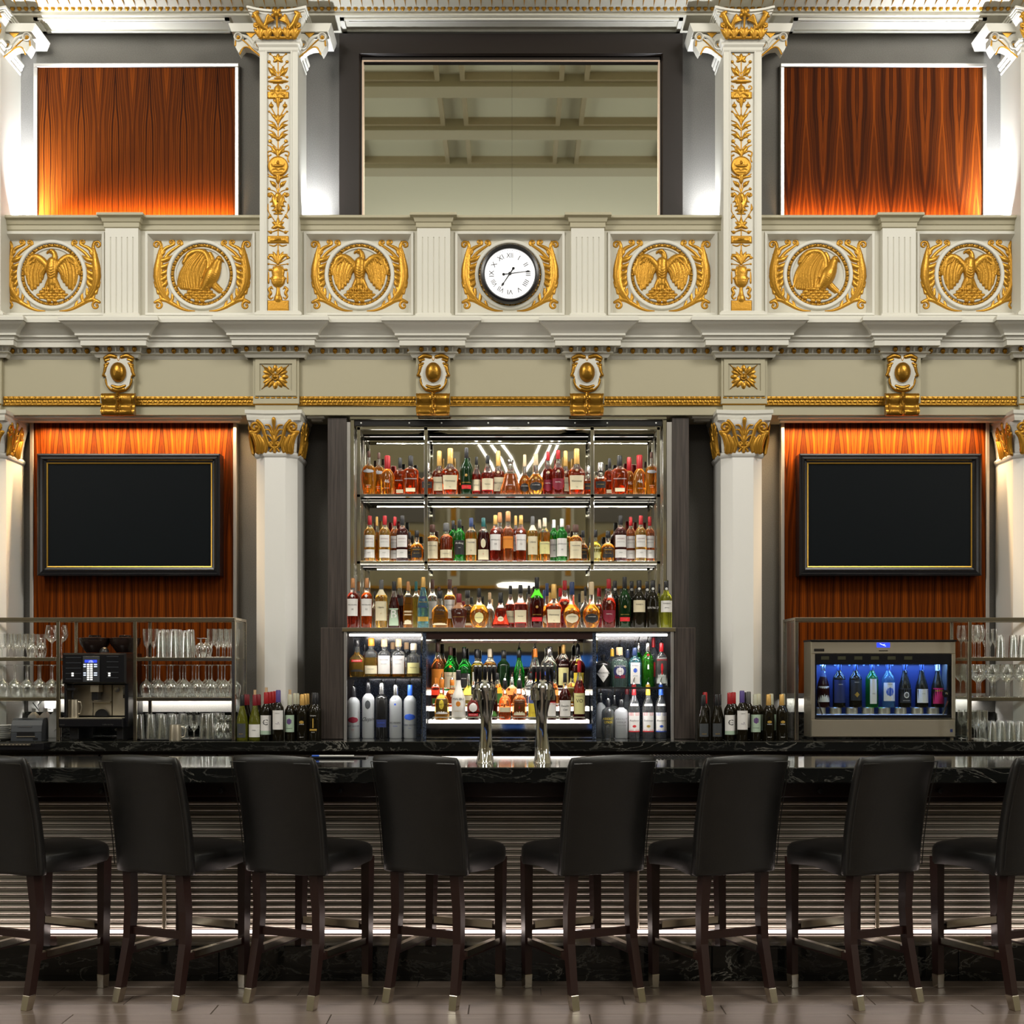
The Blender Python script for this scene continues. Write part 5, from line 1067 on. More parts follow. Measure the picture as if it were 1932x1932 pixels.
def row(rname, grp, D, base, items):
    for it in items:
        a = dict(it); a.setdefault('D', D); a.setdefault('base', base); a['grp'] = grp; a['row'] = rname; ROWS.append(a)
def I(px, top, w_, shape, liq, cap, desc, **kw): return dict(px=px, top=top, wpx=w_, shape=shape, liq=liq, cap=cap, desc=desc, **kw)
PAP, CRM = paper, cream
def hn(px, top, w_, **k): return I(px, top, w_, 'henn', 'damber', 'gold', 'brown cognac bottle with gold cap and cream label', nm='cognac_bottle', sq=2.6, labels=[(.12, .42, .86, CRM)], txt=[('Hennessy', .30, 3.6, ink, .8), ('V.S', .17, 1.8, ink, .5)], lvl=.55, seal=(.53, 'tan'), **k)
def dw(px, top, w_, dark=0, cap='red', liq='gold', **k): return I(px, top, w_, 'whisky', 'dark' if dark else liq, cap, ('dark' if dark else 'golden')+f' scotch bottle with {cap} cap and two stacked white labels', nm='whisky_bottle', labels=[(.08, .26, .9, PAP), (.31, .57, .86, PAP)], txt=[("DEWAR'S", .49, 2.4, maroonl, .8), ('BLENDED SCOTCH', .42, 1.2, ink, .7), ('WHISKY', .19, 1.3, ink, .6)], lvl=.72, **k)
def mk(px, top, w_, **k): return I(px, top, w_, 'maker', 'amber', 'red', 'amber bourbon bottle with dripping red wax cap and white 46', nm='bourbon_bottle', txt=[('46', .33, 6.5, PAP, .9), ('KENTUCKY', .16, 1.3, PAP, .6)], capt=.66, **k)
def ae(px, top, w_, **k): return I(px, top, w_, 'oval', 'amber', 'brown', 'tall oval amber bourbon bottle with thin neck and winged frosting', nm='bourbon_bottle', dep=.6, labels=[(.50, .58, .75, frosttxt, 'oval')], txt=[('BOURBON', .22, 1.4, PAP, .7), ('WHISKEY', .18, 1.2, PAP, .6)], lvl=.66, **k)
def wf_(px, top, w_, **k): return I(px, top, w_, 'flask', 'damber', 'black', 'flat amber bourbon flask with black cap and small cream strip label', nm='bourbon_bottle', sq=2.4, dep=.55, labels=[(.09, .18, .62, CRM)], txt=[('WOODFORD RESERVE', .41, 2.0, PAP, .8)], lvl=.66, **k)
def mt(px, top, w_, **k): return I(px, top, w_, 'slim', 'red', 'red', 'dark red cognac bottle with red cap and maroon label', nm='cognac_bottle', labels=[(.10, .36, .88, maroonl, 'arch')], txt=[('MARTELL', .28, 2.0, PAP, .8)], lvl=.6, seal=(.52, 'tan'), **k)
def cv(px, top, w_, lab=None, cap='tan', **k): return I(px, top, w_, 'courv', 'amber', cap, f'rounded amber cognac bottle with {cap} cap and {"black" if lab is None else "cream"} crescent label', nm='cognac_bottle', dep=.7, labels=[(.10, .31, .80, lab or blackl, 'oval')], txt=[('COURVOISIER', .24, 1.7, PAP if lab is None else ink, .72)], lvl=.5, seal=(.40, 'gold'), **k)
def rm(px, top, w_, **k): return I(px, top, w_, 'remy', 'dgreen', 'black', 'frosted dark green cognac bottle with gold seal and red band', nm='cognac_bottle', labels=[(.13, .21, .85, redl)], txt=[('REMY MARTIN', .26, 1.8, goldl, .9), ('V.S.O.P', .17, 1.7, goldl, .7)], seal=(.41, 'gold'), **k)
def vs(px, top, w_, cap='black', **k): return I(px, top, w_, 'slim', 'red', cap, f'red cognac bottle with {cap} cap, pale square label and red hem', nm='cognac_bottle', labels=[(.11, .13, .88, redl), (.13, .41, .88, CRM)], txt=[('Hennessy', .27, 2.0, ink, .8)], lvl=.55, **k)
def jd(px, top, w_, **k): return I(px, top, w_, 'decan', 'damber', 'silver', 'squat whiskey decanter with round stopper and dark label', nm='whisky_decanter', sq=3., labels=[(.22, .42, .80, blackl)], txt=[("JACK DANIEL'S", .33, 1.4, goldl, .7)], lvl=.5, **k)
B1 = 9.17
row('top shelf', 'liquor bottles on the top shelf', B1, Z1, [
 ae(696, 851, 29), ae(715, 854, 26, D=9.24), mk(731, 860, 26, D=9.15), wf_(755, 864, 24, D=9.24), wf_(775, 860, 31), jd(806, 874, 25), hn(829, 851, 28, D=9.22), hn(849.5, 846, 33),
 rm(880, 845, 25), vs(899, 862, 18, D=9.2), vs(920, 859.5, 25), hn(940, 851, 26, D=9.25),
 I(963, 867, 40, 'bell', 'orange', 'silver', 'bright amber bell-shaped cognac decanter with clear neck', nm='cognac_decanter', dep=.6, lvl=.60, txt=[('PARADIS', .28, 1.4, PAP, .3)]),
 cv(990, 858, 22, D=9.22), cv(1011, 856, 31), mt(1034, 852, 22, D=9.22), mt(1053, 849, 25), hn(1067, 851, 24, D=9.25), hn(1088, 847, 33), jd(1110, 879, 18, D=9.22),
 jd(1133, 873, 25), wf_(1150, 865, 20, D=9.24), wf_(1169, 860, 32), mk(1187, 863, 21, D=9.24), mk(1206.6, 859, 26), ae(1229, 853, 25)])
def bal(px, top, w_, cap='brown', **k): return I(px, top, w_, 'bulb', 'amber', cap, f'amber malt bottle with {cap} cap and tall cream label', nm='whisky_bottle', labels=[(.08, .54, .90, CRM)], txt=[('THE BALVENIE', .42, 1.8, ink, .8), ('DOUBLEWOOD', .30, 1.1, ink, .6)], **k)
def obn(px, top, w_, **k): return I(px, top, w_, 'whisky', 'gold', 'grey', 'golden malt bottle with dark grey cap and large cream label', nm='whisky_bottle', labels=[(.15, .55, .92, CRM), (.68, .80, .9, CRM)], txt=[('OBAN', .42, 3.0, ink, .7), ('14', .30, 2.2, goldl, .4)], lvl=.72, **k)
def mc(px, top, w_, n_, **k): return I(px, top, w_, 'mac', 'red' if n_ == '18' else 'damber', k.pop('cap', 'gold'), ('reddish' if n_ == '18' else 'brown')+f' malt bottle with white label numbered {n_}', nm='whisky_bottle', labels=[(.24, .58, .93, PAP), (.60, .68, .30, PAP, 'diam')], txt=[('MACALLAN', .46, 2.3, ink, .85), (n_, .37, 3.4, ink, .5)], lvl=.70, **k)
def gl(px, top, w_, **k): return I(px, top, w_, 'bulb', 'orange', 'copper', 'bright orange malt bottle with long copper cap and orange label', nm='whisky_bottle', labels=[(.26, .50, .90, orangel)], txt=[('GLENMORANGIE', .44, 1.6, maroonl, .85)], **k)
def bg(px, top, w_, **k): return I(px, top, w_, 'squat', 'amber', 'black', 'squat amber bottle with black label and gold lettering', nm='whisky_bottle', labels=[(.12, .44, .85, blackl)], txt=[('WHISKEY', .38, 2.6, goldl, .8), ('SMALL BATCH', .26, 1.3, goldl, .6)], lvl=.55, **k)
def lp(px, top, w_, **k): return I(px, top, w_, 'whisky', 'green', 'white', 'green glass malt bottle with white cap and white label numbered 10', nm='whisky_bottle', labels=[(.12, .53, .93, PAP)], txt=[('LAPHROAIG', .40, 2.3, ink, .9), ('10', .27, 3.0, ink, .5)], **k)
row('middle shelf', 'whisky bottles on the middle shelf', B1, Z2, [
 dw(697.5, 973, 22), I(711, 975, 16, 'slim', 'amber', 'gold', 'amber bottle with long gold cap behind two scotch bottles', nm='whisky_bottle', D=9.25), dw(726, 973, 22), dw(745, 975, 19, liq='orange', D=9.24), dw(759, 973, 23, dark=1, cap='black'), bg(772, 1004, 18, D=9.25), bg(786.5, 1001, 24),
 bal(816, 990, 23), I(842, 987, 25, 'bulb', 'damber', 'grey', 'brown malt bottle with grey cap and low cream label', nm='whisky_bottle', labels=[(.09, .30, .9, CRM)], txt=[('SINGLE MALT', .20, 1.5, ink, .7)]),
 I(855, 982, 18, 'whisky', 'green', 'black', 'green malt bottle with black cap half hidden behind its neighbour', nm='whisky_bottle', D=9.24), I(867, 980, 21.5, 'whisky', 'green', 'black', 'green malt bottle with black label and white blackletter name', nm='whisky_bottle', labels=[(.16, .50, .92, blackl)], txt=[('Ardbeg', .43, 3.6, PAP, .9), ('TEN', .32, 1.6, PAP, .4)]),
 I(889, 977, 22, 'whisky', 'amber', 'navy', 'amber malt bottle with navy cap and cream label', nm='whisky_bottle', labels=[(.15, .51, .92, CRM)], txt=[('TALISKER', .43, 2.4, navyl, .85), ('10', .25, 2, ink, .3)]),
 I(912, 977, 22, 'whisky', 'dark', 'teal', 'dark malt bottle with teal cap, oval badge and cream label', nm='whisky_bottle', labels=[(.04, .27, .92, CRM), (.30, .52, .42, CRM, 'oval')], txt=[('16', .17, 2.2, redl, .4)]),
 mc(934.7, 972, 22, '18'), gl(943, 967, 18, D=9.25), gl(958.5, 965, 21), mc(973, 973, 16, '12', D=9.26), mc(983, 972, 21, '12'), obn(1005, 974, 20), 
 I(1018, 980, 17, 'whisky', 'yel', 'cream', 'pale malt bottle with cream cap behind two others', nm='whisky_bottle', D=9.25), I(1027.6, 977, 21, 'whisky', 'amber', 'cream', 'golden malt bottle with cream cap and pale yellow label', nm='whisky_bottle', labels=[(.17, .45, .92, palel)], txt=[('CRAGGANMORE', .40, 1.8, navyl, .88), ('12', .30, 1.6, ink, .4)]),
 lp(1045, 980, 18, D=9.24), lp(1060, 978, 21), bal(1072, 991, 17, D=9.25), bal(1086, 990, 25), bg(1100, 1001, 19, D=9.24),
 I(1123, 1000, 24, 'squat', 'yel', 'black', 'pale gold squat bottle with yellow label behind the chrome post', nm='whisky_bottle', labels=[(.10, .45, .8, palel)], txt=[('SCOTCH', .3, 1.8, ink, .6)]), bg(1147, 1002, 26), dw(1170.6, 973, 24, dark=1, cap='black'), dw(1190, 975, 19, liq='orange', D=9.24), dw(1209, 972.6, 22), dw(1226, 975, 19, liq='orange', D=9.2)])
def kc_(px, top, w_, **k): return I(px, top, w_, 'squat', 'amber', 'black', 'flat square bourbon bottle with black cap and big cream label', nm='bourbon_bottle', sq=5., dep=.5, labels=[(.08, .58, .93, CRM)], txt=[('KNOB', .49, 7, ink, .80), ('CREEK', .38, 4, ink, .75), ('STRAIGHT BOURBON', .30, 1.5, ink, .8), ('WHISKEY', .25, 1.5, ink, .4), ('9 YEARS', .17, 1.8, ink, .5)], lvl=.62, capt=.80, **k)
def prt(px, top, w_, **k): return I(px, top, w_, 'wine', k.pop('liq', 'wine'), 'black', k.pop('desc', 'dark port bottle with black cap and white neck seal'), nm='port_bottle', seal=(.82, 'white'), **k)
B3 = 8.90; Z3 = zL
row('ledge above the cabinet', 'bottles on the ledge above the cabinet', B3, Z3, [
 mc(665.7, 1090.6, 22, '18', cap='copper'), mc(692, 1090.6, 22, '12', cap='copper'), I(707, 1116, 12, 'slim', 'clear', 'black', 'small clear bottle with black cap behind two malts', D=9.0), obn(719.5, 1094, 23.5),
 I(743.5, 1097, 21.5, 'burg', 'dark', 'black', 'dark brown bottle with long black neck and large letter B label', nm='whiskey_bottle', labels=[(.05, .42, .86, mintl)], txt=[('B', .29, 16, PAP, .5)]),
 I(754, 1090.6, 21, 'long', 'dark', 'gold', 'dark square scotch bottle with gold cap behind the letter B bottle', nm='whisky_bottle', sq=4, D=9.0, labels=[(.45, .60, .9, blackl)]),
 I(770, 1097, 17.5, 'whisky', 'amber', 'copper', 'slim bottle wrapped in long cream paper with a belt band', nm='bourbon_bottle', sq=4, dep=.9, labels=[(.08, .71, .97, CRM), (.33, .37, 1., CAPM['tan']), (.27, .30, 1., CAPM['tan'])], txt=[("BASIL HAYDEN'S", .52, 1.5, ink, .8)]),
 I(785, 1097, 15, 'whisky', 'yel', 'teal', 'pale greenish bottle with teal cap behind the belted bottle', D=9.0),
 I(798.5, 1089, 21.5, 'long', 'blue', 'gold', 'pale blue square bottle with gold cap and slanted navy label', nm='whisky_bottle', sq=4., dep=.9, labels=[(.40, .62, .97, navyl), (.13, .22, .95, goldl)], txt=[('Blue Label', .51, 2.6, goldl, .85, .3)]),
 I(816, 1093, 18, 'mac', 'clear', 'brown', 'clear bottle with brown cap behind the square bourbon, left', nm='tequila_bottle', D=8.98, labels=[(.2, .55, .9, PAP)]), kc_(830, 1115, 31, D=8.88),
 I(848.6, 1093, 22, 'mac', 'amber', 'brown', 'clear-shouldered bottle with brown cap and pink-white label', nm='whisky_bottle', D=8.97, labels=[(.2, .58, .92, PAP)], txt=[('MACALLAN', .47, 2, ink, .8), ('25', .36, 2.6, ink, .4)]),
 I(866, 1120, 31, 'jug', 'tanstone', 'maroon', 'brown stoneware jug bottle with tan shoulder', nm='bourbon_jug', body2='brown', txt=[('1783', .42, 2.6, PAP, .6), ('OLD STYLE SOUR MASH', .32, 1.5, goldl, .8)], capt=.74), kc_(882, 1114, 27, D=8.98),
 I(904, 1110, 37, 'round', 'amber', 'black', 'round faceted amber whisky bottle with yellow crest label', nm='whisky_bottle', dep=.6, labels=[(.12, .40, .48, palel, 'oval')], txt=[('Crown Royal', .26, 2.0, purplel, .45)], lvl=.56),
 I(924, 1118, 17, 'slim', 'clear', 'cork', 'small clear bottle with cork stopper behind the round whisky', D=8.98), 
 I(944.6, 1118, 34, 'xo', 'red', 'black', 'wide-footed dark red cognac decanter with small oval label', nm='cognac_decanter', dep=.6, labels=[(.18, .33, .45, CRM, 'oval')], txt=[('HENNESSY', .26, 1.3, ink, .4)], lvl=.55),
 vs(963, 1105, 21, D=8.97), vs(982, 1103.5, 26), I(998, 1104.5, 16, 'slim', 'clear', 'black', 'clear bottle with black cap behind the green-shouldered cognac', D=8.98),
 I(1013, 1089, 27, 'remy', 'lime', 'black', 'bright green shouldered cognac bottle with gold seal and red band', nm='cognac_bottle', body2='dark', labels=[(.13, .21, .85, redl)], txt=[('REMY MARTIN', .26, 1.8, goldl, .9), ('V.S.O.P', .17, 1.7, goldl, .7)], seal=(.41, 'gold')),
 cv(1032, 1100.5, 22, lab=cream, cap='navy', D=9.0), hn(1045, 1102, 31), mt(1065.5, 1095, 25, D=8.98), cv(1079, 1098, 33, lab=cream, cap='navy', D=8.87),
 I(1104.5, 1107, 23, 'round', 'clear', 'black', 'clear faceted round bottle with black cap between two cognacs', D=8.98, dep=.6, lvl=.1), cv(1116, 1098, 34, D=8.87), mt(1129, 1110, 14, D=9.02), mt(1148.6, 1092, 27),
 prt(1160, 1096, 20, D=9.0), rm(1178.5, 1088.5, 26), prt(1191.7, 1096.6, 20, D=8.98), prt(1205.7, 1095, 24.5, labels=[(.33, .58, .93, CRM)], txt=[('FONSECA', .49, 2.3, ink, .8)], desc='port bottle with cream label and white neck seal'), prt(1221, 1097, 18, D=9.0),
 prt(1231.6, 1095, 23, txt=[('BIN No 27', .42, 4.0, PAP, .95)], desc='black port bottle with white numerals painted on it'), prt(1257, 1095, 22.5, liq='olive', labels=[(.33, .57, .96, PAP)], txt=[('FONSECA', .51, 2.3, ink, .8), ('SIROCO', .42, 1.8, ink, .6)], desc='green-yellow port bottle with white label at the right end')])
B4 = 8.95
def blv(px, top, w_, **k): return I(px, top, w_, 'bulb', 'amber', 'cork', 'malt bottle with cork cap and tall white label', nm='whisky_bottle', labels=[(.08, .56, .92, PAP)], txt=[('THE BALVENIE', .45, 1.8, ink, .8), ('SINGLE BARREL', .34, 1.2, ink, .7)], lvl=.40, **k)
row('left upper cabinet shelf', 'whisky bottles on the left cabinet shelf', B4, zsl, [
 I(674, 1207, 30, 'squat', 'gold', 'black', 'wide golden liqueur bottle with dark label and red name plate', nm='liqueur_bottle', sq=3, labels=[(.14, .55, .9, blackl), (.40, .46, .7, redl)], txt=[('DRAMBUIE', .43, 2.2, PAP, .7)], capt=.82), I(688, 1215, 18, 'squat', 'damber', 'black', 'dark amber bottle in the shade behind the wide golden one', D=9.07),
 I(700.5, 1204, 25.5, 'bulb', 'gold', 'orange', 'golden malt bottle with orange-topped cap and low cream label', nm='whisky_bottle', labels=[(.08, .29, .92, CRM)], txt=[('SINGLE MALT', .2, 1.6, ink, .7)], lvl=.5), blv(725, 1205.7, 25), blv(741, 1212, 20, D=9.08), blv(752, 1205.7, 25), blv(767, 1212, 20, D=9.08),
 I(780.5, 1214, 27, 'bulb', 'gold', 'cream', 'malt bottle with cream cap and shield-shaped yellow label', nm='whisky_bottle', labels=[(.10, .42, .85, palel)], txt=[('Dalwhinnie', .28, 2.0, ink, .7)], lvl=.28)])
B5 = 8.90
row('left cabinet floor', 'vodka bottles at the left of the cabinet', B5, ZC+.001, [
 I(667, 1283, 24.5, 'vodka', 'frost', 'black', 'frosted vodka bottle with dark red cherry picture', nm='vodka_bottle', pour=True, labels=[(.30, .42, .8, maroonl, 'oval')], txt=[('GREY GOOSE', .24, 2.8, navyl, .95), ('VODKA', .17, 1.2, redl, .5)]),
 I(695, 1274, 23.5, 'vodka', 'frost', 'black', 'frosted vodka bottle with grey script name and portrait spot', nm='vodka_bottle', pour=True, labels=[(.52, .68, .45, greyl, 'oval')], txt=[('Chopin', .34, 8, greyl, .95, .5)]),
 I(720, 1275, 24, 'vodka', 'black', 'silver', 'black vodka bottle with gold speckled tree print', nm='vodka_bottle', pour=True, labels=[(.20, .34, .8, navyl)], txt=[('BELVEDERE', .28, 2, bluel, .9), ('VODKA', .22, 1.5, bluel, .5)]),
 I(746.5, 1279, 24, 'vodka', 'frost', 'silver', 'frosted vodka bottle with white tree etching and grey name', nm='vodka_bottle', pour=True, labels=[(.62, .74, .16, bluel)], txt=[('BELVEDERE', .29, 3.2, greyl, .9), ('VODKA', .23, 1.8, bluel, .5)]),
 I(773.7, 1279, 24, 'vodka', 'frost', 'blue', 'frosted vodka bottle with blue cap and blue wave picture', nm='vodka_bottle', pour=True, labels=[(.34, .46, .88, bluel, 'oval')], txt=[('GREY GOOSE', .25, 2.8, navyl, .95), ('VODKA', .19, 1.2, bluel, .5)])])
zt1, zt2, zt3 = [q[2] for q in tiers]
def cc(px, top, w_, **k): return I(px, top, w_, 'slim', 'dark', 'black', 'dark whisky bottle with white label and black pour cap', nm='whisky_bottle', labels=[(.08, .42, .92, PAP)], txt=[('Canadian', .30, 3.2, ink, .85, .3), ('Club', .22, 3.4, ink, .6, .3)], **k)
row('lit riser, back tier', 'bottles on the back tier of the lit riser', 9.085, zt3, [
 I(826, 1212, 26, 'slim', 'orange', 'brown', 'orange-brown bottle with brown cap and orange label', labels=[(.05, .45, .9, orangel)]), I(850, 1220, 26, 'slim', 'green', 'brown', 'green whisky bottle with brown cap and cream label', nm='whisky_bottle', labels=[(.05, .42, .9, CRM)], txt=[('GLENLIVET', .34, 2.0, ink, .85)], seal=(.55, 'orange')),
 I(875.7, 1221, 25, 'maker', 'green', 'black', 'round-shouldered green bottle with dark gold-edged label', nm='whisky_bottle', labels=[(.04, .40, .84, blackl, 'arch')], txt=[('PROPER', .28, 2, PAP, .7)]), I(900, 1225, 22, 'bulb', 'yel', 'black', 'pale whisky bottle with dark cap and white label', nm='whisky_bottle', labels=[(.05, .45, .8, PAP)], txt=[('MALT', .3, 2, ink, .5)]),
 I(924, 1224, 23, 'mac', 'amber', 'cream', 'amber bottle with cream cap and cream label', labels=[(.05, .45, .9, CRM)]), I(950, 1227, 24, 'whisky', 'dgreen', 'black', 'dark green bottle with black cap behind the pour bottles', nm='whisky_bottle'),
 I(979.5, 1212, 21, 'burg', 'green', 'black', 'tall green vermouth bottle with pour spout', nm='vermouth_bottle', pour=True), I(1010, 1211, 22, 'long', 'clear', 'orange', 'clear bottle with orange cap and red picture label', nm='rum_bottle', pour=True, labels=[(.10, .45, .9, redl), (.14, .30, .6, yellowl, 'oval')]),
 I(1037, 1220, 28, 'stoli', 'clear', 'silver', 'wide clear bottle with silver cap and blue print', nm='rum_bottle', labels=[(.30, .50, .7, bluel, 'oval')], lvl=.5), I(1063, 1216, 23, 'gin', 'dark', 'gold', 'dark red aperitif bottle with gold cap and yellow label', nm='aperitif_bottle', labels=[(.12, .50, .85, palel)], txt=[('CAMPARI', .56, 3, PAP, .9)]),
 I(1090, 1205, 29, 'gall', 'dark', 'black', 'wide dark brown liqueur bottle with yellow tag and yellow label', nm='liqueur_bottle', pour=True, labels=[(.06, .40, .85, yellowl), (.58, .70, .4, yellowl)])])
row('lit riser, middle tier', 'bottles on the middle tier of the lit riser', 8.98, zt2, [
 I(822, 1279, 17, 'gin', 'red', 'orange', 'red-orange bottle at the left end, middle tier', labels=[(.1, .3, .8, greenl)]), I(853, 1269, 25, 'squat', 'orange', 'orange', 'orange cognac flask with round tag', nm='cognac_bottle', seal=(.4, 'tan'), pour=True), I(884, 1272, 24, 'round', 'yel', 'silver', 'round pale flask with wide cream band', dep=.6, labels=[(.2, .34, .7, CRM)]), 
 I(905, 1268, 20, 'long', 'amber', 'black', 'amber bottle left of the left beer tower, middle tier', labels=[(.1, .4, .9, CRM)]), I(938, 1270, 22, 'long', 'amber', 'black', 'amber bottle right of the left beer tower, middle tier', labels=[(.1, .4, .9, greenl)]), I(966, 1268, 20, 'whisky', 'orange', 'silver', 'orange bottle with chrome cap, middle tier', pour=True), I(980, 1262, 27, 'round', 'clear', 'silver', 'clear round tequila bottle with ball stopper', nm='tequila_bottle', dep=.7, pour=True), 
 I(1002, 1270, 20, 'gin', 'clear', 'black', 'clear bottle with blue print, middle tier', labels=[(.1, .3, .7, bluel)]), I(1045, 1268, 18, 'long', 'orange', 'black', 'tall thin orange bottle right of the right beer tower', labels=[(.1, .3, .8, orangel)]), I(1079, 1266, 22, 'slim', 'gold', 'black', 'gold bottle with yellow label between two dark whiskies', labels=[(.15, .55, .9, palel)])])
row('lit riser, front tier', 'bottles on the front tier of the lit riser', 8.885, zt1, [
 I(833.5, 1268, 27.5, 'squat', 'gold', 'orange', 'golden rum bottle with orange cap and white map label', nm='rum_bottle', labels=[(.15, .52, .88, PAP), (.26, .50, .34, yellowl, 'oval')], txt=[('MOUNT GAY', .38, 3.4, ink, .9), ('1703', .31, 2.4, goldl, .5)], pour=True), I(865, 1264.5, 26, 'malibu', 'white', 'black', 'white coconut rum bottle with palm sunset badge', nm='rum_bottle', labels=[(.27, .38, .34, orangel, 'oval')], txt=[('MALIBU', .42, 4.5, ink, .9), ('CARIBBEAN RUM', .18, 1.5, goldl, .7)]),
 I(893, 1283, 24, 'squat', 'dark', 'black', 'dark rum bottle with round bird picture label', nm='rum_bottle', labels=[(.24, .52, .66, PAP, 'oval'), (.12, .20, .8, redl)], txt=[('BLACK SEAL', .16, 1.9, PAP, .7)], pour=True),
 I(930, 1285, 18, 'squat', 'dark', 'black', 'dark bottle with yellow-green label behind the left beer tower', labels=[(.1, .5, .9, greenl)]), I(952.7, 1270, 24, 'squat', 'orange', 'black', 'orange flask with cream band and black pour cap', labels=[(.20, .32, .9, CRM)], pour=True),
 I(980, 1270, 28, 'squat', 'orange', 'black', 'orange rum bottle with cream label and red figure 8', nm='rum_bottle', labels=[(.12, .50, .82, CRM)], txt=[('BACARDI', .42, 2.8, ink, .8), ('8', .31, 4.5, redl, .4)], pour=True), I(1008, 1276, 24, 'gin', 'clear', 'black', 'clear rum bottle with bright yellow label behind the right beer tower', nm='rum_bottle', labels=[(.08, .45, .96, yellowl)], txt=[('GOSLING', .2, 2, goldl, .7)], pour=True),
 I(1041, 1286, 17, 'gin', 'dark', 'red', 'dark bottle with white and red label right of the beer towers', labels=[(.1, .45, .9, PAP), (.40, .47, .92, redl)]), cc(1066, 1269.7, 23), I(1093, 1246, 23, 'slim', 'dark', 'red', 'dark whisky bottle with red cap and pale VO label', nm='whisky_bottle', labels=[(.10, .45, .92, palel)], txt=[("VO", .32, 7, ink, .6), ("SEAGRAM'S", .40, 1.8, ink, .7)])])
row('right upper cabinet shelf', 'gin bottles on the right cabinet shelf', B4, zsr, [
 I(1137.5, 1235, 27.5, 'apoth', 'black', 'black', 'black apothecary gin bottle with pale diamond label', nm='gin_bottle', labels=[(.14, .70, .92, PAP, 'diam')], txt=[("HENDRICK'S", .43, 3.0, ink, .85), ('GIN', .33, 1.6, ink, .4)]), I(1155, 1211, 19, 'gin', 'aqua', 'yellow', 'pale green gin bottle with yellow cap behind the round-label one', nm='gin_bottle', D=9.08, pour=True),
 I(1168.6, 1208, 33, 'gin', 'aqua', 'cork', 'green-tinted gin bottle with large round blue and brown label', nm='gin_bottle', labels=[(.22, .56, .74, navyl, 'oval'), (.28, .50, .46, PAP, 'oval'), (.22, .30, .6, maroonl)], txt=[('PLYMOUTH', .52, 3, PAP, .66), ('SHIP', .39, 2.4, maroonl, .3)], pour=True), I(1184, 1214, 19, 'gin', 'aqua', 'navy', 'pale gin bottle behind the light blue bottle', nm='gin_bottle', D=9.08, pour=True),
 I(1197.6, 1209, 25, 'gin', 'blue', 'navy', 'light blue square gin bottle with tall white crest label', nm='gin_bottle', sq=4, dep=.9, labels=[(.08, .62, .72, PAP), (.36, .48, .30, bluel, 'oval')], txt=[('BOMBAY', .54, 2.2, navyl, .6), ('SAPPHIRE', .28, 1.5, navyl, .6)], pour=True), I(1205, 1202, 18, 'gin', 'green', 'silver', 'green gin bottle behind the light blue bottle', nm='gin_bottle', D=9.08, pour=True),
 I(1222, 1200, 23, 'gin', 'lime', 'silver', 'tall bright green gin bottle with red seal', nm='gin_bottle', labels=[(.40, .66, .14, PAP)], seal=(.72, 'red'), pour=True), I(1233, 1203, 18, 'gin', 'clear', 'red', 'clear gin bottle with red cap behind the green and red-figure bottles', nm='gin_bottle', D=9.08, labels=[(.2, .5, .8, redl)]),
 I(1248, 1200, 23, 'gin', 'clear', 'red', 'clear square gin bottle with red guard figure', nm='gin_bottle', sq=4, dep=.9, labels=[(.08, .66, .90, mat('milky_label', (.66, .72, .68), .5)), (.34, .54, .20, redl, 'oval'), (.28, .36, .12, redl)], txt=[('BEEFEATER', .61, 2.8, redl, .85), ('LONDON DRY GIN', .23, 1.4, ink, .7)], pour=True)])
def st(px, cap, lm, nm2, d_): return I(px, 1278, 22.5, 'stoli', 'clear', cap, d_, nm='vodka_bottle', pour=True, labels=[(.14, .48, .92, PAP), (.42, .48, .94, lm), (.12, .165, .94, lm), (.60, .64, .75, PAP), (.20, .25, .34, lm if cap != 'yellow' else goldl, 'oval')], txt=[('STOLICHNAYA', .452, 2.2, PAP, .9), (nm2, .33, 3.4, ink, .8, .3), ('PREMIUM VODKA', .143, 1.4, PAP, .8)], lvl=.85)
row('right cabinet floor', 'vodka bottles at the right of the cabinet', B5, ZC+.001, [
 I(1133, 1296, 20, 'absol', 'frost', 'black', 'pale frosted vodka bottle half behind the grey one', nm='vodka_bottle', D=9.02, pour=True), I(1147, 1306, 24, 'absol', 'clear', 'black', 'grey-clear vodka bottle with yellow lettering', nm='vodka_bottle', txt=[('ABSOLUT', .50, 4.4, yellowl, .9), ('CITRON', .41, 4.4, yellowl, .7)], pour=True), I(1159, 1300, 20, 'absol', 'clear', 'black', 'clear vodka bottle behind two frosted bottles', nm='vodka_bottle', D=9.02, pour=True),
 I(1172, 1307, 26, 'absol', 'frost', 'black', 'white frosted vodka bottle with pale lettering', nm='vodka_bottle', txt=[('ABSOLUT', .50, 4.0, frosttxt, .9), ('VANILIA', .42, 3.6, frosttxt, .7), ('Country of Sweden', .34, 1.6, frosttxt, .9)], pour=True), I(1183, 1290, 20, 'stoli', 'clear', 'maroon', 'clear vodka bottle with maroon cap in the shade', nm='vodka_bottle', D=9.05),
 st(1196, 'red', redl, 'Raspberry', 'clear vodka bottle with red cap and berry label'), st(1222.6, 'yellow', redl, 'Stolichnaya', 'clear vodka bottle with yellow cap and red-edged label'), st(1247, 'blue', bluel, 'Blueberry', 'clear vodka bottle with blue cap and blue-edged label')])
W0 = 8.66
def wn(px, top, w_, sh, cap, labs, tx, d_, **k): return I(px, top, w_, sh, k.pop('liq', 'wine'), cap, d_, nm='wine_bottle', labels=labs, txt=tx, capt=k.pop('capt', .76), **k)
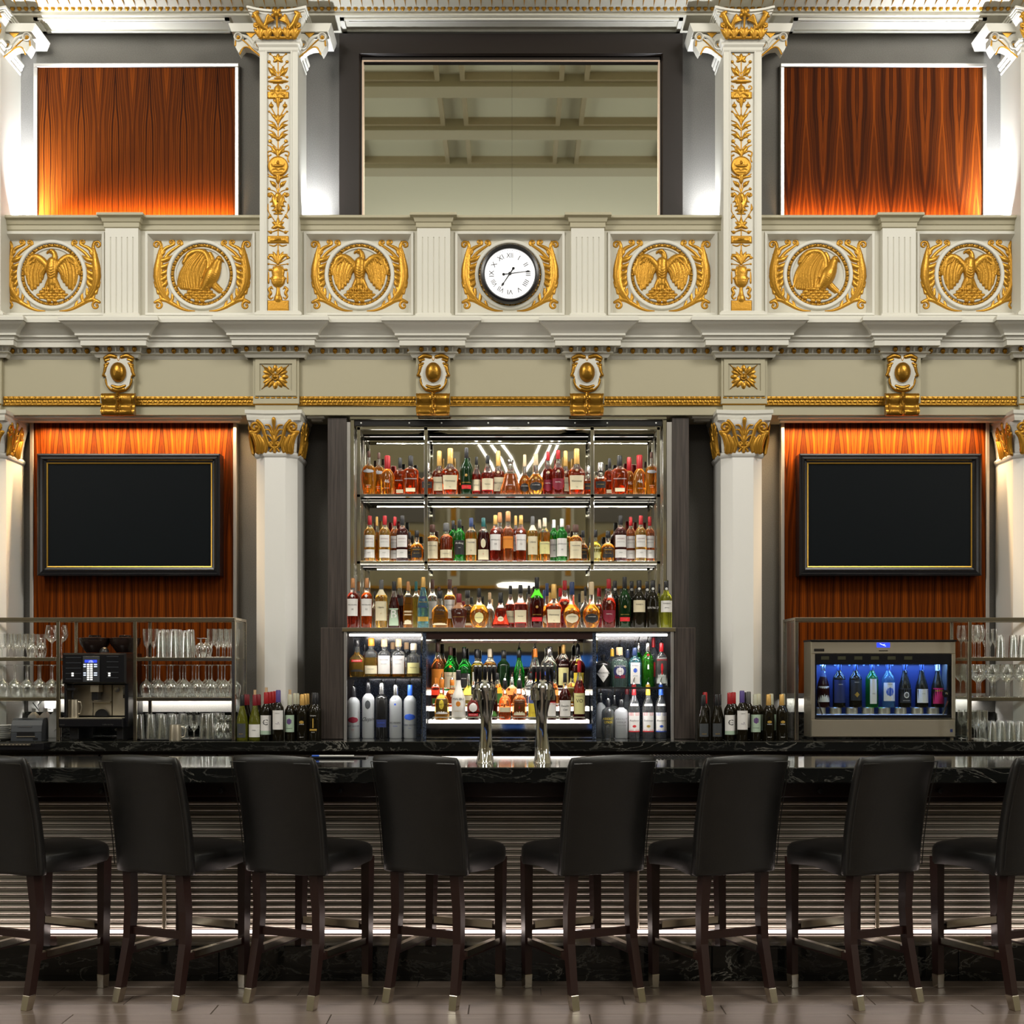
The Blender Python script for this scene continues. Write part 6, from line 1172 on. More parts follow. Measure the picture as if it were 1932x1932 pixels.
row('counter left of the cabinet', 'wine bottles left of the cabinet', W0, ZC+.001, [
 wn(456.8, 1311, 22, 'burg', 'black', [(.06, .37, .75, greyl)], [('MEIOMI', .14, 1.6, goldl, .7)], 'dark pinot bottle with black cap and dark grey label', liq='olive', lvl=.9), wn(463, 1310, 20, 'burg', 'maroon', [], [], 'red-capped wine bottle behind the black-capped one, nearer', D=8.76), wn(467, 1310, 20, 'burg', 'maroon', [], [], 'red-capped wine bottle behind the black-capped one, farther', D=8.86),
 wn(481, 1301.5, 23, 'burg', 'maroon', [(.07, .35, .92, PAP)], [('FERRER', .22, 1.6, greyl, .6)], 'dark wine bottle with cork standing out and square white label', cork=True, liq='olive'), wn(488, 1310, 22, 'burg', 'maroon', [], [], 'maroon-capped wine bottle behind the corked one', D=8.76),
 wn(502.5, 1297, 22, 'wine', 'red', [(.12, .20, .92, mintl), (.20, .52, .92, PAP)], [('C', .37, 11, ink, .5), ('COLUMBIA', .37, 1.4, greyl, .5)], 'red-capped wine bottle with cork and letter C label', cork=True), wn(508.6, 1305.5, 20, 'wine', 'red', [], [], 'red-capped wine bottle second in the letter C line', D=8.75), wn(514, 1304.8, 20, 'wine', 'red', [], [], 'red-capped wine bottle third in the letter C line', D=8.83), wn(519, 1304, 20, 'wine', 'red', [], [], 'red-capped wine bottle last in the letter C line', D=8.92),
 wn(525, 1302, 21.5, 'wine', 'violet', [(.22, .60, .93, PAP)], [('CABERNET', .54, 1.4, greyl, .6), ('~/\\', .34, 5, purplel, .7)], 'violet-capped wine bottle with tall white label', D=8.62),
 wn(547, 1301, 20, 'wine', 'pale', [(.18, .55, .90, mintl), (.34, .48, .48, purplel, 'oval')], [('SAUVIGNON', .26, 1.5, ink, .7)], 'pale-capped green wine bottle with cork, mint label and purple disc', cork=True), wn(557, 1308, 18, 'wine', 'pale', [], [], 'pale-capped wine bottle behind the mint label, nearer', D=8.76), wn(561, 1308, 18, 'wine', 'pale', [], [], 'pale-capped wine bottle behind the mint label, farther', D=8.86),
 wn(570.5, 1310, 22, 'wine', 'gold', [(.36, .43, .4, goldl, 'oval')], [('SHIRAZ', .35, 2, PAP, .7), ('MERLOT', .07, 1.5, PAP, .6)], 'gold-capped black wine bottle with small gold hill mark'), wn(576, 1309, 20, 'wine', 'gold', [], [], 'gold-capped wine bottle second in its line', D=8.76), wn(580, 1308.5, 20, 'wine', 'gold', [], [], 'gold-capped wine bottle last in its line', D=8.86),
 wn(592, 1307, 20, 'wine', 'black', [(.20, .24, .7, goldl), (.26, .46, .12, goldl)], [('Gallagher', .52, 2.2, PAP, .8), ('RESERVE', .17, 1.3, PAP, .7)], 'black-capped wine bottle with gold cross mark by the dark wood side'), wn(598, 1307, 17, 'wine', 'black', [], [], 'black-capped wine bottle behind the gold cross one', D=8.76)])
row('counter right of the cabinet', 'wine bottles right of the cabinet', W0, ZC+.001, [
 wn(1327, 1311, 23, 'burg', 'black', [(.08, .37, .75, greyl)], [('MEIOMI', .14, 1.8, goldl, .75)], 'dark pinot bottle with grey label, nearest the dark wood side'), wn(1330, 1306, 20, 'wine', 'red', [], [], 'red-capped wine bottle behind the dark pinot bottle', D=8.78), wn(1352, 1310, 23, 'burg', 'black', [(.08, .37, .75, greyl)], [('MEIOMI', .14, 1.8, goldl, .75)], 'dark pinot bottle with grey label, beside the letter C bottle'), wn(1357, 1310, 20, 'burg', 'black', [], [], 'black wine bottle behind the second pinot bottle', D=8.78),
 wn(1377, 1306.7, 22.5, 'wine', 'red', [(.12, .20, .92, mintl), (.20, .53, .92, PAP)], [('C', .37, 11, ink, .5), ('COLUMBIA', .37, 1.4, greyl, .5)], 'red-capped wine bottle with big letter C label, right group'), wn(1384, 1306, 20, 'wine', 'red', [], [], 'red-capped wine bottle behind the letter C label, right group', D=8.78),
 wn(1400, 1303, 21.5, 'wine', 'violet', [(.22, .60, .93, PAP)], [('CABERNET', .54, 1.4, greyl, .6), ('~/\\', .34, 5, purplel, .7)], 'violet-capped wine bottle with tall white label, right group', D=8.62), wn(1404, 1306, 18, 'wine', 'black', [], [], 'black-capped wine bottle behind the violet cap', D=8.78), wn(1412.6, 1305, 20, 'wine', 'grey', [(.25, .55, .9, PAP)], [], 'dark grey-capped wine bottle between violet and pale caps', D=8.76),
 wn(1425, 1310, 20.5, 'wine', 'pale', [(.18, .56, .92, mintl), (.36, .50, .5, purplel, 'oval')], [('SAUVIGNON', .27, 1.5, ink, .7)], 'pale-capped wine bottle with mint label and purple disc, right group'), wn(1431, 1309, 20, 'wine', 'pale', [(.2, .55, .9, mintl)], [], 'pale-capped wine bottle behind the mint label, right group', D=8.76),
 wn(1450, 1310, 21.5, 'wine', 'gold', [(.37, .43, .4, goldl, 'oval')], [('SHIRAZ', .35, 2, PAP, .7), ('MERLOT', .07, 1.5, PAP, .6)], 'gold-capped black wine bottle, left of the two front ones by the cooler'), wn(1455, 1309, 20, 'wine', 'pale', [(.2, .55, .9, mintl)], [], 'pale-capped wine bottle behind the left gold cap', D=8.78), wn(1475, 1310, 21.5, 'wine', 'gold', [(.37, .43, .4, goldl, 'oval')], [('SHIRAZ', .35, 2, PAP, .7), ('MERLOT', .07, 1.5, PAP, .6)], 'gold-capped black wine bottle nearest the wine cooler'), wn(1477.5, 1309, 19, 'wine', 'pale', [], [], 'pale-capped wine bottle behind the right gold cap', D=8.78)])
# ---- wine cooler bottles
CX0 = 8.78
cool = [(1553, 'burg', 'dark', 'silver', PAP, .12, .46, 'pale pink label, at the left'), (1583, 'wine', 'wine', 'navy', navyl, .10, .60, 'navy vine label'), (1614, 'wine', 'wine', 'navy', blackl, .15, .60, 'gold star label'), (1645, 'wine', 'green', 'navy', PAP, .08, .62, 'narrow white label'), (1676, 'wine', 'blue', 'navy', PAP, .14, .54, 'white eye label and little wine left'), (1707, 'burg', 'wine', 'navy', blackl, .10, .42, 'white ring on dark label'), (1739, 'burg', 'wine', 'navy', PAP, .10, .40, 'small white label'), (1769, 'burg', 'wine', 'cream', pinkl, .08, .42, 'bright pink label')]
for i, (px, sh, lq, cp_, lm, a, b_, d_) in enumerate(cool):
    ROWS.append(dict(px=px, top=1248, wpx=24, shape=sh, liq=lq, cap=cp_, desc='wine bottle with '+d_, nm='wine_bottle', labels=[(a, b_, .9 if i != 3 else .55, lm)]+([(.22, .34, .4, goldl, 'diam')] if i == 2 else [(.2, .34, .42, PAP, 'oval'), (.22, .32, .30, blackl, 'oval')] if i == 5 else [(.24, .44, .6, bluel, 'oval')] if i == 4 else []), txt=[[('LZ', .26, 3, ink, .4)], [('DIABLO', .5, 1.6, PAP, .7)], [('Gallagher', .55, 1.8, PAP, .8)], [('WINE', .3, 1.5, ink, .5)], [('THE RED', .5, 1.8, ink, .6)], [('SAUVIGNON', .15, 1.6, PAP, .8)], [('CUVEE', .3, 1.5, ink, .6)], [('NEWTON', .36, 2.4, yellowl, .8)]][i], D=CX0+.10, base=zz(1334.5, CX0+.10), grp='bottles in the wine cooler', row='wine cooler'))
# build them all; labels that share a description get their order on the shelf
from collections import defaultdict
cnt = defaultdict(list)
for r_ in ROWS: cnt[(r_['row'], r_['desc'])].append(r_)
wh = {'top shelf': 'top shelf', 'middle shelf': 'middle shelf', 'ledge above the cabinet': 'cabinet-top ledge', 'left upper cabinet shelf': 'left cabinet shelf', 'left cabinet floor': 'cabinet floor left', 'lit riser, back tier': 'back tier', 'lit riser, middle tier': '', 'lit riser, front tier': 'front tier', 'right upper cabinet shelf': 'right cabinet shelf', 'right cabinet floor': 'cabinet floor right', 'counter left of the cabinet': 'left group', 'counter right of the cabinet': '', 'wine cooler': 'in the cooler'}
for key, L in cnt.items():
    L.sort(key=lambda q: q['px']); n = len(L)
    for i, q in enumerate(L):
        d_ = key[1]; w_ = wh[key[0]]
        if n > 1: d_ += f', {nth(i+1, n)} of {n}'
        if w_: d_ += ', '+w_
        ws = d_.split()
        if len(ws) > 16: d_ = ' '.join(x for x in ws if x not in ('a', 'the', 'and', 'with', 'from'))
        q['desc'] = d_
for q in ROWS: q = dict(q); q.pop('row'); bottle(**q)
# ================================================================== GLASS RACKS
RF, RR = 8.62, 9.00
ZT = zz(1165, RF); ZA, ZBm = zz(1240.5, RF), zz(1316, RF)
def rk(t, nm, x0, x1, y0, y1, z0, z1, m=None): return obj(nm, MB().bbox(x0, x1, y0, y1, z0, z1, .002), m or nickel, t)
def rack(name, lb, posts, shelves, x_end, endside, gap=()):
    t = thing(name, lb, 'rack', (0, 0, 0))
    xs_ = [p for p in posts]; x0, x1 = (-4.2, xx(posts[-1]+6, RF)) if endside > 0 else (xx(posts[0], RF), 4.2)
    rk(t, 'top_rail', x0, x1, RF, RF+.022, ZT-.026, ZT); rk(t, 'top_rail', x0, x1, RR-.022, RR, ZT-.020, ZT)
    for p in posts:
        rk(t, 'post', xx(p, RF), xx(p+6.5, RF), RF, RF+.022, ZC+.001, ZT-.026); rk(t, 'post', xx(p, RF), xx(p+6.5, RF), RR-.022, RR, ZC+.001, ZT-.02)
        rk(t, 'cross_rail', xx(p, RF), xx(p+6.5, RF), RF+.022, RR-.022, ZT-.018, ZT)
    for a, b_ in shelves:
        xa, xb = (xx(a, RF) if a > -50 else -4.2), (xx(b_, RF) if b_ < 1960 else 4.2)
        for z_ in (ZA, ZBm):
            s_ = rk(t, 'glass_shelf', xa, xb, RF+.02, RR-.02, z_-.010, z_-.002, panem); rk(s_, 'shelf_front_rail', xa, xb, RF, RF+.02, z_-.024, z_); rk(s_, 'shelf_rear_rail', xa, xb, RR-.02, RR, z_-.020, z_)
    xe = xx(x_end, RF); rk(t, 'glass_side_panel', xe-.003, xe+.003, RF+.022, RR-.022, ZC+.01, ZT-.02, panem)
    return t
rack('glass_rack', 'polished metal glass rack with shelves either side of the coffee machine', [106, 251, 437], [(-60, 106), (258, 437)], 441, 1)
rack('glass_rack', 'polished metal glass rack over the wine cooler at right', [1500, 1827], [(1833, 1999)], 1502, -1)
obj('glass_side_panel', MB().box(xx(1830, RF)-.002, xx(1830, RF)+.002, RF+.022, RR-.022, ZC+.01, ZT-.02), panem, bpy.data.objects['glass_rack.001'])
# ------------------------------------------------------------------ glassware
GP = {  # (height fraction, radius fraction)
 'wine': [(0,.80),(.012,.78),(.03,.12),(.10,.09),(.42,.09),(.47,.20),(.54,.62),(.64,.94),(.72,1),(.86,.90),(1,.76)],
 'goblet': [(0,.85),(.015,.82),(.04,.14),(.30,.12),(.36,.25),(.45,.72),(.60,.95),(.80,1),(1,1)],
 'flute': [(0,1),(.012,.95),(.03,.16),(.36,.13),(.42,.30),(.52,.75),(.70,.98),(1,.80)],
 'snifter': [(0,.66),(.02,.64),(.06,.14),(.22,.14),(.28,.45),(.42,.88),(.58,1),(.8,.88),(1,.64)],
 'tumbler': [(0,.70),(.03,.76),(.10,.80),(1,1)], 'pint': [(0,.66),(.04,.70),(.12,.74),(.7,.92),(1,1)],
 'rocks': [(0,.80),(.06,.90),(.5,1),(1,1)], 'carafe': [(0,.7),(.05,.9),(.35,1),(.55,.8),(.7,.62),(.85,.72),(1,.9)]}
_gm = {}
def gmesh(kind, h, r, inv, n=16, stack=0):
    key = (kind, round(h, 4), round(r, 4), inv, stack)
    if key in _gm: return _gm[key]
    g = MB(); pr = [(rr*r, u*h) for u, rr in GP[kind]]
    if inv: pr = [(a, h-z) for a, z in pr][::-1]
    g.lathe([(a, z) for a, z in pr], n, cap=False)
    if kind in ('tumbler', 'pint', 'rocks', 'carafe'):           # thick base and inner wall
        q = [(rr*r*.93, (u*.93+.07)*h) for u, rr in GP[kind]]
        if inv: q = [(a, h-z) for a, z in q][::-1]
        g.lathe(q, n, cap=False); zb_ = h if inv else 0; g.lathe([(GP[kind][0][1]*r, zb_), (0, zb_)], n, cap=False); g.lathe([(q[-1 if inv else 0][0], q[-1 if inv else 0][1]), (0, q[-1 if inv else 0][1])], n, cap=False)
    me = g.mesh('glass', glassm, True, 60); _gm[key] = me; return me
def glasses(nm, cat, kind, xs, rows_, z, hpx, wpx, inv, lbl, grp, D0=8.70, dD=.10, off=.5):
    n = len(xs)
    for r in range(rows_):
        D = D0+r*dD
        for i, px in enumerate(xs):
            x = xx(px, D0)+(r % 2)*off*wpx*D0/F; o = link(nm, gmesh(kind, hpx*D0/F, wpx*D0/F/2, inv), None, (x, D, z+.0005))
            lb = f'{lbl}, {nth(i+1, n)+", " if n > 1 else ""}' + ('front row' if r == 0 else ('second row' if r == 1 else 'back row')) if rows_ > 1 else f'{lbl}'+(f', {nth(i+1, n)}' if n > 1 else '')
            tag(o, lb, cat, grp)
def xr(a, b_, n): return [a+(b_-a)*i/(n-1) for i in range(n)]
# left rack, left bay
glasses('wine_glass', 'wine glass', 'goblet', [4, 16, 31, 44, 58], 2, ZA, 45, 17, False, 'upright wine glass, top left shelf', 'upright glasses, left rack top shelf', 8.72, .12)
glasses('snifter_glass', 'glass', 'snifter', [60, 78], 1, ZA, 37, 21, True, 'upturned snifter, top left shelf', 'upturned snifters, left rack', 8.68)
glasses('wine_glass', 'wine glass', 'wine', [98, 116], 1, ZA, 61, 25, False, 'large balloon wine glass by the rack post', 'balloon glasses, left rack', 8.74)
glasses('wine_glass', 'wine glass', 'wine', [6, 29.5, 53, 77, 100], 3, ZBm, 61, 25, True, 'upturned wine glass, left middle shelf', 'upturned glasses, left rack left bay', 8.70, .095)
glasses('shot_glass', 'glass', 'rocks', [3, 12, 20], 1, ZC, 14, 9, False, 'small glass behind the saucers', 'small glasses at the far left', 9.1)
# left rack, right bay
glasses('water_goblet', 'glass', 'goblet', [277, 290, 302], 1, ZA, 54, 15, False, 'upright goblet, left end of the right bay top shelf', 'goblets, left rack right bay', 8.74)
for j, px in enumerate((304, 328, 351)):
    for k_ in range(3): o = link('tumbler', gmesh('tumbler', 30*8.7/F, 20*8.7/F/2, True), None, (xx(px, 8.7), 8.70, ZA+.0005+k_*(.038 if j != 1 else .042))); tag(o, f'stacked upturned tumbler, {["bottom", "middle", "top"][k_]} of the {["left", "middle", "right"][j]} front stack', 'tumbler', 'stacked tumblers on the left rack')
    for k_ in range(3): o = link('tumbler', gmesh('tumbler', 30*8.7/F, 20*8.7/F/2, True), None, (xx(px+8, 8.82), 8.82, ZA+.0005+k_*.043)); tag(o, f'stacked upturned tumbler, {["bottom", "middle", "top"][k_]} of the {["left", "middle", "right"][j]} back stack', 'tumbler', 'stacked tumblers on the left rack')
glasses('snifter_glass', 'glass', 'snifter', [379, 389], 1, ZA, 37, 24, True, 'upturned snifter beside the tumbler stacks', 'upturned snifters, right bay', 8.72)
glasses('water_goblet', 'glass', 'goblet', [398, 409, 420, 430], 2, ZA, 54, 15, False, 'upright goblet, right end of top shelf', 'goblets by the right post', 8.70, .12)
glasses('wine_glass', 'wine glass', 'wine', [276, 301, 325.5, 350, 375, 399.5, 424], 3, ZBm, 61, 25.5, True, 'upturned wine glass, right bay middle shelf', 'upturned glasses, left rack right bay', 8.70, .095)
obj_t = tag(obj('drip_tray', MB().bbox(xx(262, RF), xx(434, RF), RF+.03, RR-.03, ZC+.0005, ZC+.008, .003), rubber), 'flat black tray under the upturned pint glasses', 'tray')
glasses('pint_glass', 'glass', 'pint', [263.5, 285, 307, 329], 3, ZC+.008, 46, 20, True, 'upturned pint glass on the tray', 'upturned pint glasses', 8.69, .10)
glasses('beer_glass', 'glass', 'goblet', [349, 366], 2, ZC+.008, 44, 18, False, 'short-stemmed beer glass on the tray', 'beer glasses on the tray', 8.70, .12)
glasses('pint_glass', 'glass', 'pint', [386, 398], 2, ZC+.008, 48, 21, True, 'tall ribbed glass on the tray', 'ribbed glasses on the tray', 8.69, .12)
glasses('glass_carafe', 'carafe', 'carafe', [416, 430], 1, ZC+.008, 44, 26, False, 'short pinched glass carafe on the tray', 'carafes on the tray', 8.70)
# right rack
glasses('wine_glass', 'wine glass', 'wine', [1813, 1822], 1, ZA, 61, 17, False, 'tall wine glass seen through the side glass, top right', 'tall glasses beside the wine cooler', 8.86)
glasses('wine_glass', 'wine glass', 'wine', [1840, 1849], 2, ZA, 62, 17, False, 'tall wine glass at the right rack post', 'tall glasses by the right rack post', 8.72, .12)
glasses('champagne_flute', 'glass', 'flute', [1858, 1868, 1877], 1, ZA, 54, 11, False, 'narrow champagne flute, right rack', 'champagne flutes', 8.72)
for j, px in enumerate((1887, 1912, 1930)):
    for k_ in range(2): o = link('tumbler', gmesh('tumbler', 36*8.7/F, 18*8.7/F/2, True), None, (xx(px, 8.7), 8.70, ZA+.0005+k_*.022)); tag(o, f'upturned tumbler on the right rack, {["lower", "upper"][k_]} of the {["left", "middle", "right"][j]} pair', 'tumbler', 'tumblers on the right rack')
glasses('wine_glass', 'wine glass', 'wine', [1812, 1822], 1, ZBm, 62, 22, False, 'balloon glass through the side glass, middle right', 'balloon glasses beside the wine cooler', 8.86)
glasses('wine_glass', 'wine glass', 'wine', [1843, 1870, 1898, 1925], 3, ZBm, 62, 27, False, 'upright balloon glass, right rack middle shelf', 'balloon glasses on the right rack', 8.71, .10)
glasses('wine_glass', 'wine glass', 'wine', [1814, 1824], 1, ZC, 54, 15, False, 'wine glass behind the cooler corner', 'glasses at the cooler corner', 8.88)
glasses('water_goblet', 'glass', 'goblet', [1843, 1856], 2, ZC, 55, 15, False, 'tall goblet on the counter, right rack', 'goblets on the counter at right', 8.72, .12)
glasses('pint_glass', 'glass', 'pint', [1872, 1890, 1908, 1926], 3, ZC, 35, 19, True, 'upturned rocks glass on the right counter', 'upturned glasses on the right counter', 8.69, .10)
glasses('martini_glass', 'glass', 'goblet', [1926], 1, ZC+.09, 24, 22, True, 'upturned stemmed glass standing behind the rocks glasses', 'stemmed glass at right', 8.95) if False else None
# ------------------------------------------------------------------ steel jug, saucers, cups, jugs, printer
def mug(px, D, z, h, wpx, lb, nm='steel_pitcher', m=steel, cat='pitcher'):
    k_ = D/F; r = wpx*k_/2; hh = h*k_; t = thing(nm, lb, cat, (xx(px, D), D, z))
    obj('pitcher_body', MB().lathe([(r, 0), (r*1.02, hh*.05), (r*.95, hh*.8), (r*.9, hh), (r*.86, hh), (r*.9, hh*.1), (0, hh*.08)], 24, cap=False), m, t, smooth=True)
    obj('handle', MB().tube([(r*.9, 0, hh*.88), (r*1.5, 0, hh*.86), (r*1.75, 0, hh*.6), (r*1.45, 0, hh*.25), (r*.98, 0, hh*.2)], .0032, 6), m, t); return t
mug(331, 8.60, ZC+.001, 30, 23, 'small steel milk pitcher in front of the pint glasses')
mug(141, 8.66, zz(1354, 8.66), 34, 15, 'tall steel frothing pitcher under the coffee machine spout')
mug(129, 8.70, zz(1354, 8.70), 34, 10, 'slim steel pitcher at the left inside the coffee machine')
sau = MB().lathe([(.03, 0), (.045, .002), (.070, .010), (.072, .012), (.045, .006), (0, .005)], 24).mesh('saucer', mat('white_china', (.75, .75, .73), .25), True)
for i in range(8): o = link('saucer', sau, None, (xx(4, 8.66)+.002*(i % 3), 8.66, ZC+.004+i*.0125)); tag(o, f'white china saucer, {["bottom", "second", "third", "fourth", "fifth", "sixth", "seventh", "top"][i]} of the stack by the printer' if i in (0, 7) else f'white china saucer, {["", "second", "third", "fourth", "fifth", "sixth", "seventh"][i]} from bottom of the stack', 'saucer', 'stack of white saucers')
cup = MB().lathe([(.018, 0), (.022, .004), (.034, .035), (.037, .055), (.034, .055), (.030, .03), (.018, .008), (0, .007)], 20).mesh('cup', MATS['white_china'], True)
for px, d_ in ((25, 'left'), (41, 'right, behind the printer')): o = link('coffee_cup', cup, None, (xx(px, 8.85), 8.85, ZC+.045 if px == 25 else ZC+.04)); tag(o, 'white coffee cup, '+d_, 'cup', 'white coffee cups')
o = tag(obj('cup_tray', MB().bbox(xx(8, 8.85), xx(60, 8.85), 8.78, 8.93, ZC+.001, ZC+.04, .004), blackp), 'low black stand under the coffee cups', 'stand')
jm = mat('white_jug_plastic', (.62, .60, .60), .5)
for i, (px, D) in enumerate(((64, 9.02), (86, 9.06), (104, 9.00))):
    k_ = D/F; w_ = 10*k_; t = thing('plastic_jug', f'white plastic jug behind the printer, {["left", "middle", "right"][i]}', 'jug', (xx(px, D), D, ZC+.001), 0, 'white plastic jugs')
    g = MB(); g.loft([[(x*a, y*a, z) for x, y in sup(w_, w_*1.1, 16, 5)] for z, a in ((0, .95), (.01, 1), (.13, 1), (.155, .85), (.175, .4), (.178, .3), (.195, .3))]); obj('jug_body', g, jm, t, smooth=True)
    obj('handle', MB().tube([(w_*.2, -w_*1.05, .05), (w_*.75, -w_*1.12, .07), (w_*.75, -w_*1.12, .11), (w_*.2, -w_*1.05, .13)], .006, 8), jm, t, smooth=True); obj('jug_cap', MB().lathe([(w_*.34, .19), (w_*.34, .205), (0, .206)], 12), jm, t)
t = thing('receipt_printer', 'dark grey receipt printer with rounded top beside the saucers', 'printer', (xx(54, 8.60), 8.60, ZC+.001), math.radians(6))
pg = mat('slate_plastic', (.045, .05, .058), .4); k_ = 8.6/F; w_ = 28*k_
def pr_(x, o=0): return [(0-o, .0), (0-o, .055), (.012-o, .105), (.035, .138+o), (.065, .150+o), (.15, .150+o), (.17, .12), (.17, 0)]
g = MB(); g.loft([[(s_*w_*f, -.06+y, z*1.) for y, z in pr_(0)] for s_, f in ((-1, .97), (-1, 1), (1, 1), (1, .97))]); g.v = [(x+(.0 if abs(x) > w_*.98 else 0), y, z) for x, y, z in g.v]; obj('case', g, pg, t)
obj('paper_slot', MB().box(-w_*.6, w_*.55, -.062, -.055, .035, .058), blackp, t); obj('paper_lip', MB().box(-w_*.62, w_*.58, -.068, -.06, .028, .033), steel, t); obj('brand_plate', MB().box(-w_*.55, w_*.35, -.054, -.045, .092, .099), CAPM['silver'], t)
obj('seam', MB().box(-w_*.99, w_*.99, -.0612, -.06, .06, .062), blackp, t); obj('switch', MB().box(w_*.45, w_*.75, -.063, -.058, .008, .022), blackp, t); obj('top_slot', MB().box(-w_*.4, w_*.4, -.02, -.005, .150, .152), CAPM['silver'], t)
# wall sockets with a cord behind the jugs
for i, (a, b_) in enumerate(((54, 74), (85, 104))):
    t = thing('wall_socket', f'white wall socket plate behind the plastic jugs, {["left", "right"][i]}', 'socket', (xx((a+b_)/2, DL), DL-.008, zz(1330, DL)), 0, 'wall sockets'); h_ = 10*DL/F
    obj('plate', MB().bbox(-h_, h_, 0, .006, -.05, .05, .002), CAPM['white'], t); 
    for z_ in (-.02, .02): obj('outlet', MB().bbox(-.012, .012, -.002, .002, z_-.012, z_+.012, .002), CAPM['white'], t)
tag(obj('power_cord', MB().tube([(xx(62, 9.37), 9.37, zz(1326, 9.37)), (xx(70, 9.3), 9.3, zz(1336, 9.3)), (xx(74, 9.28), 9.28, zz(1342, 9.28)), (xx(72, 9.3), 9.3, zz(1330, 9.3)), (xx(80, 9.35), 9.35, zz(1321, 9.35)), (xx(90, 9.38), 9.38, zz(1320, 9.38))], .004, 6), blackp), 'dark cord looping between the wall sockets', 'cord')
# left end: lower service station with a vented edge
t = thing('service_ledge', 'black service ledge with a slotted vent strip at the far left', 'ledge', (0, 0, 0))
obj('ledge_top', MB().bbox(-4.2, xx(84, 8.40), 8.38, 8.498, ZC-.05, ZC-.004, .003), blackw, t); g = obj('vent_strip', MB().box(-4.2, xx(60, 8.4), 8.372, 8.38, ZC-.018, ZC-.008), steel, t)
for i in range(14): obj('vent_slot', MB().box(-3.47+i*.024, -3.457+i*.024, 8.370, 8.373, ZC-.016, ZC-.011), blackp, t)
# ------------------------------------------------------------------ COFFEE MACHINE
D = 8.64; k_ = D/F; t = thing('coffee_machine', 'black twin-hopper coffee machine with lit keypad on the counter', 'coffee machine', (xx(181, D), D, ZC))
def px2(a, b_): return (a-181)*k_, (YH-b_)*k_+HC-ZC
def bxm(nm, x0, y0, x1, y1, d0, d1, m, par=None, c=.003): a, b_ = px2(x0, y1); c_, d_ = px2(x1, y0); return obj(nm, MB().bbox(a, c_, d0, d1, b_, d_, min(c, (c_-a)*.2, (d_-b_)*.2)), m, par or t)
upper = bxm('upper_housing', 120, 1232, 240, 1290, -.03, .34, blackw, c=.012)
bxm('side_wall', 121, 1290, 125, 1372, .0, .34, blackw); bxm('side_wall', 235, 1290, 242, 1372, .0, .34, blackw); bxm('rear_body', 121, 1290, 240, 1372, .16, .34, blackp)
for a, b_ in ((125, 162), (163, 199), (200, 234)): bxm('steel_back_plate', a, 1292, b_, 1352, .14, .158, steel)
bxm('step_plate', 163, 1324, 199, 1326, .10, .14, steel)
bxm('drip_tray', 115, 1355, 236, 1372, -.05, .34, blackw, c=.008); bxm('tray_edge', 116, 1354, 234, 1356, -.048, .1, steel)
for a, b_ in ((131, 148), (220, 232)): bxm('foot', a, 1372, b_, 1395, .0, .3, blackp)
bxm('spout_head', 167, 1292, 183, 1306, .03, .12, steel); bxm('spout', 169, 1306, 181, 1321, .04, .11, blackp); bxm('pipe', 133, 1290, 136, 1318, .02, .04, blackp); bxm('steam_arm', 126, 1298, 141, 1303, .0, .05, blackp)
g = MB().lathey([(.048, .13), (.048, .12), (.044, .115), (0, .115)], 24); g.v = [(x, y, max(z, 0)) for x, y, z in g.v]; a, b_ = px2(181, 1352); obj('waste_drawer', g, blackp, t, (a, 0, b_))
a, b_ = px2(209, 1302); obj('gauge', MB().lathey([(.018, .138), (.018, .13), (0, .129)], 20), CAPM['silver'], t, (a, 0, b_)); bxm('info_plate', 220, 1297, 233, 1310, .134, .139, CAPM['silver'])
for i in range(3): bxm('outlet_pin', 220.5+i*4.4, 1311, 223+i*4.4, 1318, .134, .139, blackp)
kp = bxm('keypad', 160, 1238, 191, 1287, -.042, -.03, pg); bxm('lcd', 163.5, 1245, 187, 1250.5, -.0435, -.042, bluescr, kp)
g = MB(); a, b_ = px2(175.5, 1249.2); add_text(g, 'art plus', a, b_, 2.2*k_, lambda q: -.0445, .06); add_text(g, 'coffee', a, b_+.008, 2.0*k_, lambda q: -.0445, .05); obj('lettering', g, whitescr, kp)
for r_ in range(8):
    for c_ in range(2): bxm('key', 168+c_*5.9, 1252.5+r_*4, 172.6+c_*5.9, 1255.3+r_*4, -.0445, -.042, disp, kp, .001)
for r_ in (0, 1, 4, 5): bxm('blue_key', 161.5, 1252.8+r_*4, 166, 1254.6+r_*4, -.0445, -.042, whitescr, kp, .001); bxm('blue_key', 181, 1252.8+r_*4, 187, 1254.6+r_*4, -.0445, -.042, whitescr, kp, .001)
for a, b_ in ((137, 1271), (206, 1271)):
    for i in range(2): bxm('side_key', a+1, b_-2+i*4, a+5, b_+1+i*4, -.034, -.029, disp, upper, .001)
for i in range(5): bxm('air_slot', 127, 1240+i*10, 156, 1241.2+i*10, -.0315, -.029, pg, upper, .0005); bxm('air_slot', 204, 1238+i*10, 226, 1239.2+i*10, -.0315, -.029, pg, upper, .0005)
g = MB(); a, b_ = px2(208, 1366.5); add_text(g, 'Coffee Art Plus', a, b_, 2.4*k_, lambda q: -.0512, .10); obj('lettering', g, CAPM['silver'], t); g = MB(); a, b_ = px2(122, 1366.5); add_text(g, 'schaerer', a, b_, 2.0*k_, lambda q: -.0512, .045); obj('lettering', g, CAPM['silver'], t)
hopm = mat('smoked_plastic', (.02, .012, .010), .12)
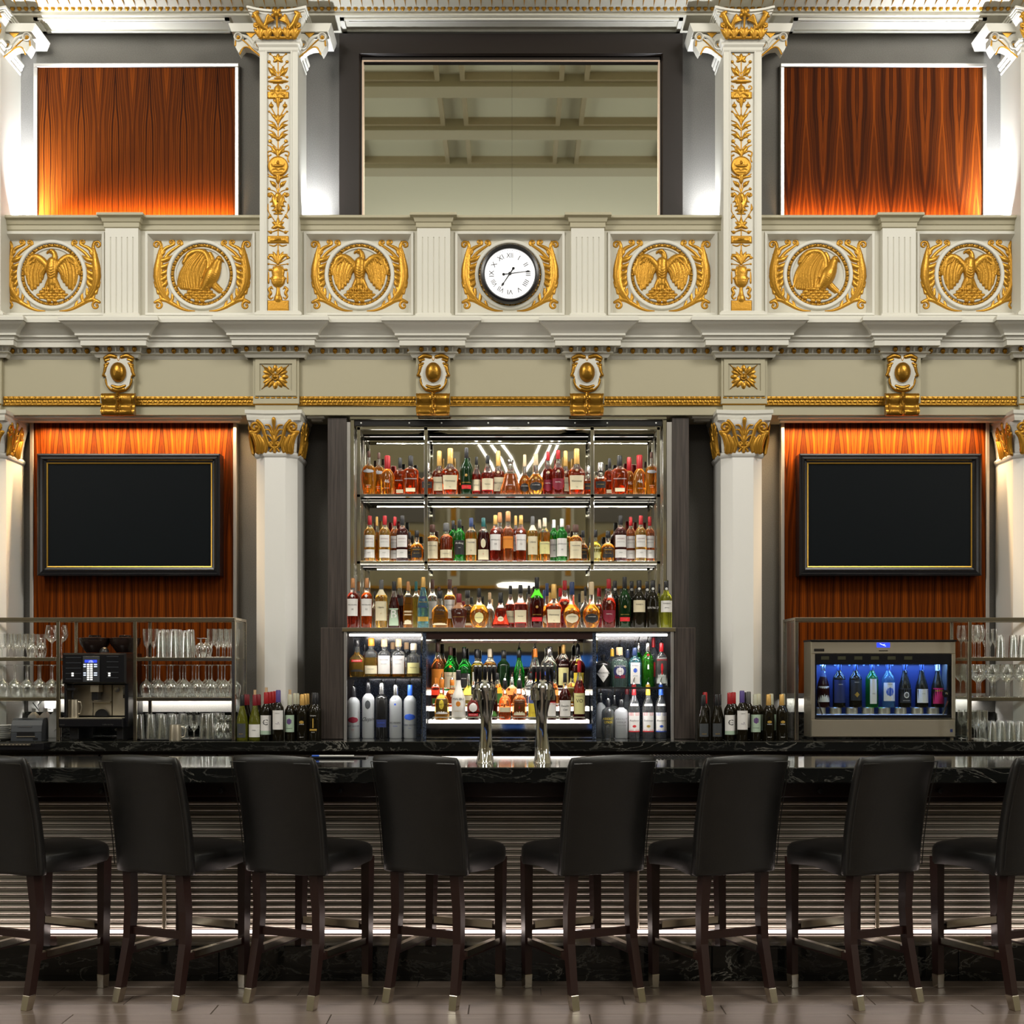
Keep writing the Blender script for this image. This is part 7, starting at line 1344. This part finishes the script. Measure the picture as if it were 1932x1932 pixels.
for i, c_ in enumerate((168, 226)):
    a, _ = px2(c_, 0); zb_ = (YH-1231)*k_+HC-ZC; R_ = 29*k_; g = MB().lathe([(R_*.55, 0), (R_*.62, .01), (R_*.96, .06), (R_, .085), (R_, .093), (R_*1.03, .095), (R_*1.03, .100), (R_*.9, .104), (R_*.40, .106), (R_*.40, .118), (R_*.36, .121), (0, .121)], 28); obj('bean_hopper', g, hopm, t, (a, .12, zb_), smooth=True, ang=40)
a, _ = px2(195, 0); obj('filler_dome', MB().lathe([(.032, 0), (.031, .012), (.024, .026), (.010, .036), (0, .038)], 20), blackp, t, (a, .02, (YH-1231)*k_+HC-ZC), smooth=True)
# ------------------------------------------------------------------ WINE COOLER
D = CX0; k_ = D/F; cxw = 1667; t = thing('wine_cooler', 'stainless steel wine dispenser with blue-lit window and eight bottles', 'wine cooler', (xx(cxw, D), D, ZC))
def pc(a, b_): return (a-cxw)*k_, (YH-b_)*k_+HC-ZC
def bxc(nm, x0, y0, x1, y1, d0, d1, m, par=None, c=.003): a, b_ = pc(x0, y1); c_, d_ = pc(x1, y0); return obj(nm, MB().bbox(a, c_, d0, d1, b_, d_, min(c, (c_-a)*.2, (d_-b_)*.2)), m, par or t)
DPC = .21
fr_ = bxc('front_frame_top', 1530, 1210, 1803, 1234, 0, DPC, steel, c=.006); bxc('front_frame_bottom', 1530, 1357, 1803, 1391, 0, DPC, steel, c=.006); bxc('front_frame_side', 1530, 1234, 1538, 1357, 0, DPC, steel); bxc('front_frame_side', 1796, 1234, 1803, 1357, 0, DPC, steel)
bxc('top_plate', 1529, 1207, 1805, 1210.5, -.004, DPC+.003, blackp, c=.001)
bxc('inner_back', 1538, 1234, 1796, 1357, DPC-.01, DPC, navyl); bxc('window_header', 1538, 1234, 1796, 1253.5, .004, .02, blackw); bxc('window_sill', 1538, 1349, 1796, 1357, .002, .02, blackw); bxc('sill_line', 1539, 1355, 1796, 1356.3, -.002, .004, nickel)
bxc('window_jamb', 1538, 1253, 1541, 1350, .004, DPC-.01, blackw); bxc('window_jamb', 1788, 1253, 1796, 1350, .004, .02, blackw)
for i in range(6): bxc('price_display', 1549+i*31.4, 1238, 1565+i*31.4, 1245.5, .002, .004, mat('dim_display', (.05, .05, .03), .3))
bxc('cooler_shelf', 1541, 1348, 1788, 1350, .02, DPC-.01, steel)
for i, q in enumerate(cool):
    a, b_ = pc(q[0], 1348); h_ = (1348-1334.5)*k_*1.0; obj('bottle_cup', MB().lathe([(11.6*k_, 0), (11.6*k_, h_-.003), (11*k_, h_-.0005), (0, h_-.0005)], 20), steel, t, (a, .10, (YH-1334.5)*(CX0+.10)/F+HC-ZC-h_), smooth=True)
    a2, b2 = pc(q[0]+4, 1262); obj('dispensing_tap', MB().tube([(a2, .03, b2+.03), (a2, .03, b2-.01), (a2, .012, b2-.012), (a2, .012, b2-.022)], .004, 6), chrome, t)
for i in range(9): a, b_ = pc(1557+i*27.5, 1254); obj('blue_lamp', MB().lathe([(.006, 0), (.006, -.006), (0, -.008)], 10), blueglow, t, (a, .13, b_))
x_a, z_a = pc(1541, 1252); x_b, z_b = pc(1788, 1252); lt = area('cooler_lamp', (xx(cxw, D), D+.06, ZC+z_a-.004), (xx(cxw, D), D+.10, ZC), .9, .02, 3.4, (.15, .35, 1.)); 
area('cooler_lamp', (xx(cxw, D), D+.16, ZC+z_a-.004), (xx(cxw, D), D+.13, ZC), .9, .02, 2.0, (.25, .5, 1.))
ds = bxc('blue_display', 1654, 1212.5, 1679, 1221.5, -.002, .002, bluescr, fr_, .001); g = MB(); a, b_ = pc(1663, 1217); g.bar((a-.012, -.003, b_+.010), (a+.030, -.003, b_-.008), .001, .004); g.bar((a+.006, -.003, b_+.0), (a+.024, -.003, b_+.006), .001, .003); obj('display_graphic', g, whitescr, ds)
bxc('card_slot', 1658, 1227, 1675, 1228.6, -.001, .002, blackp, fr_, .0004); bx_ = bxc('name_badge', 1536, 1224, 1555, 1229, -.003, .002, blackp, fr_, .001); g = MB(); a, b_ = pc(1545.5, 1226.5); add_text(g, 'ENOMATIC', a, b_, 2.6*k_, lambda q: -.0042, 16*k_); obj('lettering', g, nickel, bx_)
bxc('blue_sticker', 1792, 1375, 1798, 1382, -.001, .002, navyl)
a, b_ = pc(1785, 1309); obj('lock_plate', MB().lathey([(.026, .003), (.026, -.001), (0, -.002)], 24), blackw, t, (a, 0, b_)); obj('lock', MB().lathey([(.011, -.001), (.010, -.008), (0, -.009)], 20), chrome, t, (a, 0, b_))
for (xa, ya, xb, yb) in ((1542, 1321, 1551, 1348), (1788, 1323, 1779, 1348)):
    p, q_ = pc(xa, ya); r_, s_ = pc(xb, yb); obj('clamp_arm', MB().bar((p, -.004, q_), (r_, -.004, s_), .006, .012), nickel, t); 
for a in (1541, 1667, 1793): p, q_ = pc(a, 1391); obj('foot', MB().lathe([(.012, 0), (.012, q_-.0), (0, q_)], 12), rubber, t, (p, .05, 0.0))
a, b_ = pc(1539, 1256); c_, d_ = pc(1795, 1348); obj('window_glass', MB().box(a, c_, .004, .006, d_, b_), panem, t)
for s_, xa in ((-1, 1530), (1, 1803)): pass
